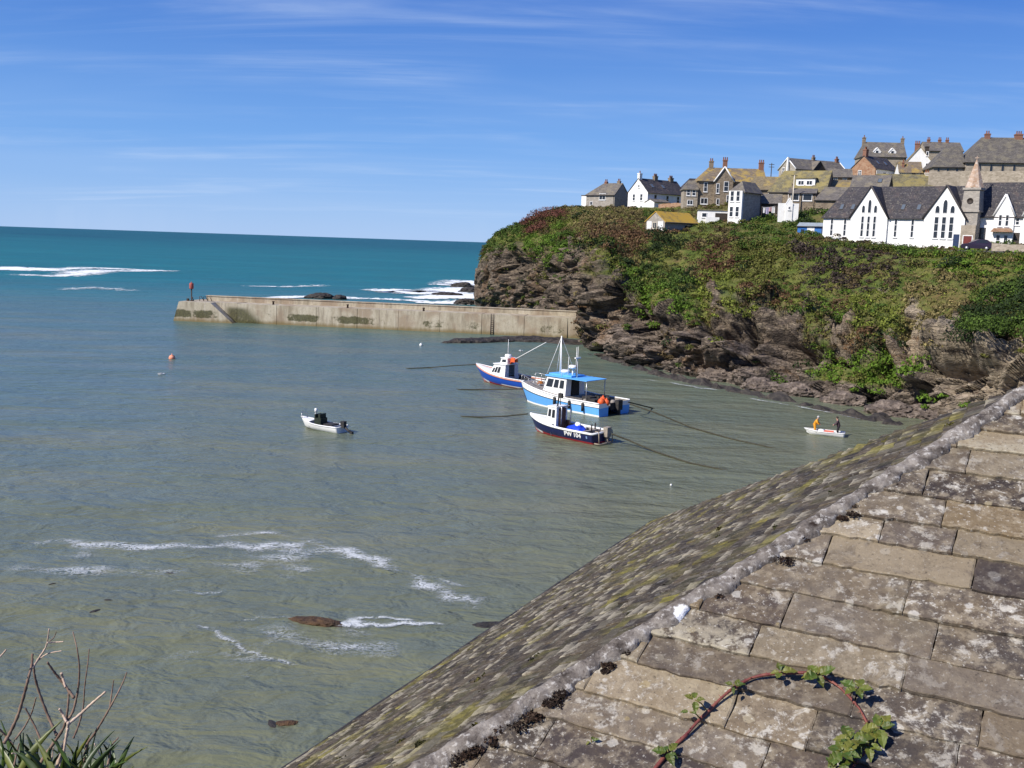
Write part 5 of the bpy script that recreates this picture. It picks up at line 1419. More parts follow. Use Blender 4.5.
st.build('stay', M_BWHITE, cat)
for x, y, hh in ((.2, -.6, 2.9), (-.9, .5, 3.1), (.1, .7, 2.0)):
    am = MB(); am.tube([(x, y, 3.05), (x, y, 3.1 + hh)], [.045, .02], 6)
    if hh > 3: am.box(x - .08, x + .08, y - .4, y + .4, 3.1 + hh * .62, 3.1 + hh * .66)
    am.build('aerial', M_BWHITE, cat)
rd = MB(); rd.lathe([(0, 3.9), (.36, 3.9), (.44, 4.02), (.36, 4.22), (0, 4.26)], 14, 0, Matrix.Translation((.1, 0, 0))); rd.tube([(.1, 0, 3.1), (.1, 0, 3.9)], .09, 6); rd.build('radar', M_BWHITE, cat)
rf = MB(); rf.lathe([(0, 3.31), (.45, 3.31), (.5, 3.45), (.4, 3.6), (0, 3.62)], 12, 0, Matrix.Translation((1.4, -.4, 0))); rf.build('liferaft', M_BWHITE, cat)
ex = MB(); ex.tube([(-.6, .2, 3.1), (-.6, .2, 4.6)], [.11, .09], 8); ex.build('exhaust', M_BDARK, cat)
for x, y in ((-2.0, -.9), (-2.4, .3), (-3.2, -.7), (-3.4, .8)):
    gb = MB(); gb.box(x - .5, x + .5, y - .5, y + .5, .8, 1.25 + .35 * random.random()); gb.build('gear_box', M_BDARK, cat)
fb_ = MB()
for x, y, z, r_ in ((-4.9, 1.55, 1.35, .36), (-5.1, 1.0, 1.25, .33), (-4.7, 1.05, 1.5, .3)):
    fb_.lathe([(0, z - r_), (r_ * .7, z - r_ * .7), (r_, z), (r_ * .7, z + r_ * .7), (.08, z + r_), (.05, z + r_ + .12), (0, z + r_ + .12)], 12, 0, Matrix.Translation((x, y, 0)))
    fo = fb_.build('buoy_fender', M_ORANGE, cat); fb_ = MB()
rp = random.Random(5)
for k in range(9):
    pt_ = MB(); x_, y_ = rp.uniform(-4.6, -1.2), rp.uniform(-1.2, 1.1); pt_.lathe([(0, .8), (.26, .8), (.26, 1.05), (.18, 1.2), (0, 1.22)], 9, 0, Matrix.Translation((x_, y_, rp.uniform(0, .35))))
    pt_.build('pot', rp.choice((M_BDARK, M_BDECK, M_BDARK)), cat)
ob = MB(); ob.box(-5.7, -5.3, -.75, -.1, .5, 1.45); ob.box(-5.65, -5.35, -.55, -.35, -.3, .55); ob.build('outboard_motor', M_BDARK, cat)
gt = MB(); gt.box(-5.3, -5.25, -.6, .6, .55, 1.2); gt.build('stern_gate', M_BDARK, cat)

# --- navy boat, nearest
yaw = math.atan2(.67, -.74)
p = onz(566, 436.5, 0)
b = Boat('fishing_boat', 'navy blue open boat with small brown doored wheelhouse, nearest of the three moored together', 'boat', 7.4, 2.75, (.85, .9, 1.35), -.55, p, yaw, bow=.48, tran=.92, rake=.10, cat_group='fishing boats moored in the harbour')
b.inner = M_BDECK
b.hull([(.15, M_BRED), (.22, M_BWHITE), (1.1, M_BNAVY)], deck_t=.64)
b.gunwale(M_BWHITE, .2, .1); b.foredeck(.60, M_BWHITE, -.03, .14)
wo = cabin(b, .55, 1.65, 1.5, .8, 2.45, M_BWHITE, M_BWHITE, [('P', .16, .48, .46, .88), ('P', .60, .90, .50, .88), ('F', .1, .45, .5, .88), ('F', .55, .9, .5, .88)], .12, True, .06, .96)
mb = MB(); mb.box(.45, .53, -.42, .42, .3, 2.35); mb.box(.2, .5, -.70, -.5, .3, 1.3); b.part('cabin_door', mb, M_WOODB, wo)
mb = MB(); mb.tube([(1.0, -.3, 2.5), (1.0, -.3, 3.9)], [.04, .02], 5); b.part('aerial', mb, M_BDARK)
mb = MB(); mb.tube([(.6, .55, 2.5), (.5, .55, 3.35), (.25, .55, 3.7)], .07, 6); mb.box(.1, .5, .45, .65, 3.3, 3.7); b.part('search_light', mb, M_BDARK)
mb = MB(); mb.tube([(.7, -.6, 2.55), (.1, -.6, 2.55), (.1, -.6, 1.0)], .05, 5); mb.tube([(.7, .6, 2.55), (.1, .6, 2.55), (.1, .6, 1.0)], .05, 5); b.part('handrail', mb, M_STEEL)
def heap(name, m, x, y, z, sx, sy, sz, parent, seed):
    bm = bmesh.new(); bmesh.ops.create_icosphere(bm, subdivisions=3, radius=1); co = np.array([v.co for v in bm.verts])
    co = co * (1 + .35 * fbm(co * 1.8 + seed, 3))[:, None] * np.array([sx, sy, sz])
    for v, c in zip(bm.verts, co): v.co = c
    me = bpy.data.meshes.new(name); bm.to_mesh(me); bm.free(); me.materials.append(m); return link(name, me, parent, (x, y, z))
heap('blue_tarpaulin', M_TARP, -.9, -.25, .75, .85, .62, .42, b.root, 3); heap('blue_tarpaulin', M_TARP, -1.6, .4, .75, .55, .5, .42, b.root, 4)
heap('white_bundle', M_BWHITE, -1.15, -.1, 1.15, .28, .22, .24, b.root, 5)
mb = MB(); mb.lathe([(0, -.1), (.16, -.1), (.19, .2), (.17, .2), (.0, .18)], 12, 0, Matrix.Translation((-1.25, -.9, .75))); b.part('white_bucket', mb, M_BWHITE)
mb = MB(); mb.box(-2.75, -2.45, -.9, .9, .2, .95); b.part('thwart', mb, M_BDECK)
mb = MB(); mb.tube([(-2.5, -.7, .9), (-2.5, -.7, 1.45)], .07, 6); mb.tube([(-2.9, .3, .9), (-2.9, .3, 1.5)], .06, 6); b.part('samson_post', mb, M_BDARK)
mb = MB(); mb.box(-4.15, -3.72, -.75, -.2, .55, 1.35); mb.box(-4.05, -3.8, -.55, -.4, -.4, .6)
ob = b.part('outboard_motor', mb, mat('outboard_beige', (.34, .29, .23), (.22, .19, .15), 4, .5))
mb = MB(); mb.tube([(-3.75, -.95, .1), (-4.2, -.95, .1), (-4.2, .95, .1), (-3.75, .95, .1)], .06, 6); mb.tube([(-4.2, -.9, .1), (-4.1, -.9, 1.1), (-3.75, -.9, 1.1)], .05, 6); mb.tube([(-4.2, .9, .1), (-4.1, .9, 1.1), (-3.75, .9, 1.1)], .05, 6); b.part('stern_platform', mb, mat('weathered_rail', (.33, .27, .20), rough=.6))
# registration letters on the quarter, as sheets following the planking
def reg(b, text, t_mid, v, size, m):
    cu = bpy.data.curves.new('registration', 'FONT'); cu.body = text; cu.size = size; cu.align_x = 'CENTER'; cu.align_y = 'CENTER'; cu.extrude = .008; cu.offset = .018
    tmp = bpy.data.objects.new('registration', cu); C.objects.link(tmp)
    dg = bpy.context.evaluated_depsgraph_get(); me = bpy.data.meshes.new_from_object(tmp.evaluated_get(dg)); bpy.data.objects.remove(tmp)
    def hp(t, v): x, w, z = b.pt(t, v); return Vector((x, w, z))
    p0 = hp(t_mid, v); ax = (hp(t_mid - .06, v) - hp(t_mid + .06, v)).normalized(); az = (hp(t_mid, v + .08) - hp(t_mid, v - .08)).normalized()
    nn = ax.cross(az); nn = nn if nn.y > 0 else -nn
    for vv in me.vertices: c = vv.co.copy(); vv.co = p0 + ax * c.x + az * c.y + nn * (.02 + c.z)
    me.materials.clear(); me.materials.append(m); return link('registration', me, b.root)
reg(b, 'PW 104', .27, .80, .52, M_BWHITE); reg(b, 'II', .075, .78, .26, mat('faint_blue_letter', (.25, .38, .62)))
BOAT3 = b

# --- white motor dinghy on its own
yaw = math.atan2(.50, -.86)
p = onz(322.5, 429.5, 0)
b = Boat('motor_dinghy', 'white dinghy with dark upright console and outboard, moored alone at left', 'dinghy', 4.3, 1.65, (.48, .5, .85), -.3, p, yaw, bow=.5, tran=.92)
b.inner = M_BDARK
b.hull([(.06, M_BDARK), (1.1, M_BWHITE)], deck_t=.76); b.gunwale(M_BWHITE, .10, .05); b.foredeck(.72, M_BWHITE, 0, .08)
mb = MB(); mb.box(-.15, .55, -.42, .42, .2, 1.0); mb.box(-.05, .15, -.38, .38, 1.0, 1.35); mb.box(.45, .53, -.4, .4, 1.0, 1.3); b.part('console', mb, mat('console_green_black', (.012, .017, .012), (.03, .04, .025), 5, .6))
mb = MB(); mb.tube([(.55, .2, 1.2), (.55, .2, 1.75)], .06, 6); mb.lathe([(0, 1.45), (.12, 1.45), (.12, 1.75), (0, 1.78)], 8, 0, Matrix.Translation((.55, .2, 0))); b.part('mast_light', mb, M_BWHITE)
mb = MB(); mb.tube([(1.95, -.35, .8), (2.05, -.3, 1.2), (2.25, 0, 1.25), (2.05, .3, 1.2), (1.95, .35, .8)], .035, 5); mb.tube([(1.3, -.6, .7), (1.35, -.6, 1.15)], .05, 5); b.part('bow_rail', mb, M_STEEL)
mb = MB(); mb.box(-1.4, -.5, -.5, .5, .2, .62); b.part('gear_box', mb, M_BDARK)
mb = MB(); mb.box(-1.5, -1.2, -.7, .7, .25, .5); b.part('thwart', mb, M_BWHITE)
mb = MB(); mb.box(-2.45, -2.08, -.16, .2, .45, .98); mb.tube([(-2.25, 0, .6), (-2.75, 0, .25), (-3.1, -.05, .12)], [.12, .1, .12], 6); mb.box(-3.2, -2.95, -.16, .06, .0, .2); b.part('outboard_motor', mb, M_BDARK)

# --- rowing boat with two people
yaw = math.atan2(.38, -.92)
p = onz(825, 435.2, 0)
rb_ = Boat('rowing_boat', 'small white rowing boat carrying two people, close to the rocks at right', 'rowing boat', 3.3, 1.3, (.36, .34, .46), -.2, p, yaw, bow=.55, tran=.80)
rb_.inner = M_BWHITE
rb_.hull([(1.1, M_BWHITE)], sole=.06); rb_.gunwale(M_BWHITE, .08, .04)
for x in (-.75, .65):
    mb = MB(); mb.box(x - .12, x + .12, -.5, .5, .24, .28); rb_.part('thwart', mb, M_BDECK)
RBW = Matrix.Translation(p) @ Matrix.Rotation(yaw, 4, 'Z')
def in_boat(x, y, z): return RBW @ Vector((x, y, z))
o = heap('white_sack', M_BWHITE, 0, 0, 0, .30, .26, .20, None, 8); o.location = in_boat(.35, .08, .34); tag(o, 'bulging white sack lying in the middle of the rowing boat', 'sack')
mb = MB(); mb.box(-.36, .36, -.26, .26, 0, .28); mb.box(-.4, .4, -.3, -.26, .26, .32); mb.box(-.4, .4, .26, .3, .26, .32); mb.box(-.4, -.36, -.26, .26, .26, .32); mb.box(.36, .4, -.26, .26, .26, .32)
o = mb.build('fish_crate', mat('salmon_plastic', (.78, .22, .13), (.68, .18, .12), 4, .5)); o.location = in_boat(-.33, .06, .12); o.rotation_euler = (0, 0, yaw); tag(o, 'salmon orange fish crate in the rowing boat between the two people', 'crate')

def person(label, P, yaw, pose, skin, top, bottom, hair, hat=None):
    """pose: joint name -> local position; x forward, y left."""
    def skinned(name, verts, edges, radii, m, parent=None, root=0):
        me = bpy.data.meshes.new(name); me.from_pydata([tuple(v) for v in verts], edges, []); me.materials.append(m)
        o = link(name, me, parent)
        mod = o.modifiers.new('skin', 'SKIN'); mod.use_smooth_shade = True
        sv = me.skin_vertices[0].data
        for i, r_ in enumerate(radii): sv[i].radius = (r_, r_) if isinstance(r_, (int, float)) else r_; sv[i].use_root = (i == root)
        sub = o.modifiers.new('subsurf', 'SUBSURF'); sub.levels = 1; sub.render_levels = 2
        return o
    J = pose; names = list(J); ix = {n: i for i, n in enumerate(names)}
    V = [Vector(J[n]) for n in names]
    E = [(ix[a], ix[b_]) for a, b_ in (('pelvis', 'waist'), ('waist', 'chest'), ('chest', 'neck'), ('neck', 'jaw'), ('jaw', 'crown'), ('chest', 'shl'), ('shl', 'ell'), ('ell', 'wrl'), ('wrl', 'hdl'), ('chest', 'shr'), ('shr', 'elr'), ('elr', 'wrr'), ('wrr', 'hdr'),
         ('pelvis', 'hil'), ('hil', 'knl'), ('knl', 'anl'), ('anl', 'tol'), ('pelvis', 'hir'), ('hir', 'knr'), ('knr', 'anr'), ('anr', 'tor'))]
    RA = {'pelvis': .14, 'waist': .13, 'chest': .15, 'neck': .055, 'jaw': .075, 'crown': .095, 'shl': .07, 'shr': .07, 'ell': .048, 'elr': .048, 'wrl': .034, 'wrr': .034, 'hdl': .042, 'hdr': .042, 'hil': .09, 'hir': .09, 'knl': .062, 'knr': .062, 'anl': .045, 'anr': .045, 'tol': .045, 'tor': .045}
    o = skinned('person', V, E, [RA[n] for n in names], skin, None, ix['pelvis'])
    o.location = P; o.rotation_euler = (0, 0, yaw); tag(o, label, 'person')
    def cloth(name, ns, m, grow, root):
        es = [e for e in E if names[e[0]] in ns and names[e[1]] in ns]; order = [n for n in names if n in ns]; jx = {n: i for i, n in enumerate(order)}
        return skinned(name, [V[ix[n]] for n in order], [(jx[names[a]], jx[names[c]]) for a, c in es], [RA[n] + grow for n in order], m, o, jx[root])
    cloth('jacket', {'pelvis', 'waist', 'chest', 'shl', 'ell', 'wrl', 'shr', 'elr', 'wrr'}, top, .035, 'waist')
    cloth('trousers', {'waist', 'pelvis', 'hil', 'knl', 'anl', 'tol', 'hir', 'knr', 'anr', 'tor'}, bottom, .028, 'pelvis')
    hc = V[ix['crown']] + Vector((-.02, 0, .01)); bm = bmesh.new(); bmesh.ops.create_icosphere(bm, subdivisions=2, radius=.118)
    for v in list(bm.verts):
        if v.co.x > .055 and v.co.z < .02: v.co.x = .055
        v.co.z = max(v.co.z, -.07)
    me = bpy.data.meshes.new('hair'); bm.to_mesh(me); bm.free(); me.materials.append(hair); ho = link('hair', me, o, hc)
    return o
M_SKIN = mat('skin', (.46, .27, .19), (.40, .22, .15), 5, .6)
M_OIL = mat('yellow_oilskin', (.72, .33, .02), (.60, .25, .02), 5, .45); M_VEST = mat('dark_vest', (.10, .055, .03), (.15, .08, .04), 6, .8)
M_DKJ = mat('dark_jacket', (.045, .028, .035), (.07, .045, .05), 6, .85); M_DKT = mat('dark_trousers', (.022, .018, .022), rough=.85); M_GREYH = mat('grey_hair', (.48, .46, .45), (.36, .34, .33), 8, .9)
base = dict(pelvis=(0, 0, .86), waist=(.03, 0, 1.0), chest=(.10, 0, 1.24), neck=(.15, 0, 1.42), jaw=(.19, 0, 1.50), crown=(.20, 0, 1.62),
            shl=(.10, .19, 1.33), ell=(.22, .27, 1.08), wrl=(.42, .20, .95), hdl=(.50, .16, .92), shr=(.10, -.19, 1.33), elr=(.22, -.27, 1.08), wrr=(.42, -.20, .95), hdr=(.50, -.16, .92),
            hil=(0, .10, .82), knl=(.08, .13, .44), anl=(0, .14, .07), tol=(.16, .15, .03), hir=(0, -.10, .82), knr=(.08, -.13, .44), anr=(0, -.14, .07), tor=(.16, -.15, .03))
person('grey haired person in yellow oilskins stooping at the bow of the rowing boat', in_boat(.95, .0, .06), yaw + PI, {k: (x + (.0 if z < .9 else .12 * (z - .86)), y, z * .93) for k, (x, y, z) in base.items()}, M_SKIN, M_OIL, M_OIL, M_GREYH)
person('person in dark jacket and trousers standing at the stern of the rowing boat', in_boat(-1.1, .0, .06), yaw, base, M_SKIN, M_DKJ, M_DKT, mat('dark_hair', (.05, .035, .03), rough=.9))

# ------------------------------------------------------------------ mooring lines, buoys, gulls
def mooring(label, pts, r=.06):
    P = []
    for k in range(len(pts) - 1):
        for j in range(10): P.append(pts[k].lerp(pts[k + 1], j / 10))
    P.append(pts[-1]); mb = MB(); mb.tube(P, r * (1.12 if 'long' in label else 1), 6)
    tag(mb.build('mooring_rope', M_ROPE), label, 'rope', 'mooring ropes of the boats')
mooring('dark rope running left from the bow of the royal blue boat', [at(476, 364.5, 121.5), at(455, 365.5, 122.3), onz(430, 367.5, .05), onz(408, 368.5, .03), onz(400, 369, -.25)])
mooring('dark rope lying on the water left of the pale blue catamaran', [at(529, 388, 103.5), at(505, 389.5, 106), onz(480, 389.5, .05), onz(459, 389.5, .03), onz(450, 389.5, -.25)])
mooring('dark rope running left from the bow of the navy boat', [at(528, 413.8, 89.4), at(505, 416.2, 89.8), onz(480, 417, .05), onz(463, 416.5, .03), onz(452, 415.5, -.25)])
mooring('short dark rope off the far stern corner of the catamaran', [at(628, 402, 94), at(640, 405, 95.5), onz(652, 408, .05), onz(660, 410.5, -.2)])
mooring('long dark rope from the catamaran stern slanting right to the shallows', [at(630, 404, 93.5), at(655, 412.5, 91), onz(690, 427, .08), onz(730, 438.5, .05), onz(768, 447, .03), onz(790, 452, -.2)])
mooring('long dark rope from the navy boat stern slanting right', [at(612, 434, 80.5), at(628, 440, 80), onz(655, 451.5, .08), onz(690, 463, .05), onz(717, 468.5, .03), onz(745, 474, -.2)])
def buoy(label, P, r, m):
    mb = MB(); mb.lathe([(0, -r), (r * .7, -r * .7), (r, 0), (r * .72, r * .7), (.1 * r, r), (.12 * r, r * 1.35), (0, r * 1.4)], 14)
    o = mb.build('mooring_buoy', m, None, P); tag(o, label, 'buoy')
buoy('pale orange buoy afloat left of the pier head', onz(172, 358, .12), .42, mat('buoy_orange', (.75, .22, .10), (.70, .35, .25), 4, .6))
buoy('small white buoy floating by itself under the middle of the pier', onz(421, 345, .1), .26, M_BWHITE)
buoy('tiny white float in the open water below the dark ropes at right', onz(671, 485, .03), .08, M_BWHITE)
M_GULLW = mat('gull_white', (.78, .78, .76), rough=.8); M_GULLG = mat('gull_grey', (.35, .36, .38), rough=.8); M_BEAK = mat('gull_beak', (.65, .35, .05), rough=.5)
def gull(label, P, yaw, wings=None, s=1.0):
    me = bpy.data.meshes.new('seagull')
    pr = [(-.26, .012), (-.20, .05), (-.08, .085), (.06, .095), (.16, .07), (.22, .052), (.27, .055), (.31, .04), (.335, .01)]
    mb = MB(); mb.tube([(x * s, 0, (.03 if x > .2 else 0) * s) for x, r_ in pr], [r_ * s for x, r_ in pr], 10)
    o = mb.build('seagull', M_GULLW, None, P); o.rotation_euler = (0, 0, yaw); tag(o, label, 'gull', 'gulls over the harbour')
    bb = MB(); bb.tube([(.33 * s, 0, .03 * s), (.40 * s, 0, .02 * s)], [.016 * s, .006 * s], 6); bb.build('beak', M_BEAK, o)
    for sg in (-1, 1):
        w = MB()
        if wings: q = [(.10, .06, .04), (.16, .36, .16 * wings), (.04, .72, .10 * wings), (-.06, .70, .10 * wings), (-.03, .36, .15 * wings), (-.10, .06, .04)]
        else: q = [(.12, .07, .05), (.0, .10, .05), (-.30, .03, .04), (-.28, .0, .06), (-.05, .03, .10), (.10, .04, .09)]
        V = [Vector((x, sg * y, z)) * s for x, y, z in q]
        w.add(V + [v + Vector((0, 0, .018 * s)) for v in V], [(0, 1, 2, 3, 4, 5), (11, 10, 9, 8, 7, 6)] + [(i, i + 6, (i + 1) % 6 + 6, (i + 1) % 6) for i in range(6)]); w.build('wing', M_GULLG, o)
gull('white gull flying over the water below the pier, upper of the pair', at(311, 347.5, 150), R(130), 1.6, 1.5)
gull('white gull flying lower right of the pair below the pier', at(318, 354.5, 148), R(150), -.8, 1.0)
gull('white gull skimming the water left of the rowing boat', at(768, 437.5, 88), R(160), 1.3, 1.05)
gull('gull floating on the water left of the pier head below the orange buoy', onz(161, 374, .06), R(20), None, 1.3)
gull('white gull over the water just above the royal blue boat', at(521, 351, 135), R(200), .9, 1.0)

# ------------------------------------------------------------------ the slate roof below the camera
def plane_hit(px, py, n, d):       # relative to the camera
    r_ = ray(px, py); return r_ * (d / r_.dot(n))
SCL = 5.0
vx = -1300; cRv = ray(vx, 226 + .0333 * vx); cRv.z = 0; cRv.normalize()
upR = Vector((-cRv.y, cRv.x, 0)); upR = -upR if upR.y < 0 else upR
PR = R(27)
u3R = upR * math.cos(PR) + Vector((0, 0, math.sin(PR)))
nR = cRv.cross(u3R); nR = nR if nR.z > 0 else -nR; nR.normalize()
P0 = ray(800, 560).normalized() * SCL
dR = P0.dot(nR)
hA, hB = plane_hit(444, 758, nR, dR), plane_hit(1016, 399, nR, dR)
best = None
for k in range(1500):
    Cc = ray(655, 521) * (3 + k * .02)
    nL = (hB - hA).cross(Cc - hA).normalized(); nL = nL if nL.z > 0 else -nL
    if -hA.dot(nL) < 0: continue
    hh = Vector((-nL.y, nL.x, 0)).normalized(); hh = hh if hh.y < 0 else -hh
    q = pix(CAM + Cc + hh * .5); e = abs((q[1] - 521) / (q[0] - 655) - (768 - 521) / (290 - 655))
    if best is None or e < best[0]: best = (e, Cc, nL, hh)
_, cC, nL, eL = best
dL = hA.dot(nL)
u3L = nL.cross(eL); u3L = u3L if u3L.z > 0 else -u3L
vV = plane_hit(957, 413, nL, dL)                       # on the far hip
# apex: where the far hip meets the near hip
hd_ = (hB - hA).normalized(); fd_ = (vV - cC).normalized()
w0 = hA - cC; a_, b_, c_ = 1.0, hd_.dot(fd_), 1.0; d_, e_ = hd_.dot(w0), fd_.dot(w0)
apex = hA + hd_ * ((b_ * e_ - c_ * d_) / (a_ * c_ - b_ * b_))
ROOF = empty('cottage', CAM + apex, 0, 'cottage with hipped roof of old lichened stone slates, close below in the foreground', 'cottage')
ORG = apex
g = G('roof_slate')
co = g.coord('World'); lc = g.attr('Col', 'Color')
n1 = g.noise(co, 4.5, 8, .72, .3); n2 = g.noise(co, 17, 7, .7); n3 = g.noise(co, 1.4, 4); n4 = g.noise(co, 60, 4, .6); v1 = g.vor(co, 9)
n5 = g.noise(co, 8, 6, .72, .6)
c = g.mix(g.math('MULTIPLY', g.rng(n1, .40, .66, 0, .6), g.math('ADD', .3, g.attr('lichen'), True)), lc, (.165, .122, .072))
c = g.mix(g.rng(n5, .48, .64, 0, .5), c, (.065, .048, .036))
c = g.mix(g.math('MULTIPLY', g.rng(n2, .44, .62, 0, .60), g.math('ADD', .12, g.math('MULTIPLY', g.attr('lichen'), .85), True)), c, (.36, .30, .21))
wh = g.math('MULTIPLY', g.rng(n5, .53, .60), g.rng(n2, .42, .55))
wh = g.math('MULTIPLY', wh, g.attr('lichen'))
c = g.mix(g.math('MULTIPLY', wh, .62), c, (.58, .55, .48))
vr = g.n('ShaderNodeTexVoronoi'); g.l(co, vr.inputs['Vector']); vr.inputs['Scale'].default_value = 13; vr.inputs['Randomness'].default_value = 1
vs = g.n('ShaderNodeSeparateColor'); g.l(vr.outputs['Color'], vs.inputs[0])
ros = g.math('SUBTRACT', g.math('MULTIPLY', g.rng(vs.outputs[0], .55, 1, 0, .38, False), g.math('ADD', .35, g.math('MULTIPLY', n2, 1.3))), vr.outputs['Distance'])
ros = g.math('MULTIPLY', g.rng(ros, -.02, .06), g.math('ADD', .08, g.math('MULTIPLY', g.attr('lichen'), .42), True))
c = g.mix(ros, c, g.mix(vs.outputs[1], (.52, .49, .42), g.mix(g.rng(vs.outputs[2], .7, .75), (.66, .64, .58), (.33, .24, .075))))
eg = g.math('MULTIPLY', g.attr('lit_butt'), g.rng(n2, .38, .52)); c = g.mix(eg, c, (.34, .30, .22))  # pale lower slate edges: edge lighting painted in with a lichen tint
spk = g.math('MULTIPLY', g.rng(n4, .60, .68), g.math('ADD', .12, g.math('MULTIPLY', g.attr('lichen'), .5), True)); c = g.mix(spk, c, (.60, .57, .50))
dk = g.math('MULTIPLY', g.rng(n4, .30, .40, 1, 0), .6); c = g.mix(dk, c, (.035, .028, .024))
mossy = g.math('MULTIPLY', g.rng(n3, .50, .66), g.attr('moss')); c = g.mix(mossy, c, g.mix(g.rng(n2, .4, .6), (.14, .125, .025), (.28, .24, .04)))
nb = g.bump(n1, .6, .02); nb = g.bump(n2, .7, .012, nb); nb = g.bump(n4, .5, .004, nb)
M_RSL = g.done(c, .88, nb, .2)
M_UNDER = mat('roof_bedding', (.06, .05, .04), (.11, .095, .075), 6, .95)
def clip(poly, a, b, c):           # keep a*u + b*v >= c
    out = []
    for i in range(len(poly)):
        p, q = poly[i], poly[(i + 1) % len(poly)]
        fp, fq = a * p[0] + b * p[1] - c, a * q[0] + b * q[1] - c
        if fp >= 0: out.append(p)
        if fp * fq < 0: t = fp / (fp - fq); out.append((p[0] + (q[0] - p[0]) * t, p[1] + (q[1] - p[1]) * t))
    return out
def slates(name, O, U, Vd, n, halfplanes, ubox, vbox, rows, wid, th, tilt, pal, rough, seed, moss, lich, step=.05, lit_butt=.12):
    """rows of stones on the plane through O with in-plane axes U (along courses) and Vd (up the slope)."""
    rr = random.Random(seed)
    verts, faces, cols, at_m, at_l, at_b = [], [], [], [], [], []
    v = vbox[0]
    while v < vbox[1]:
        hgt = rows * rr.uniform(.86, 1.16)
        u = ubox[0] - rr.random() * wid
        sk = rr.uniform(-.004, .004)
        while u < ubox[1]:
            w = wid * rr.choice((.55, .75, .9, 1.0, 1.15, 1.45)) * rr.uniform(.9, 1.1); gap = rr.uniform(.001, .003)
            poly = [(u + gap, v + rr.uniform(-.006, .006) * rough), (u + w - gap, v + rr.uniform(-.006, .006) * rough), (u + w - gap, v + hgt * 1.16), (u + gap, v + hgt * 1.16)]
            for hp in halfplanes:
                if len(poly) < 3: break
                poly = clip(poly, *hp)
            u0 = u; u += w
            if len(poly) < 3: continue
            fine = []
            for i in range(len(poly)):
                p, q = poly[i], poly[(i + 1) % len(poly)]; L_ = math.hypot(q[0] - p[0], q[1] - p[1]); k = max(1, int(L_ / step))
                for j in range(k):
                    t = j / k; jt = (0 if j == 0 else 1) * (.0042 if i in (0, 2) else .002) * rough
                    fine.append((p[0] + (q[0] - p[0]) * t + rr.gauss(0, jt), p[1] + (q[1] - p[1]) * t + rr.gauss(0, jt)))
            if len(fine) < 3: continue
            lift = rr.uniform(-.004, .004) * rough; side = rr.uniform(-.006, .006) * rough
            top, bot = [], []
            for (a, b2) in fine:
                z = lift + tilt * (1 - (b2 - v) / (hgt * 1.16)) + side * ((a - u0) / w - .5)
                top.append(O + U * a + Vd * b2 + n * z); bot.append(O + U * a + Vd * b2 + n * (z - th))
            # a ring slightly inside and lower edge rounding
            cx_ = sum(p[0] for p in fine) / len(fine); cy_ = sum(p[1] for p in fine) / len(fine)
            inn = []
            for (a, b2), tp in zip(fine, top):
                dd = math.hypot(a - cx_, b2 - cy_) or 1; s_ = min(.008 * min(1, rough), dd * .3)
                inn.append(tp + (U * (cx_ - a) + Vd * (cy_ - b2)) * (s_ / dd) + n * .004 * min(1, rough))
            m_ = len(fine); base = len(verts)
            verts += [tuple(p - ORG) for p in bot + top + inn]
            for i in range(m_):
                j = (i + 1) % m_; faces.append((base + i, base + j, base + m_ + j, base + m_ + i)); faces.append((base + m_ + i, base + m_ + j, base + 2 * m_ + j, base + 2 * m_ + i))
            faces.append(tuple(base + 2 * m_ + i for i in range(m_)))
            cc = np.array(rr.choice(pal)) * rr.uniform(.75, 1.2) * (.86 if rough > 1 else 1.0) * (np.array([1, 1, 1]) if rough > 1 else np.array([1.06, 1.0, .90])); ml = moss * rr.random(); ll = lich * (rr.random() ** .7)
            cols += [tuple(cc)] * (3 * m_); bt = (1.0 if rr.random() < lit_butt else .0); at_b += [0.0] * m_ + [bt if p[1] < v + hgt * .12 else 0.0 for p in fine] + [bt * .9 if p[1] < v + hgt * .12 else 0.0 for p in fine]; at_m += [ml] * (3 * m_); at_l += [ll] * (3 * m_)
        v += hgt
    me = bpy.data.meshes.new(name); me.from_pydata(verts, [], faces); me.materials.append(M_RSL)
    a = me.color_attributes.new('Col', 'FLOAT_COLOR', 'POINT'); a.data.foreach_set('color', np.c_[np.array(cols), np.ones(len(cols))].astype(np.float32).ravel())
    for nm, arr in (('moss', at_m), ('lichen', at_l), ('lit_butt', at_b)): x = me.attributes.new(nm, 'FLOAT', 'POINT'); x.data.foreach_set('value', np.array(arr, np.float32))
    bm = bmesh.new(); bm.from_mesh(me); bmesh.ops.recalc_face_normals(bm, faces=bm.faces); bm.to_mesh(me); bm.free()
    return link(name, me, ROOF)
def uv(P, O, U, Vd): return ((P - O).dot(U), (P - O).dot(Vd))
def edge_hp(p, q, inside):         # half plane through p-q containing inside
    a, b2 = -(q[1] - p[1]), q[0] - p[0]; c2 = a * p[0] + b2 * p[1]
    if a * inside[0] + b2 * inside[1] < c2: a, b2, c2 = -a, -b2, -c2
    return (a, b2, c2)
UR = -cRv                          # to the right along the courses
OR = apex
i_in = uv(P0, OR, UR, u3R)
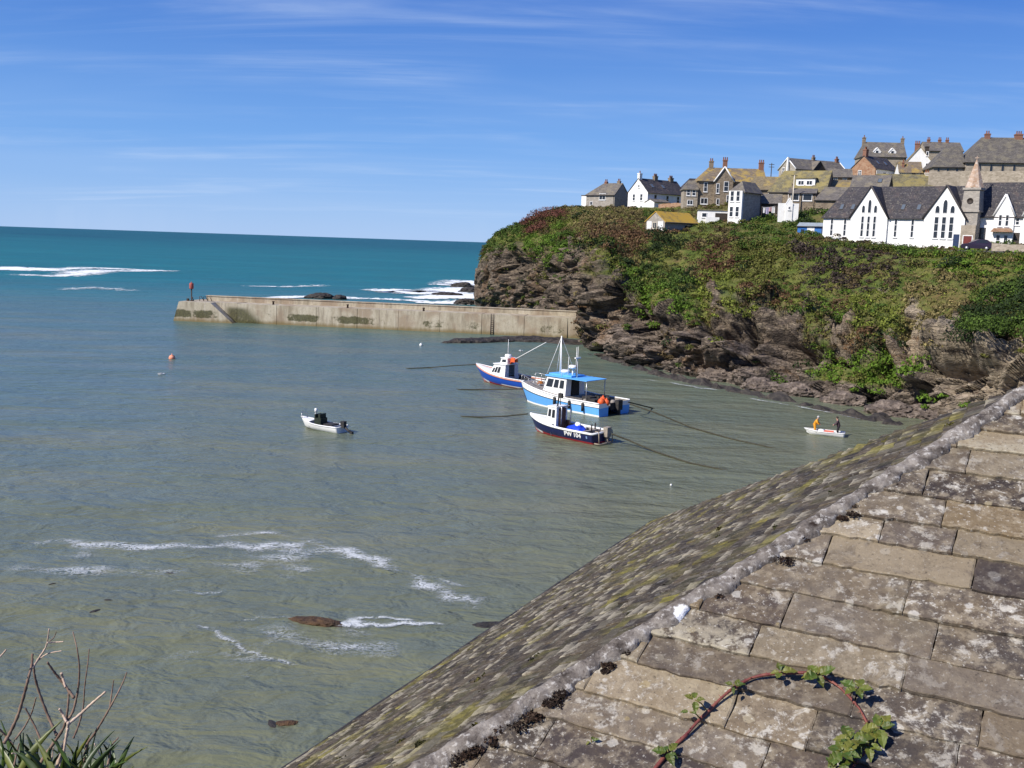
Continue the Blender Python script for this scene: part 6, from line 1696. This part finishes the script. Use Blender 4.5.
# lower limit of the near slope: a course just under the bottom of the picture
low = plane_hit(444, 758, nR, dR) - u3R * .75; vlow = uv(low, OR, UR, u3R)[1]
a2, b2 = uv(apex, OR, UR, u3R), uv(hA, OR, UR, u3R)
hpR = [edge_hp(a2, b2, i_in), edge_hp((a2[0], 0), (2 * a2[0] - b2[0] + .001, b2[1]), (a2[0], -1.0))]
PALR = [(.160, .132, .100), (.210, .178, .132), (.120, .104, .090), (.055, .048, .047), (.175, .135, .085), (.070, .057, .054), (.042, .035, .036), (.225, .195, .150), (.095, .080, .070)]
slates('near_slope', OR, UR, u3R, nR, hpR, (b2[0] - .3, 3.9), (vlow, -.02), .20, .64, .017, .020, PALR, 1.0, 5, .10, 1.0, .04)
UL = -eL                           # away from the camera along the eave
OL = apex
k0, k1 = uv(cC, OL, UL, u3L), uv(apex, OL, UL, u3L); kn = uv(hA, OL, UL, u3L)
cut0 = plane_hit(444, 758, nR, dR) - u3R * .75
in_l = uv((apex + cC + hA) / 3, OL, UL, u3L)
# near end: cut where the bank begins, along the level line of the courses
hl = Vector((cRv.x, cRv.y, 0)); q0, q1 = cut0, cut0 + hl * 3
def onL(P): return P - Vector((0, 0, 1)) * ((P - apex).dot(nL) / nL.z)
c0, c1 = uv(onL(q0), OL, UL, u3L), uv(onL(q1), OL, UL, u3L)
hpL = [edge_hp(k1, k0, in_l), edge_hp(k1, kn, in_l), edge_hp(c0, c1, in_l), (0, 1, k0[1] - .02)]
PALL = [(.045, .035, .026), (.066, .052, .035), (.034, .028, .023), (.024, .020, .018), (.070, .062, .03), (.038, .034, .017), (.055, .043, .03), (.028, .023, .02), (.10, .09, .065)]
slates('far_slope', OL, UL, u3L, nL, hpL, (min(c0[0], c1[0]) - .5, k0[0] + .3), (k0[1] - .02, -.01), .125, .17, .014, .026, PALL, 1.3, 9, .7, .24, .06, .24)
# bedding under the stones, the two hidden slopes and the mortar hip
mb = MB()
def rel(P): return P - ORG
E0 = hA + hd_ * ((cC.z - hA.z) / hd_.z) if abs(hd_.z) > 1e-6 else hA
lowL = low + cRv * .6; lowR_ = low + UR * 5
hipcut = hA - hd_ * .9
axz = apex - nR * .045
r0, r1 = low - nR * .045, low + UR * 4.2 - nR * .045
mb.add([rel(axz), rel(hipcut - nR * .045), rel(r0), rel(r1), rel(apex + UR * (a2[0] - b2[0]) + u3R * (vlow * .9) - nR * .045)], [(0, 1, 2, 3)])
cutE = onL(q1 - hl * 0) ; 
def uvP(u, v): return OL + UL * u + u3L * v
ul0 = None
polyL = clip(clip(clip(clip([(-30, -30), (30, -30), (30, 0), (-30, 0)], *hpL[0]), *hpL[1]), *hpL[2]), *hpL[3])
mb.add([rel(uvP(a, b_) - nL * .02) for a, b_ in polyL], [tuple(range(len(polyL)))])
mb.build('roof_bedding', M_UNDER, ROOF)
gu = MB(); ge0, ge1 = hpL[3][2], None
gp = [uvP(a, b_) for a, b_ in polyL if abs(b_ - hpL[3][2]) < .01]; gp.sort(key=lambda P: P.y)
gout = Vector((-u3L.x, -u3L.y, 0)).normalized()
gu.tube([rel(gp[0].lerp(gp[-1], k / 20) + gout * .035 - Vector((0, 0, .035)) + Vector((0, 0, .006 * math.sin(k * 1.9)))) for k in range(21)], .045, 8)
gu.build('gutter', mat('black_eave_tube', (.018, .015, .014), (.05, .042, .035), 9, .7), ROOF)  # dark tube just outside the eave, drawing its dark edge
mb = MB()
eave = [uvP(a, b_) for a, b_ in polyL if abs(b_ - hpL[3][2]) < .01]
eave.sort(key=lambda P: P.y)
en, ef = eave[0], eave[-1]
# back slopes
far_r = cC + Vector((-u3L.x, -u3L.y, 0)).normalized() * 0
bk = Vector((u3L.x, u3L.y, 0)).normalized() * 7.0
back = cC + bk
mb.add([rel(apex), rel(cC), rel(back)], [(0, 1, 2)])
rr_ = low + UR * 4.2
mb.add([rel(apex), rel(back), rel(Vector((rr_.x + 2.0, rr_.y + 2.0, cC.z)))], [(0, 1, 2)])
mb.build('back_slope', M_SL_GREY, ROOF)
mb = MB()
dn = Vector((0, 0, -1)); inn_ = Vector((u3L.x, u3L.y, 0)).normalized() * .35
foot_z = -CAMH - 1.0
w_ = [en + inn_, ef + inn_ - UL * .35, back - inn_ * 1, low + UR * 3.0]
V = [rel(P + dn * .12) for P in w_[:3]] + [rel(Vector((P.x, P.y, -13.0))) for P in w_[:3]]
mb.add(V, [(0, 1, 4, 3), (1, 2, 5, 4)]); mb.build('wall', M_STONE_L, ROOF)
# mortar hip: a lumpy band along the edge between the slopes
g = G('hip_mortar'); co = g.coord('World'); a1 = g.noise(co, 9, 7, .7, .3); a2_ = g.noise(co, 34, 5, .7); a3 = g.vor(co, 5.5); a4 = g.noise(co, 3.2, 3)
c = g.ramp(a1, [(.34, (.042, .034, .029)), (.48, (.145, .124, .106)), (.66, (.30, .27, .235))])
c = g.mix(g.math('MULTIPLY', g.rng(a3, .10, .17, 1, 0), g.rng(a4, .48, .56)), c, (.025, .016, .012))  # dark spots paint the shade of holes in the mortar
c = g.mix(g.rng(a2_, .52, .66, 0, .55), c, (.62, .59, .54)); c = g.mix(g.rng(a2_, .30, .42, .7, 0), c, (.04, .032, .028))
Qs = CAM + plane_hit(683, 617, nR, dR)
ps = g.n('ShaderNodeVectorMath'); ps.operation = 'DISTANCE'; g.l(g.n('ShaderNodeNewGeometry').outputs['Position'], ps.inputs[0]); ps.inputs[1].default_value = tuple(Qs)
c = g.mix(g.rng(g.math('ADD', ps.outputs['Value'], g.math('MULTIPLY', g.math('SUBTRACT', a1, .5), .10)), .050, .062, 1, 0), c, (.84, .83, .80))
M_MORT = g.done(c, .92, g.bump(a2_, .8, .015), .15)
hp0, hp1 = hA - hd_ * 1.0, apex + hd_ * .02
sideR = (-(u3R) + 0 * UR); sR = nR.cross(hd_).normalized(); sR = sR if sR.dot(u3R) < 0 else -sR
sL = nL.cross(hd_).normalized(); sL = sL if sL.dot(u3L) < 0 else -sL
V, nn_ = [], 320; prof = [(-1.0, -.012), (-.85, .020), (-.5, .034), (-.15, .042), (.0, .045), (.2, .042), (.55, .036), (.85, .026), (1.0, -.015)]
nm = (nR + nL).normalized()
t_ = np.linspace(0, 1, nn_)
nzA = fbm(np.c_[t_ * 26, t_ * 0, t_ * 0], 5, 2.1, .65); nzB = fbm(np.c_[t_ * 40, t_ * 0 + 9, t_ * 0], 4)
for i in range(nn_):
    p = hp0.lerp(hp1, t_[i]); wR, wL = .062 * max(.35, 1 + 1.7 * nzA[i]), .050 * max(.4, 1 + 1.2 * nzB[i])
    for s_, h_ in prof:
        q = p + (sR * (s_ * wR) + nR * h_ if s_ > 0 else sL * (-s_ * wL) + nL * h_)
        if s_ == 0: q = p + nm * h_
        V.append(q - ORG)
V = np.array([tuple(v) for v in V]); dn_ = fbm(V * 9, 4) * .022 + fbm(V * 30, 2) * .009
V += np.array(nm)[None] * dn_[:, None]
m_ = len(prof); idx = np.arange(nn_ * m_).reshape(nn_, m_)
F = np.stack([idx[:-1, :-1].ravel(), idx[1:, :-1].ravel(), idx[1:, 1:].ravel(), idx[:-1, 1:].ravel()], 1)
link('hip_mortar', np_mesh('hip_mortar', V, F, M_MORT, True), ROOF)
# tufts of moss in the joints
cen = []
for k in range(70):
    px = random.uniform(330, 960); t = random.random()
    py = 758 - (px - 444) * .628 - t * 95 - 6
    P = plane_hit(px, py, nL, dL); a, b_ = uv(P, OL, UL, u3L)
    if all(h_[0] * a + h_[1] * b_ >= h_[2] + .05 for h_ in hpL): cen.append(tuple(CAM + P + nL * .01))
cen = np.array(cen); cen = cen[np.argsort(rng.random(len(cen)))][:34]
dkc = []  # dark cushions placed to give the shade of holes below the mortar
for k in range(34):
    px = random.choice((random.uniform(440, 620), random.uniform(440, 560), random.uniform(620, 900))); py = 758 - (px - 444) * .628 + random.uniform(5, 20)
    dkc.append(tuple(CAM + plane_hit(px, py, nR, dR) + nR * .012))
ml2 = leaf_mesh('hole_moss_cushion', np.array(dkc), rng.uniform(.018, .05, len(dkc)), np.array([(.030, .018, .012) if k % 3 else (.055, .032, .02) for k in range(len(dkc))]), 160, .014, .5, .3)
tag(link('hole_moss', ml2), 'dark brown moss cushions that also draw the shaded holes along the lower edge of the roof hip', 'moss', kind='stuff')
ml = leaf_mesh('moss_tuft', cen, np.full(len(cen), .035), np.array([(.10, .09, .018) if k % 2 else (.045, .045, .012) for k in range(len(cen))]), 46, .020, .5, .3)
o = link('roof_moss', ml); tag(o, 'small cushions of moss dotted over the left slope of the slate roof', 'moss', kind='stuff')

# ------------------------------------------------------------------ bramble arching over the slates
vine_px = [(632, 800), (650, 775), (668, 752), (684, 737), (705, 714), (729, 692), (752, 678), (776, 673.5), (806, 673), (826, 678), (846, 693), (860, 710), (868, 725), (871, 737), (866, 752), (852, 768), (842, 790)]
hts = [.05, .06, .06, .07, .08, .09, .10, .10, .10, .10, .09, .08, .07, .06, .05, .05, .04]
VP = []
for (px, py), ht in zip(vine_px, hts):
    Q = plane_hit(px, py, nR, dR); r_ = ray(px, py).normalized()
    VP.append(CAM + Q - r_ * ht * .5)
g = G('bramble_stem'); vco = g.coord('World'); M_STEM = g.done(g.ramp(g.noise(vco, 30, 3), [(.35, (.13, .030, .028)), (.65, (.22, .075, .05))]), .55, None, .35)
M_STEM2 = mat('green_stalk', (.16, .14, .03), (.12, .10, .03), 20, .6)
g = G('bramble_leaf'); vco = g.coord('World'); lcol = g.attr('Col', 'Color'); M_BL = g.done(g.mix(g.rng(g.noise(vco, 45, 4), .4, .65, 0, .6), lcol, (.10, .09, .012)), .5, g.bump(g.noise(vco, 90, 3), .4, .004), .35)
br = empty('bramble', VP[2], 0, 'reddish bramble shoot with fresh green leaves arching over the stone slates', 'bramble')
fineP = []
arr = np.array([tuple(v - VP[2]) for v in VP]); tt = np.linspace(0, len(arr) - 1, 90); fp_ = catmull(arr, tt); fp_ = fp_ + .006 * np.c_[fbm(np.c_[tt * .9, tt * 0, tt * 0], 3), fbm(np.c_[tt * .9, tt * 0 + 7, tt * 0], 3), fbm(np.c_[tt * .9, tt * 0 + 3, tt * 0], 3)]
mb = MB(); mb.tube([Vector(p) for p in fp_], [(.0078 - .0042 * (i / 89)) * (1 + .16 * math.sin(i * .9)) for i in range(90)], 8); mb.build('stem', M_STEM, br)
th = MB(); rt_ = random.Random(3)
for i in range(3, 87):
    p_ = Vector(fp_[i]); d_ = (UR * rt_.uniform(-1, 1) + u3R * rt_.uniform(-1, 1) + nR * rt_.uniform(-.2, 1)).normalized()
    th.tube([p_, p_ + d_ * rt_.uniform(.012, .022)], [.0035, .0004], 4)
th.build('thorns', M_STEM, br)
def bramble_leaf(base, nrm, direc, size, col):
    """a toothed, folded leaflet; returns vertices, faces"""
    curl = rr.uniform(-.1, .6)
    side = nrm.cross(direc).normalized(); V = []; n = 9
    for i in range(n + 1):
        t = i / n; w = size * .36 * (math.sin(PI * min(1, t * 1.02) ** .8)) ** .8 * (1.0 if i % 2 else .80) if 0 < i < n else 0.002
        mid = base + direc * (t * size) - nrm * (size * curl * t * t)
        for s_ in (-1, 0, 1): V.append(mid + side * (s_ * w) + nrm * (abs(s_) * w * rr.uniform(.1, .6)))
    F = [(i * 3 + k, (i + 1) * 3 + k, (i + 1) * 3 + k + 1, i * 3 + k + 1) for i in range(n) for k in (0, 1)]
    return V, F
rr = random.Random(4)
clusters = [(668, 752, 5, 1.0), (695, 700, 4, .85), (734, 686, 4, .65), (781, 672, 5, .9), (818, 674, 6, 1.15), (857, 688, 5, 1.1), (880, 728, 6, 1.2), (852, 740, 7, 1.3), (843, 752, 6, 1.2), (868, 745, 5, 1.0), (838, 768, 5, 1.0), (690, 712, 2, .55), (592, 744, 3, .5)]
fpw = [Vector(p) + VP[2] for p in fp_]
for px, py, cnt, sc in clusters:
    near_ = min(fpw, key=lambda P: (pix(P)[0] - px) ** 2 + (pix(P)[1] - py) ** 2)
    dist_ = (near_ - CAM).dot(fwd); ctr = CAM + ray(px, py) * (dist_ - .03)
    if px == 592: ctr = CAM + plane_hit(px, py, nR, dR) + nR * .02; near_ = ctr - nR * .02
    sm_ = MB(); sm_.tube([near_ - VP[2], (near_.lerp(ctr, .5)) + nR * .015 - VP[2], ctr - VP[2]], .0028, 5)
    so = sm_.build('leaf_stalk', M_STEM2, br)
    vs_, fs_, cs_ = [], [], []
    for k in range(cnt):
        ang = 2 * PI * k / cnt + rr.uniform(-.4, .4); d_ = (UR * math.cos(ang) + u3R * math.sin(ang) + nR * rr.uniform(-.15, .5)).normalized()
        nrm = (nR * 1.0 + d_ * rr.uniform(-.5, .2) + UR * rr.uniform(-.3, .3)); nrm = (nrm - d_ * nrm.dot(d_)).normalized()
        col_ = rr.choice(((.050, .085, .008), (.085, .110, .012), (.035, .065, .006), (.12, .125, .018)))
        V, F = bramble_leaf(ctr + d_ * .008 - VP[2], nrm, d_, .050 * sc * rr.uniform(.7, 1.2), col_)
        b0 = len(vs_); vs_ += [tuple(v) for v in V]; fs_ += [tuple(b0 + i for i in f) for f in F]; cs_ += [col_] * len(V)
    link('leaf', np_mesh('leaf', np.array(vs_), fs_, M_BL, False, np.array(cs_)), br)

# ------------------------------------------------------------------ bank under the camera and the dry plant on it
def make_bank():
    xs = np.concatenate([np.linspace(-40, -6, 24), np.linspace(-5.6, 3, 60), np.linspace(3.5, 30, 16)]); ys = np.concatenate([np.linspace(-30, -1, 14), np.linspace(-.8, 4.5, 50), np.linspace(5, 24, 22)])
    hlv = np.array([hl.x, hl.y]); nv_ = np.array([-hl.y, hl.x]); nv_ = nv_ if nv_[1] > 0 else -nv_
    lw = np.array([low.x, low.y])
    V = []
    for y in ys:
        for x in xs:
            s_ = float((np.array([x, y]) - lw) @ nv_)          # beyond the roof's lower edge?
            t = 1.9 + .1 * math.sin(x * .7)
            if x < -.9 + 0:
                z = -1.62 + .18 * max(0, y) - (1.9 * max(0, y - 2.12))
            else:
                z = -1.62 - .33 * max(0, y) 
                if s_ > -.15: z = min(z, low.z - .25 - max(0, s_) * 2.0)
            z = max(z, -19)
            V.append((x, y, z))
    V = np.array(V); V[:, 2] += .10 * fbm(V * .8, 3) - .06
    V[:, 2] += CAMH
    n = len(xs); idx = np.arange(len(V)).reshape(-1, n)
    F = np.stack([idx[:-1, :-1].ravel(), idx[:-1, 1:].ravel(), idx[1:, 1:].ravel(), idx[1:, :-1].ravel()], 1)
    tag(link('bank', np_mesh('bank', V, F, mat('bank_earth', (.05, .06, .02), (.10, .075, .04), 3, .95))), 'grassy bank below the viewpoint', 'bank', kind='structure')
make_bank()
pb0 = CAM + ray(52, 775) * 2.05
pl = empty('dry_plant', pb0, 0, 'bare brown branching stems rising from green strap leaves at the lower left', 'plant')
M_TWIG = mat('dry_twig', (.25, .17, .12), (.12, .075, .055), 25, .85); M_TWIGL = mat('pale_dry_twig', (.55, .42, .32), (.36, .26, .19), 25, .85)
def stem(pts, r0, r1, m, dist=2.05, wob=.0):
    P = [CAM + ray(px, py) * (dist + wob * math.sin(i * 1.3)) - pb0 for i, (px, py) in enumerate(pts)]
    A = np.array([tuple(p) for p in P]); f_ = catmull(A, np.linspace(0, len(A) - 1, len(A) * 6))
    mb = MB(); k = len(f_); mb.tube([Vector(p) for p in f_], [.55 * (r0 + (r1 - r0) * i / (k - 1)) * (1 + .22 * math.sin(i * 2.1)) for i in range(k)], 6); mb.build('stem', m, pl)
def cp(x, y): return (x / 5.189, 620 + y / 5.189)      # from the enlarged crop of the photograph's corner
for pts, r0, r1, m, d_ in [
    ([(20, 640), (50, 590), (95, 490), (130, 370), (150, 290), (165, 230), (168, 175)], .0070, .0045, M_TWIG, 2.05),
    ([(168, 250), (200, 200), (240, 135), (255, 45)], .0045, .0025, M_TWIGL, 2.05), ([(245, 118), (290, 115), (330, 112)], .0030, .0018, M_TWIGL, 2.04), ([(172, 238), (215, 195), (255, 172), (320, 160)], .0034, .0016, M_TWIGL, 2.06), ([(250, 118), (280, 90), (292, 60)], .0022, .0014, M_TWIG, 2.06),
    ([(295, 600), (250, 500), (205, 380), (180, 290), (175, 235)], .0056, .0040, M_TWIG, 2.1),
    ([(200, 760), (250, 680), (330, 560), (350, 470), (358, 370)], .0075, .0035, M_TWIG, 2.0),
    ([(345, 530), (380, 470), (405, 360), (412, 250), (400, 150), (378, 60)], .0055, .0020, M_TWIG, 2.0),
    ([(385, 405), (330, 330), (285, 275), (245, 218)], .0055, .0035, M_TWIG, 1.98), ([(340, 350), (325, 300), (318, 275)], .0040, .0050, M_TWIGL, 1.98),
    ([(380, 615), (410, 540), (432, 450), (440, 340), (455, 230), (463, 148)], .0040, .0018, M_TWIG, 2.08),
    ([(355, 540), (420, 485), (480, 430), (548, 372)], .0062, .0040, M_TWIGL, 1.97), ([(345, 530), (325, 490), (308, 460)], .0048, .0040, M_TWIGL, 1.97),
    ([(290, 780), (320, 680), (345, 600), (355, 530)], .0065, .0055, M_TWIGL, 1.96), ([(315, 760), (335, 660), (352, 560)], .0050, .0040, M_TWIGL, 1.95),
    ([(430, 770), (450, 650), (490, 590), (545, 500), (600, 400), (640, 320), (658, 270)], .0055, .0020, M_TWIG, 2.02), ([(570, 450), (580, 380), (590, 310)], .0034, .0018, M_TWIG, 2.02),
    ([(80, 620), (130, 550), (165, 480), (187, 402)], .0042, .0025, M_TWIG, 2.12), ([(210, 620), (175, 540), (130, 455)], .0042, .0028, M_TWIG, 2.1),
    ([(555, 775), (570, 700), (580, 650), (615, 610)], .0042, .0022, M_TWIG, 2.0), ([(545, 765), (520, 700), (490, 640)], .0034, .0020, M_TWIGL, 2.0), ([(-25, 215), (10, 180), (32, 155)], .0034, .0030, M_TWIGL, 2.0),
    ([(60, 692), (120, 695), (195, 690)], .0026, .0018, M_TWIGL, 1.94), ([(70, 770), (85, 700), (100, 640)], .0036, .0020, M_TWIG, 1.95), ([(-10, 560), (30, 600), (70, 650)], .0040, .0030, M_TWIG, 2.05), ([(265, 770), (272, 700), (278, 660)], .003, .0018, M_TWIGL, 1.94)]:
    stem([cp(*q) for q in pts], r0, r1, m, d_, .012)
g = G('strap_leaf'); vco = g.coord('World'); lcol = g.attr('Col', 'Color'); M_STRAP = g.done(g.mix(g.rng(g.noise(vco, 18, 4), .4, .65, 0, .6), lcol, (.03, .045, .01)), .45, None, .4)
rr = random.Random(8)
for k in range(78):
    bx = rr.uniform(-30, 118); by = rr.uniform(775, 800); dist_ = rr.uniform(1.85, 2.2)
    lenpx = rr.uniform(26, 62) * (1.0 if bx < 95 else .9); lean = rr.uniform(-.55, .55)
    B0 = CAM + ray(bx, by) * dist_; T0 = CAM + ray(bx + lenpx * lean, by - lenpx) * (dist_ + rr.uniform(-.05, .05))
    ax_ = (T0 - B0); Ln = ax_.length; ax_.normalize(); sd2 = ax_.cross(fwd + Vector((rr.uniform(-.8, .8), 0, rr.uniform(-.3, .3)))).normalized(); bend = Vector((rr.uniform(-.05, .05), rr.uniform(-.05, .03), 0))
    V = []; n = 8; w_ = rr.uniform(.004, .0085)
    for i in range(n + 1):
        t = i / n; mid = B0 + ax_ * (Ln * t) + bend * t * t; w2 = w_ * (1 - t ** 2.5) * (.6 + .7 * t if t < .5 else .95) + .0005
        for s_ in (-1, 0, 1): V.append(tuple(mid + sd2 * (s_ * w2) - fwd * (.004 * (1 - abs(s_))) - pb0))
    F = [(i * 3 + j, (i + 1) * 3 + j, (i + 1) * 3 + j + 1, i * 3 + j + 1) for i in range(n) for j in (0, 1)]
    c_ = rr.choice(((.026, .050, .008), (.045, .085, .010), (.018, .034, .007), (.11, .125, .02)))
    link('leaf', np_mesh('leaf', np.array(V), F, M_STRAP, True, np.tile(np.array(c_), (len(V), 1))), pl)
V = None
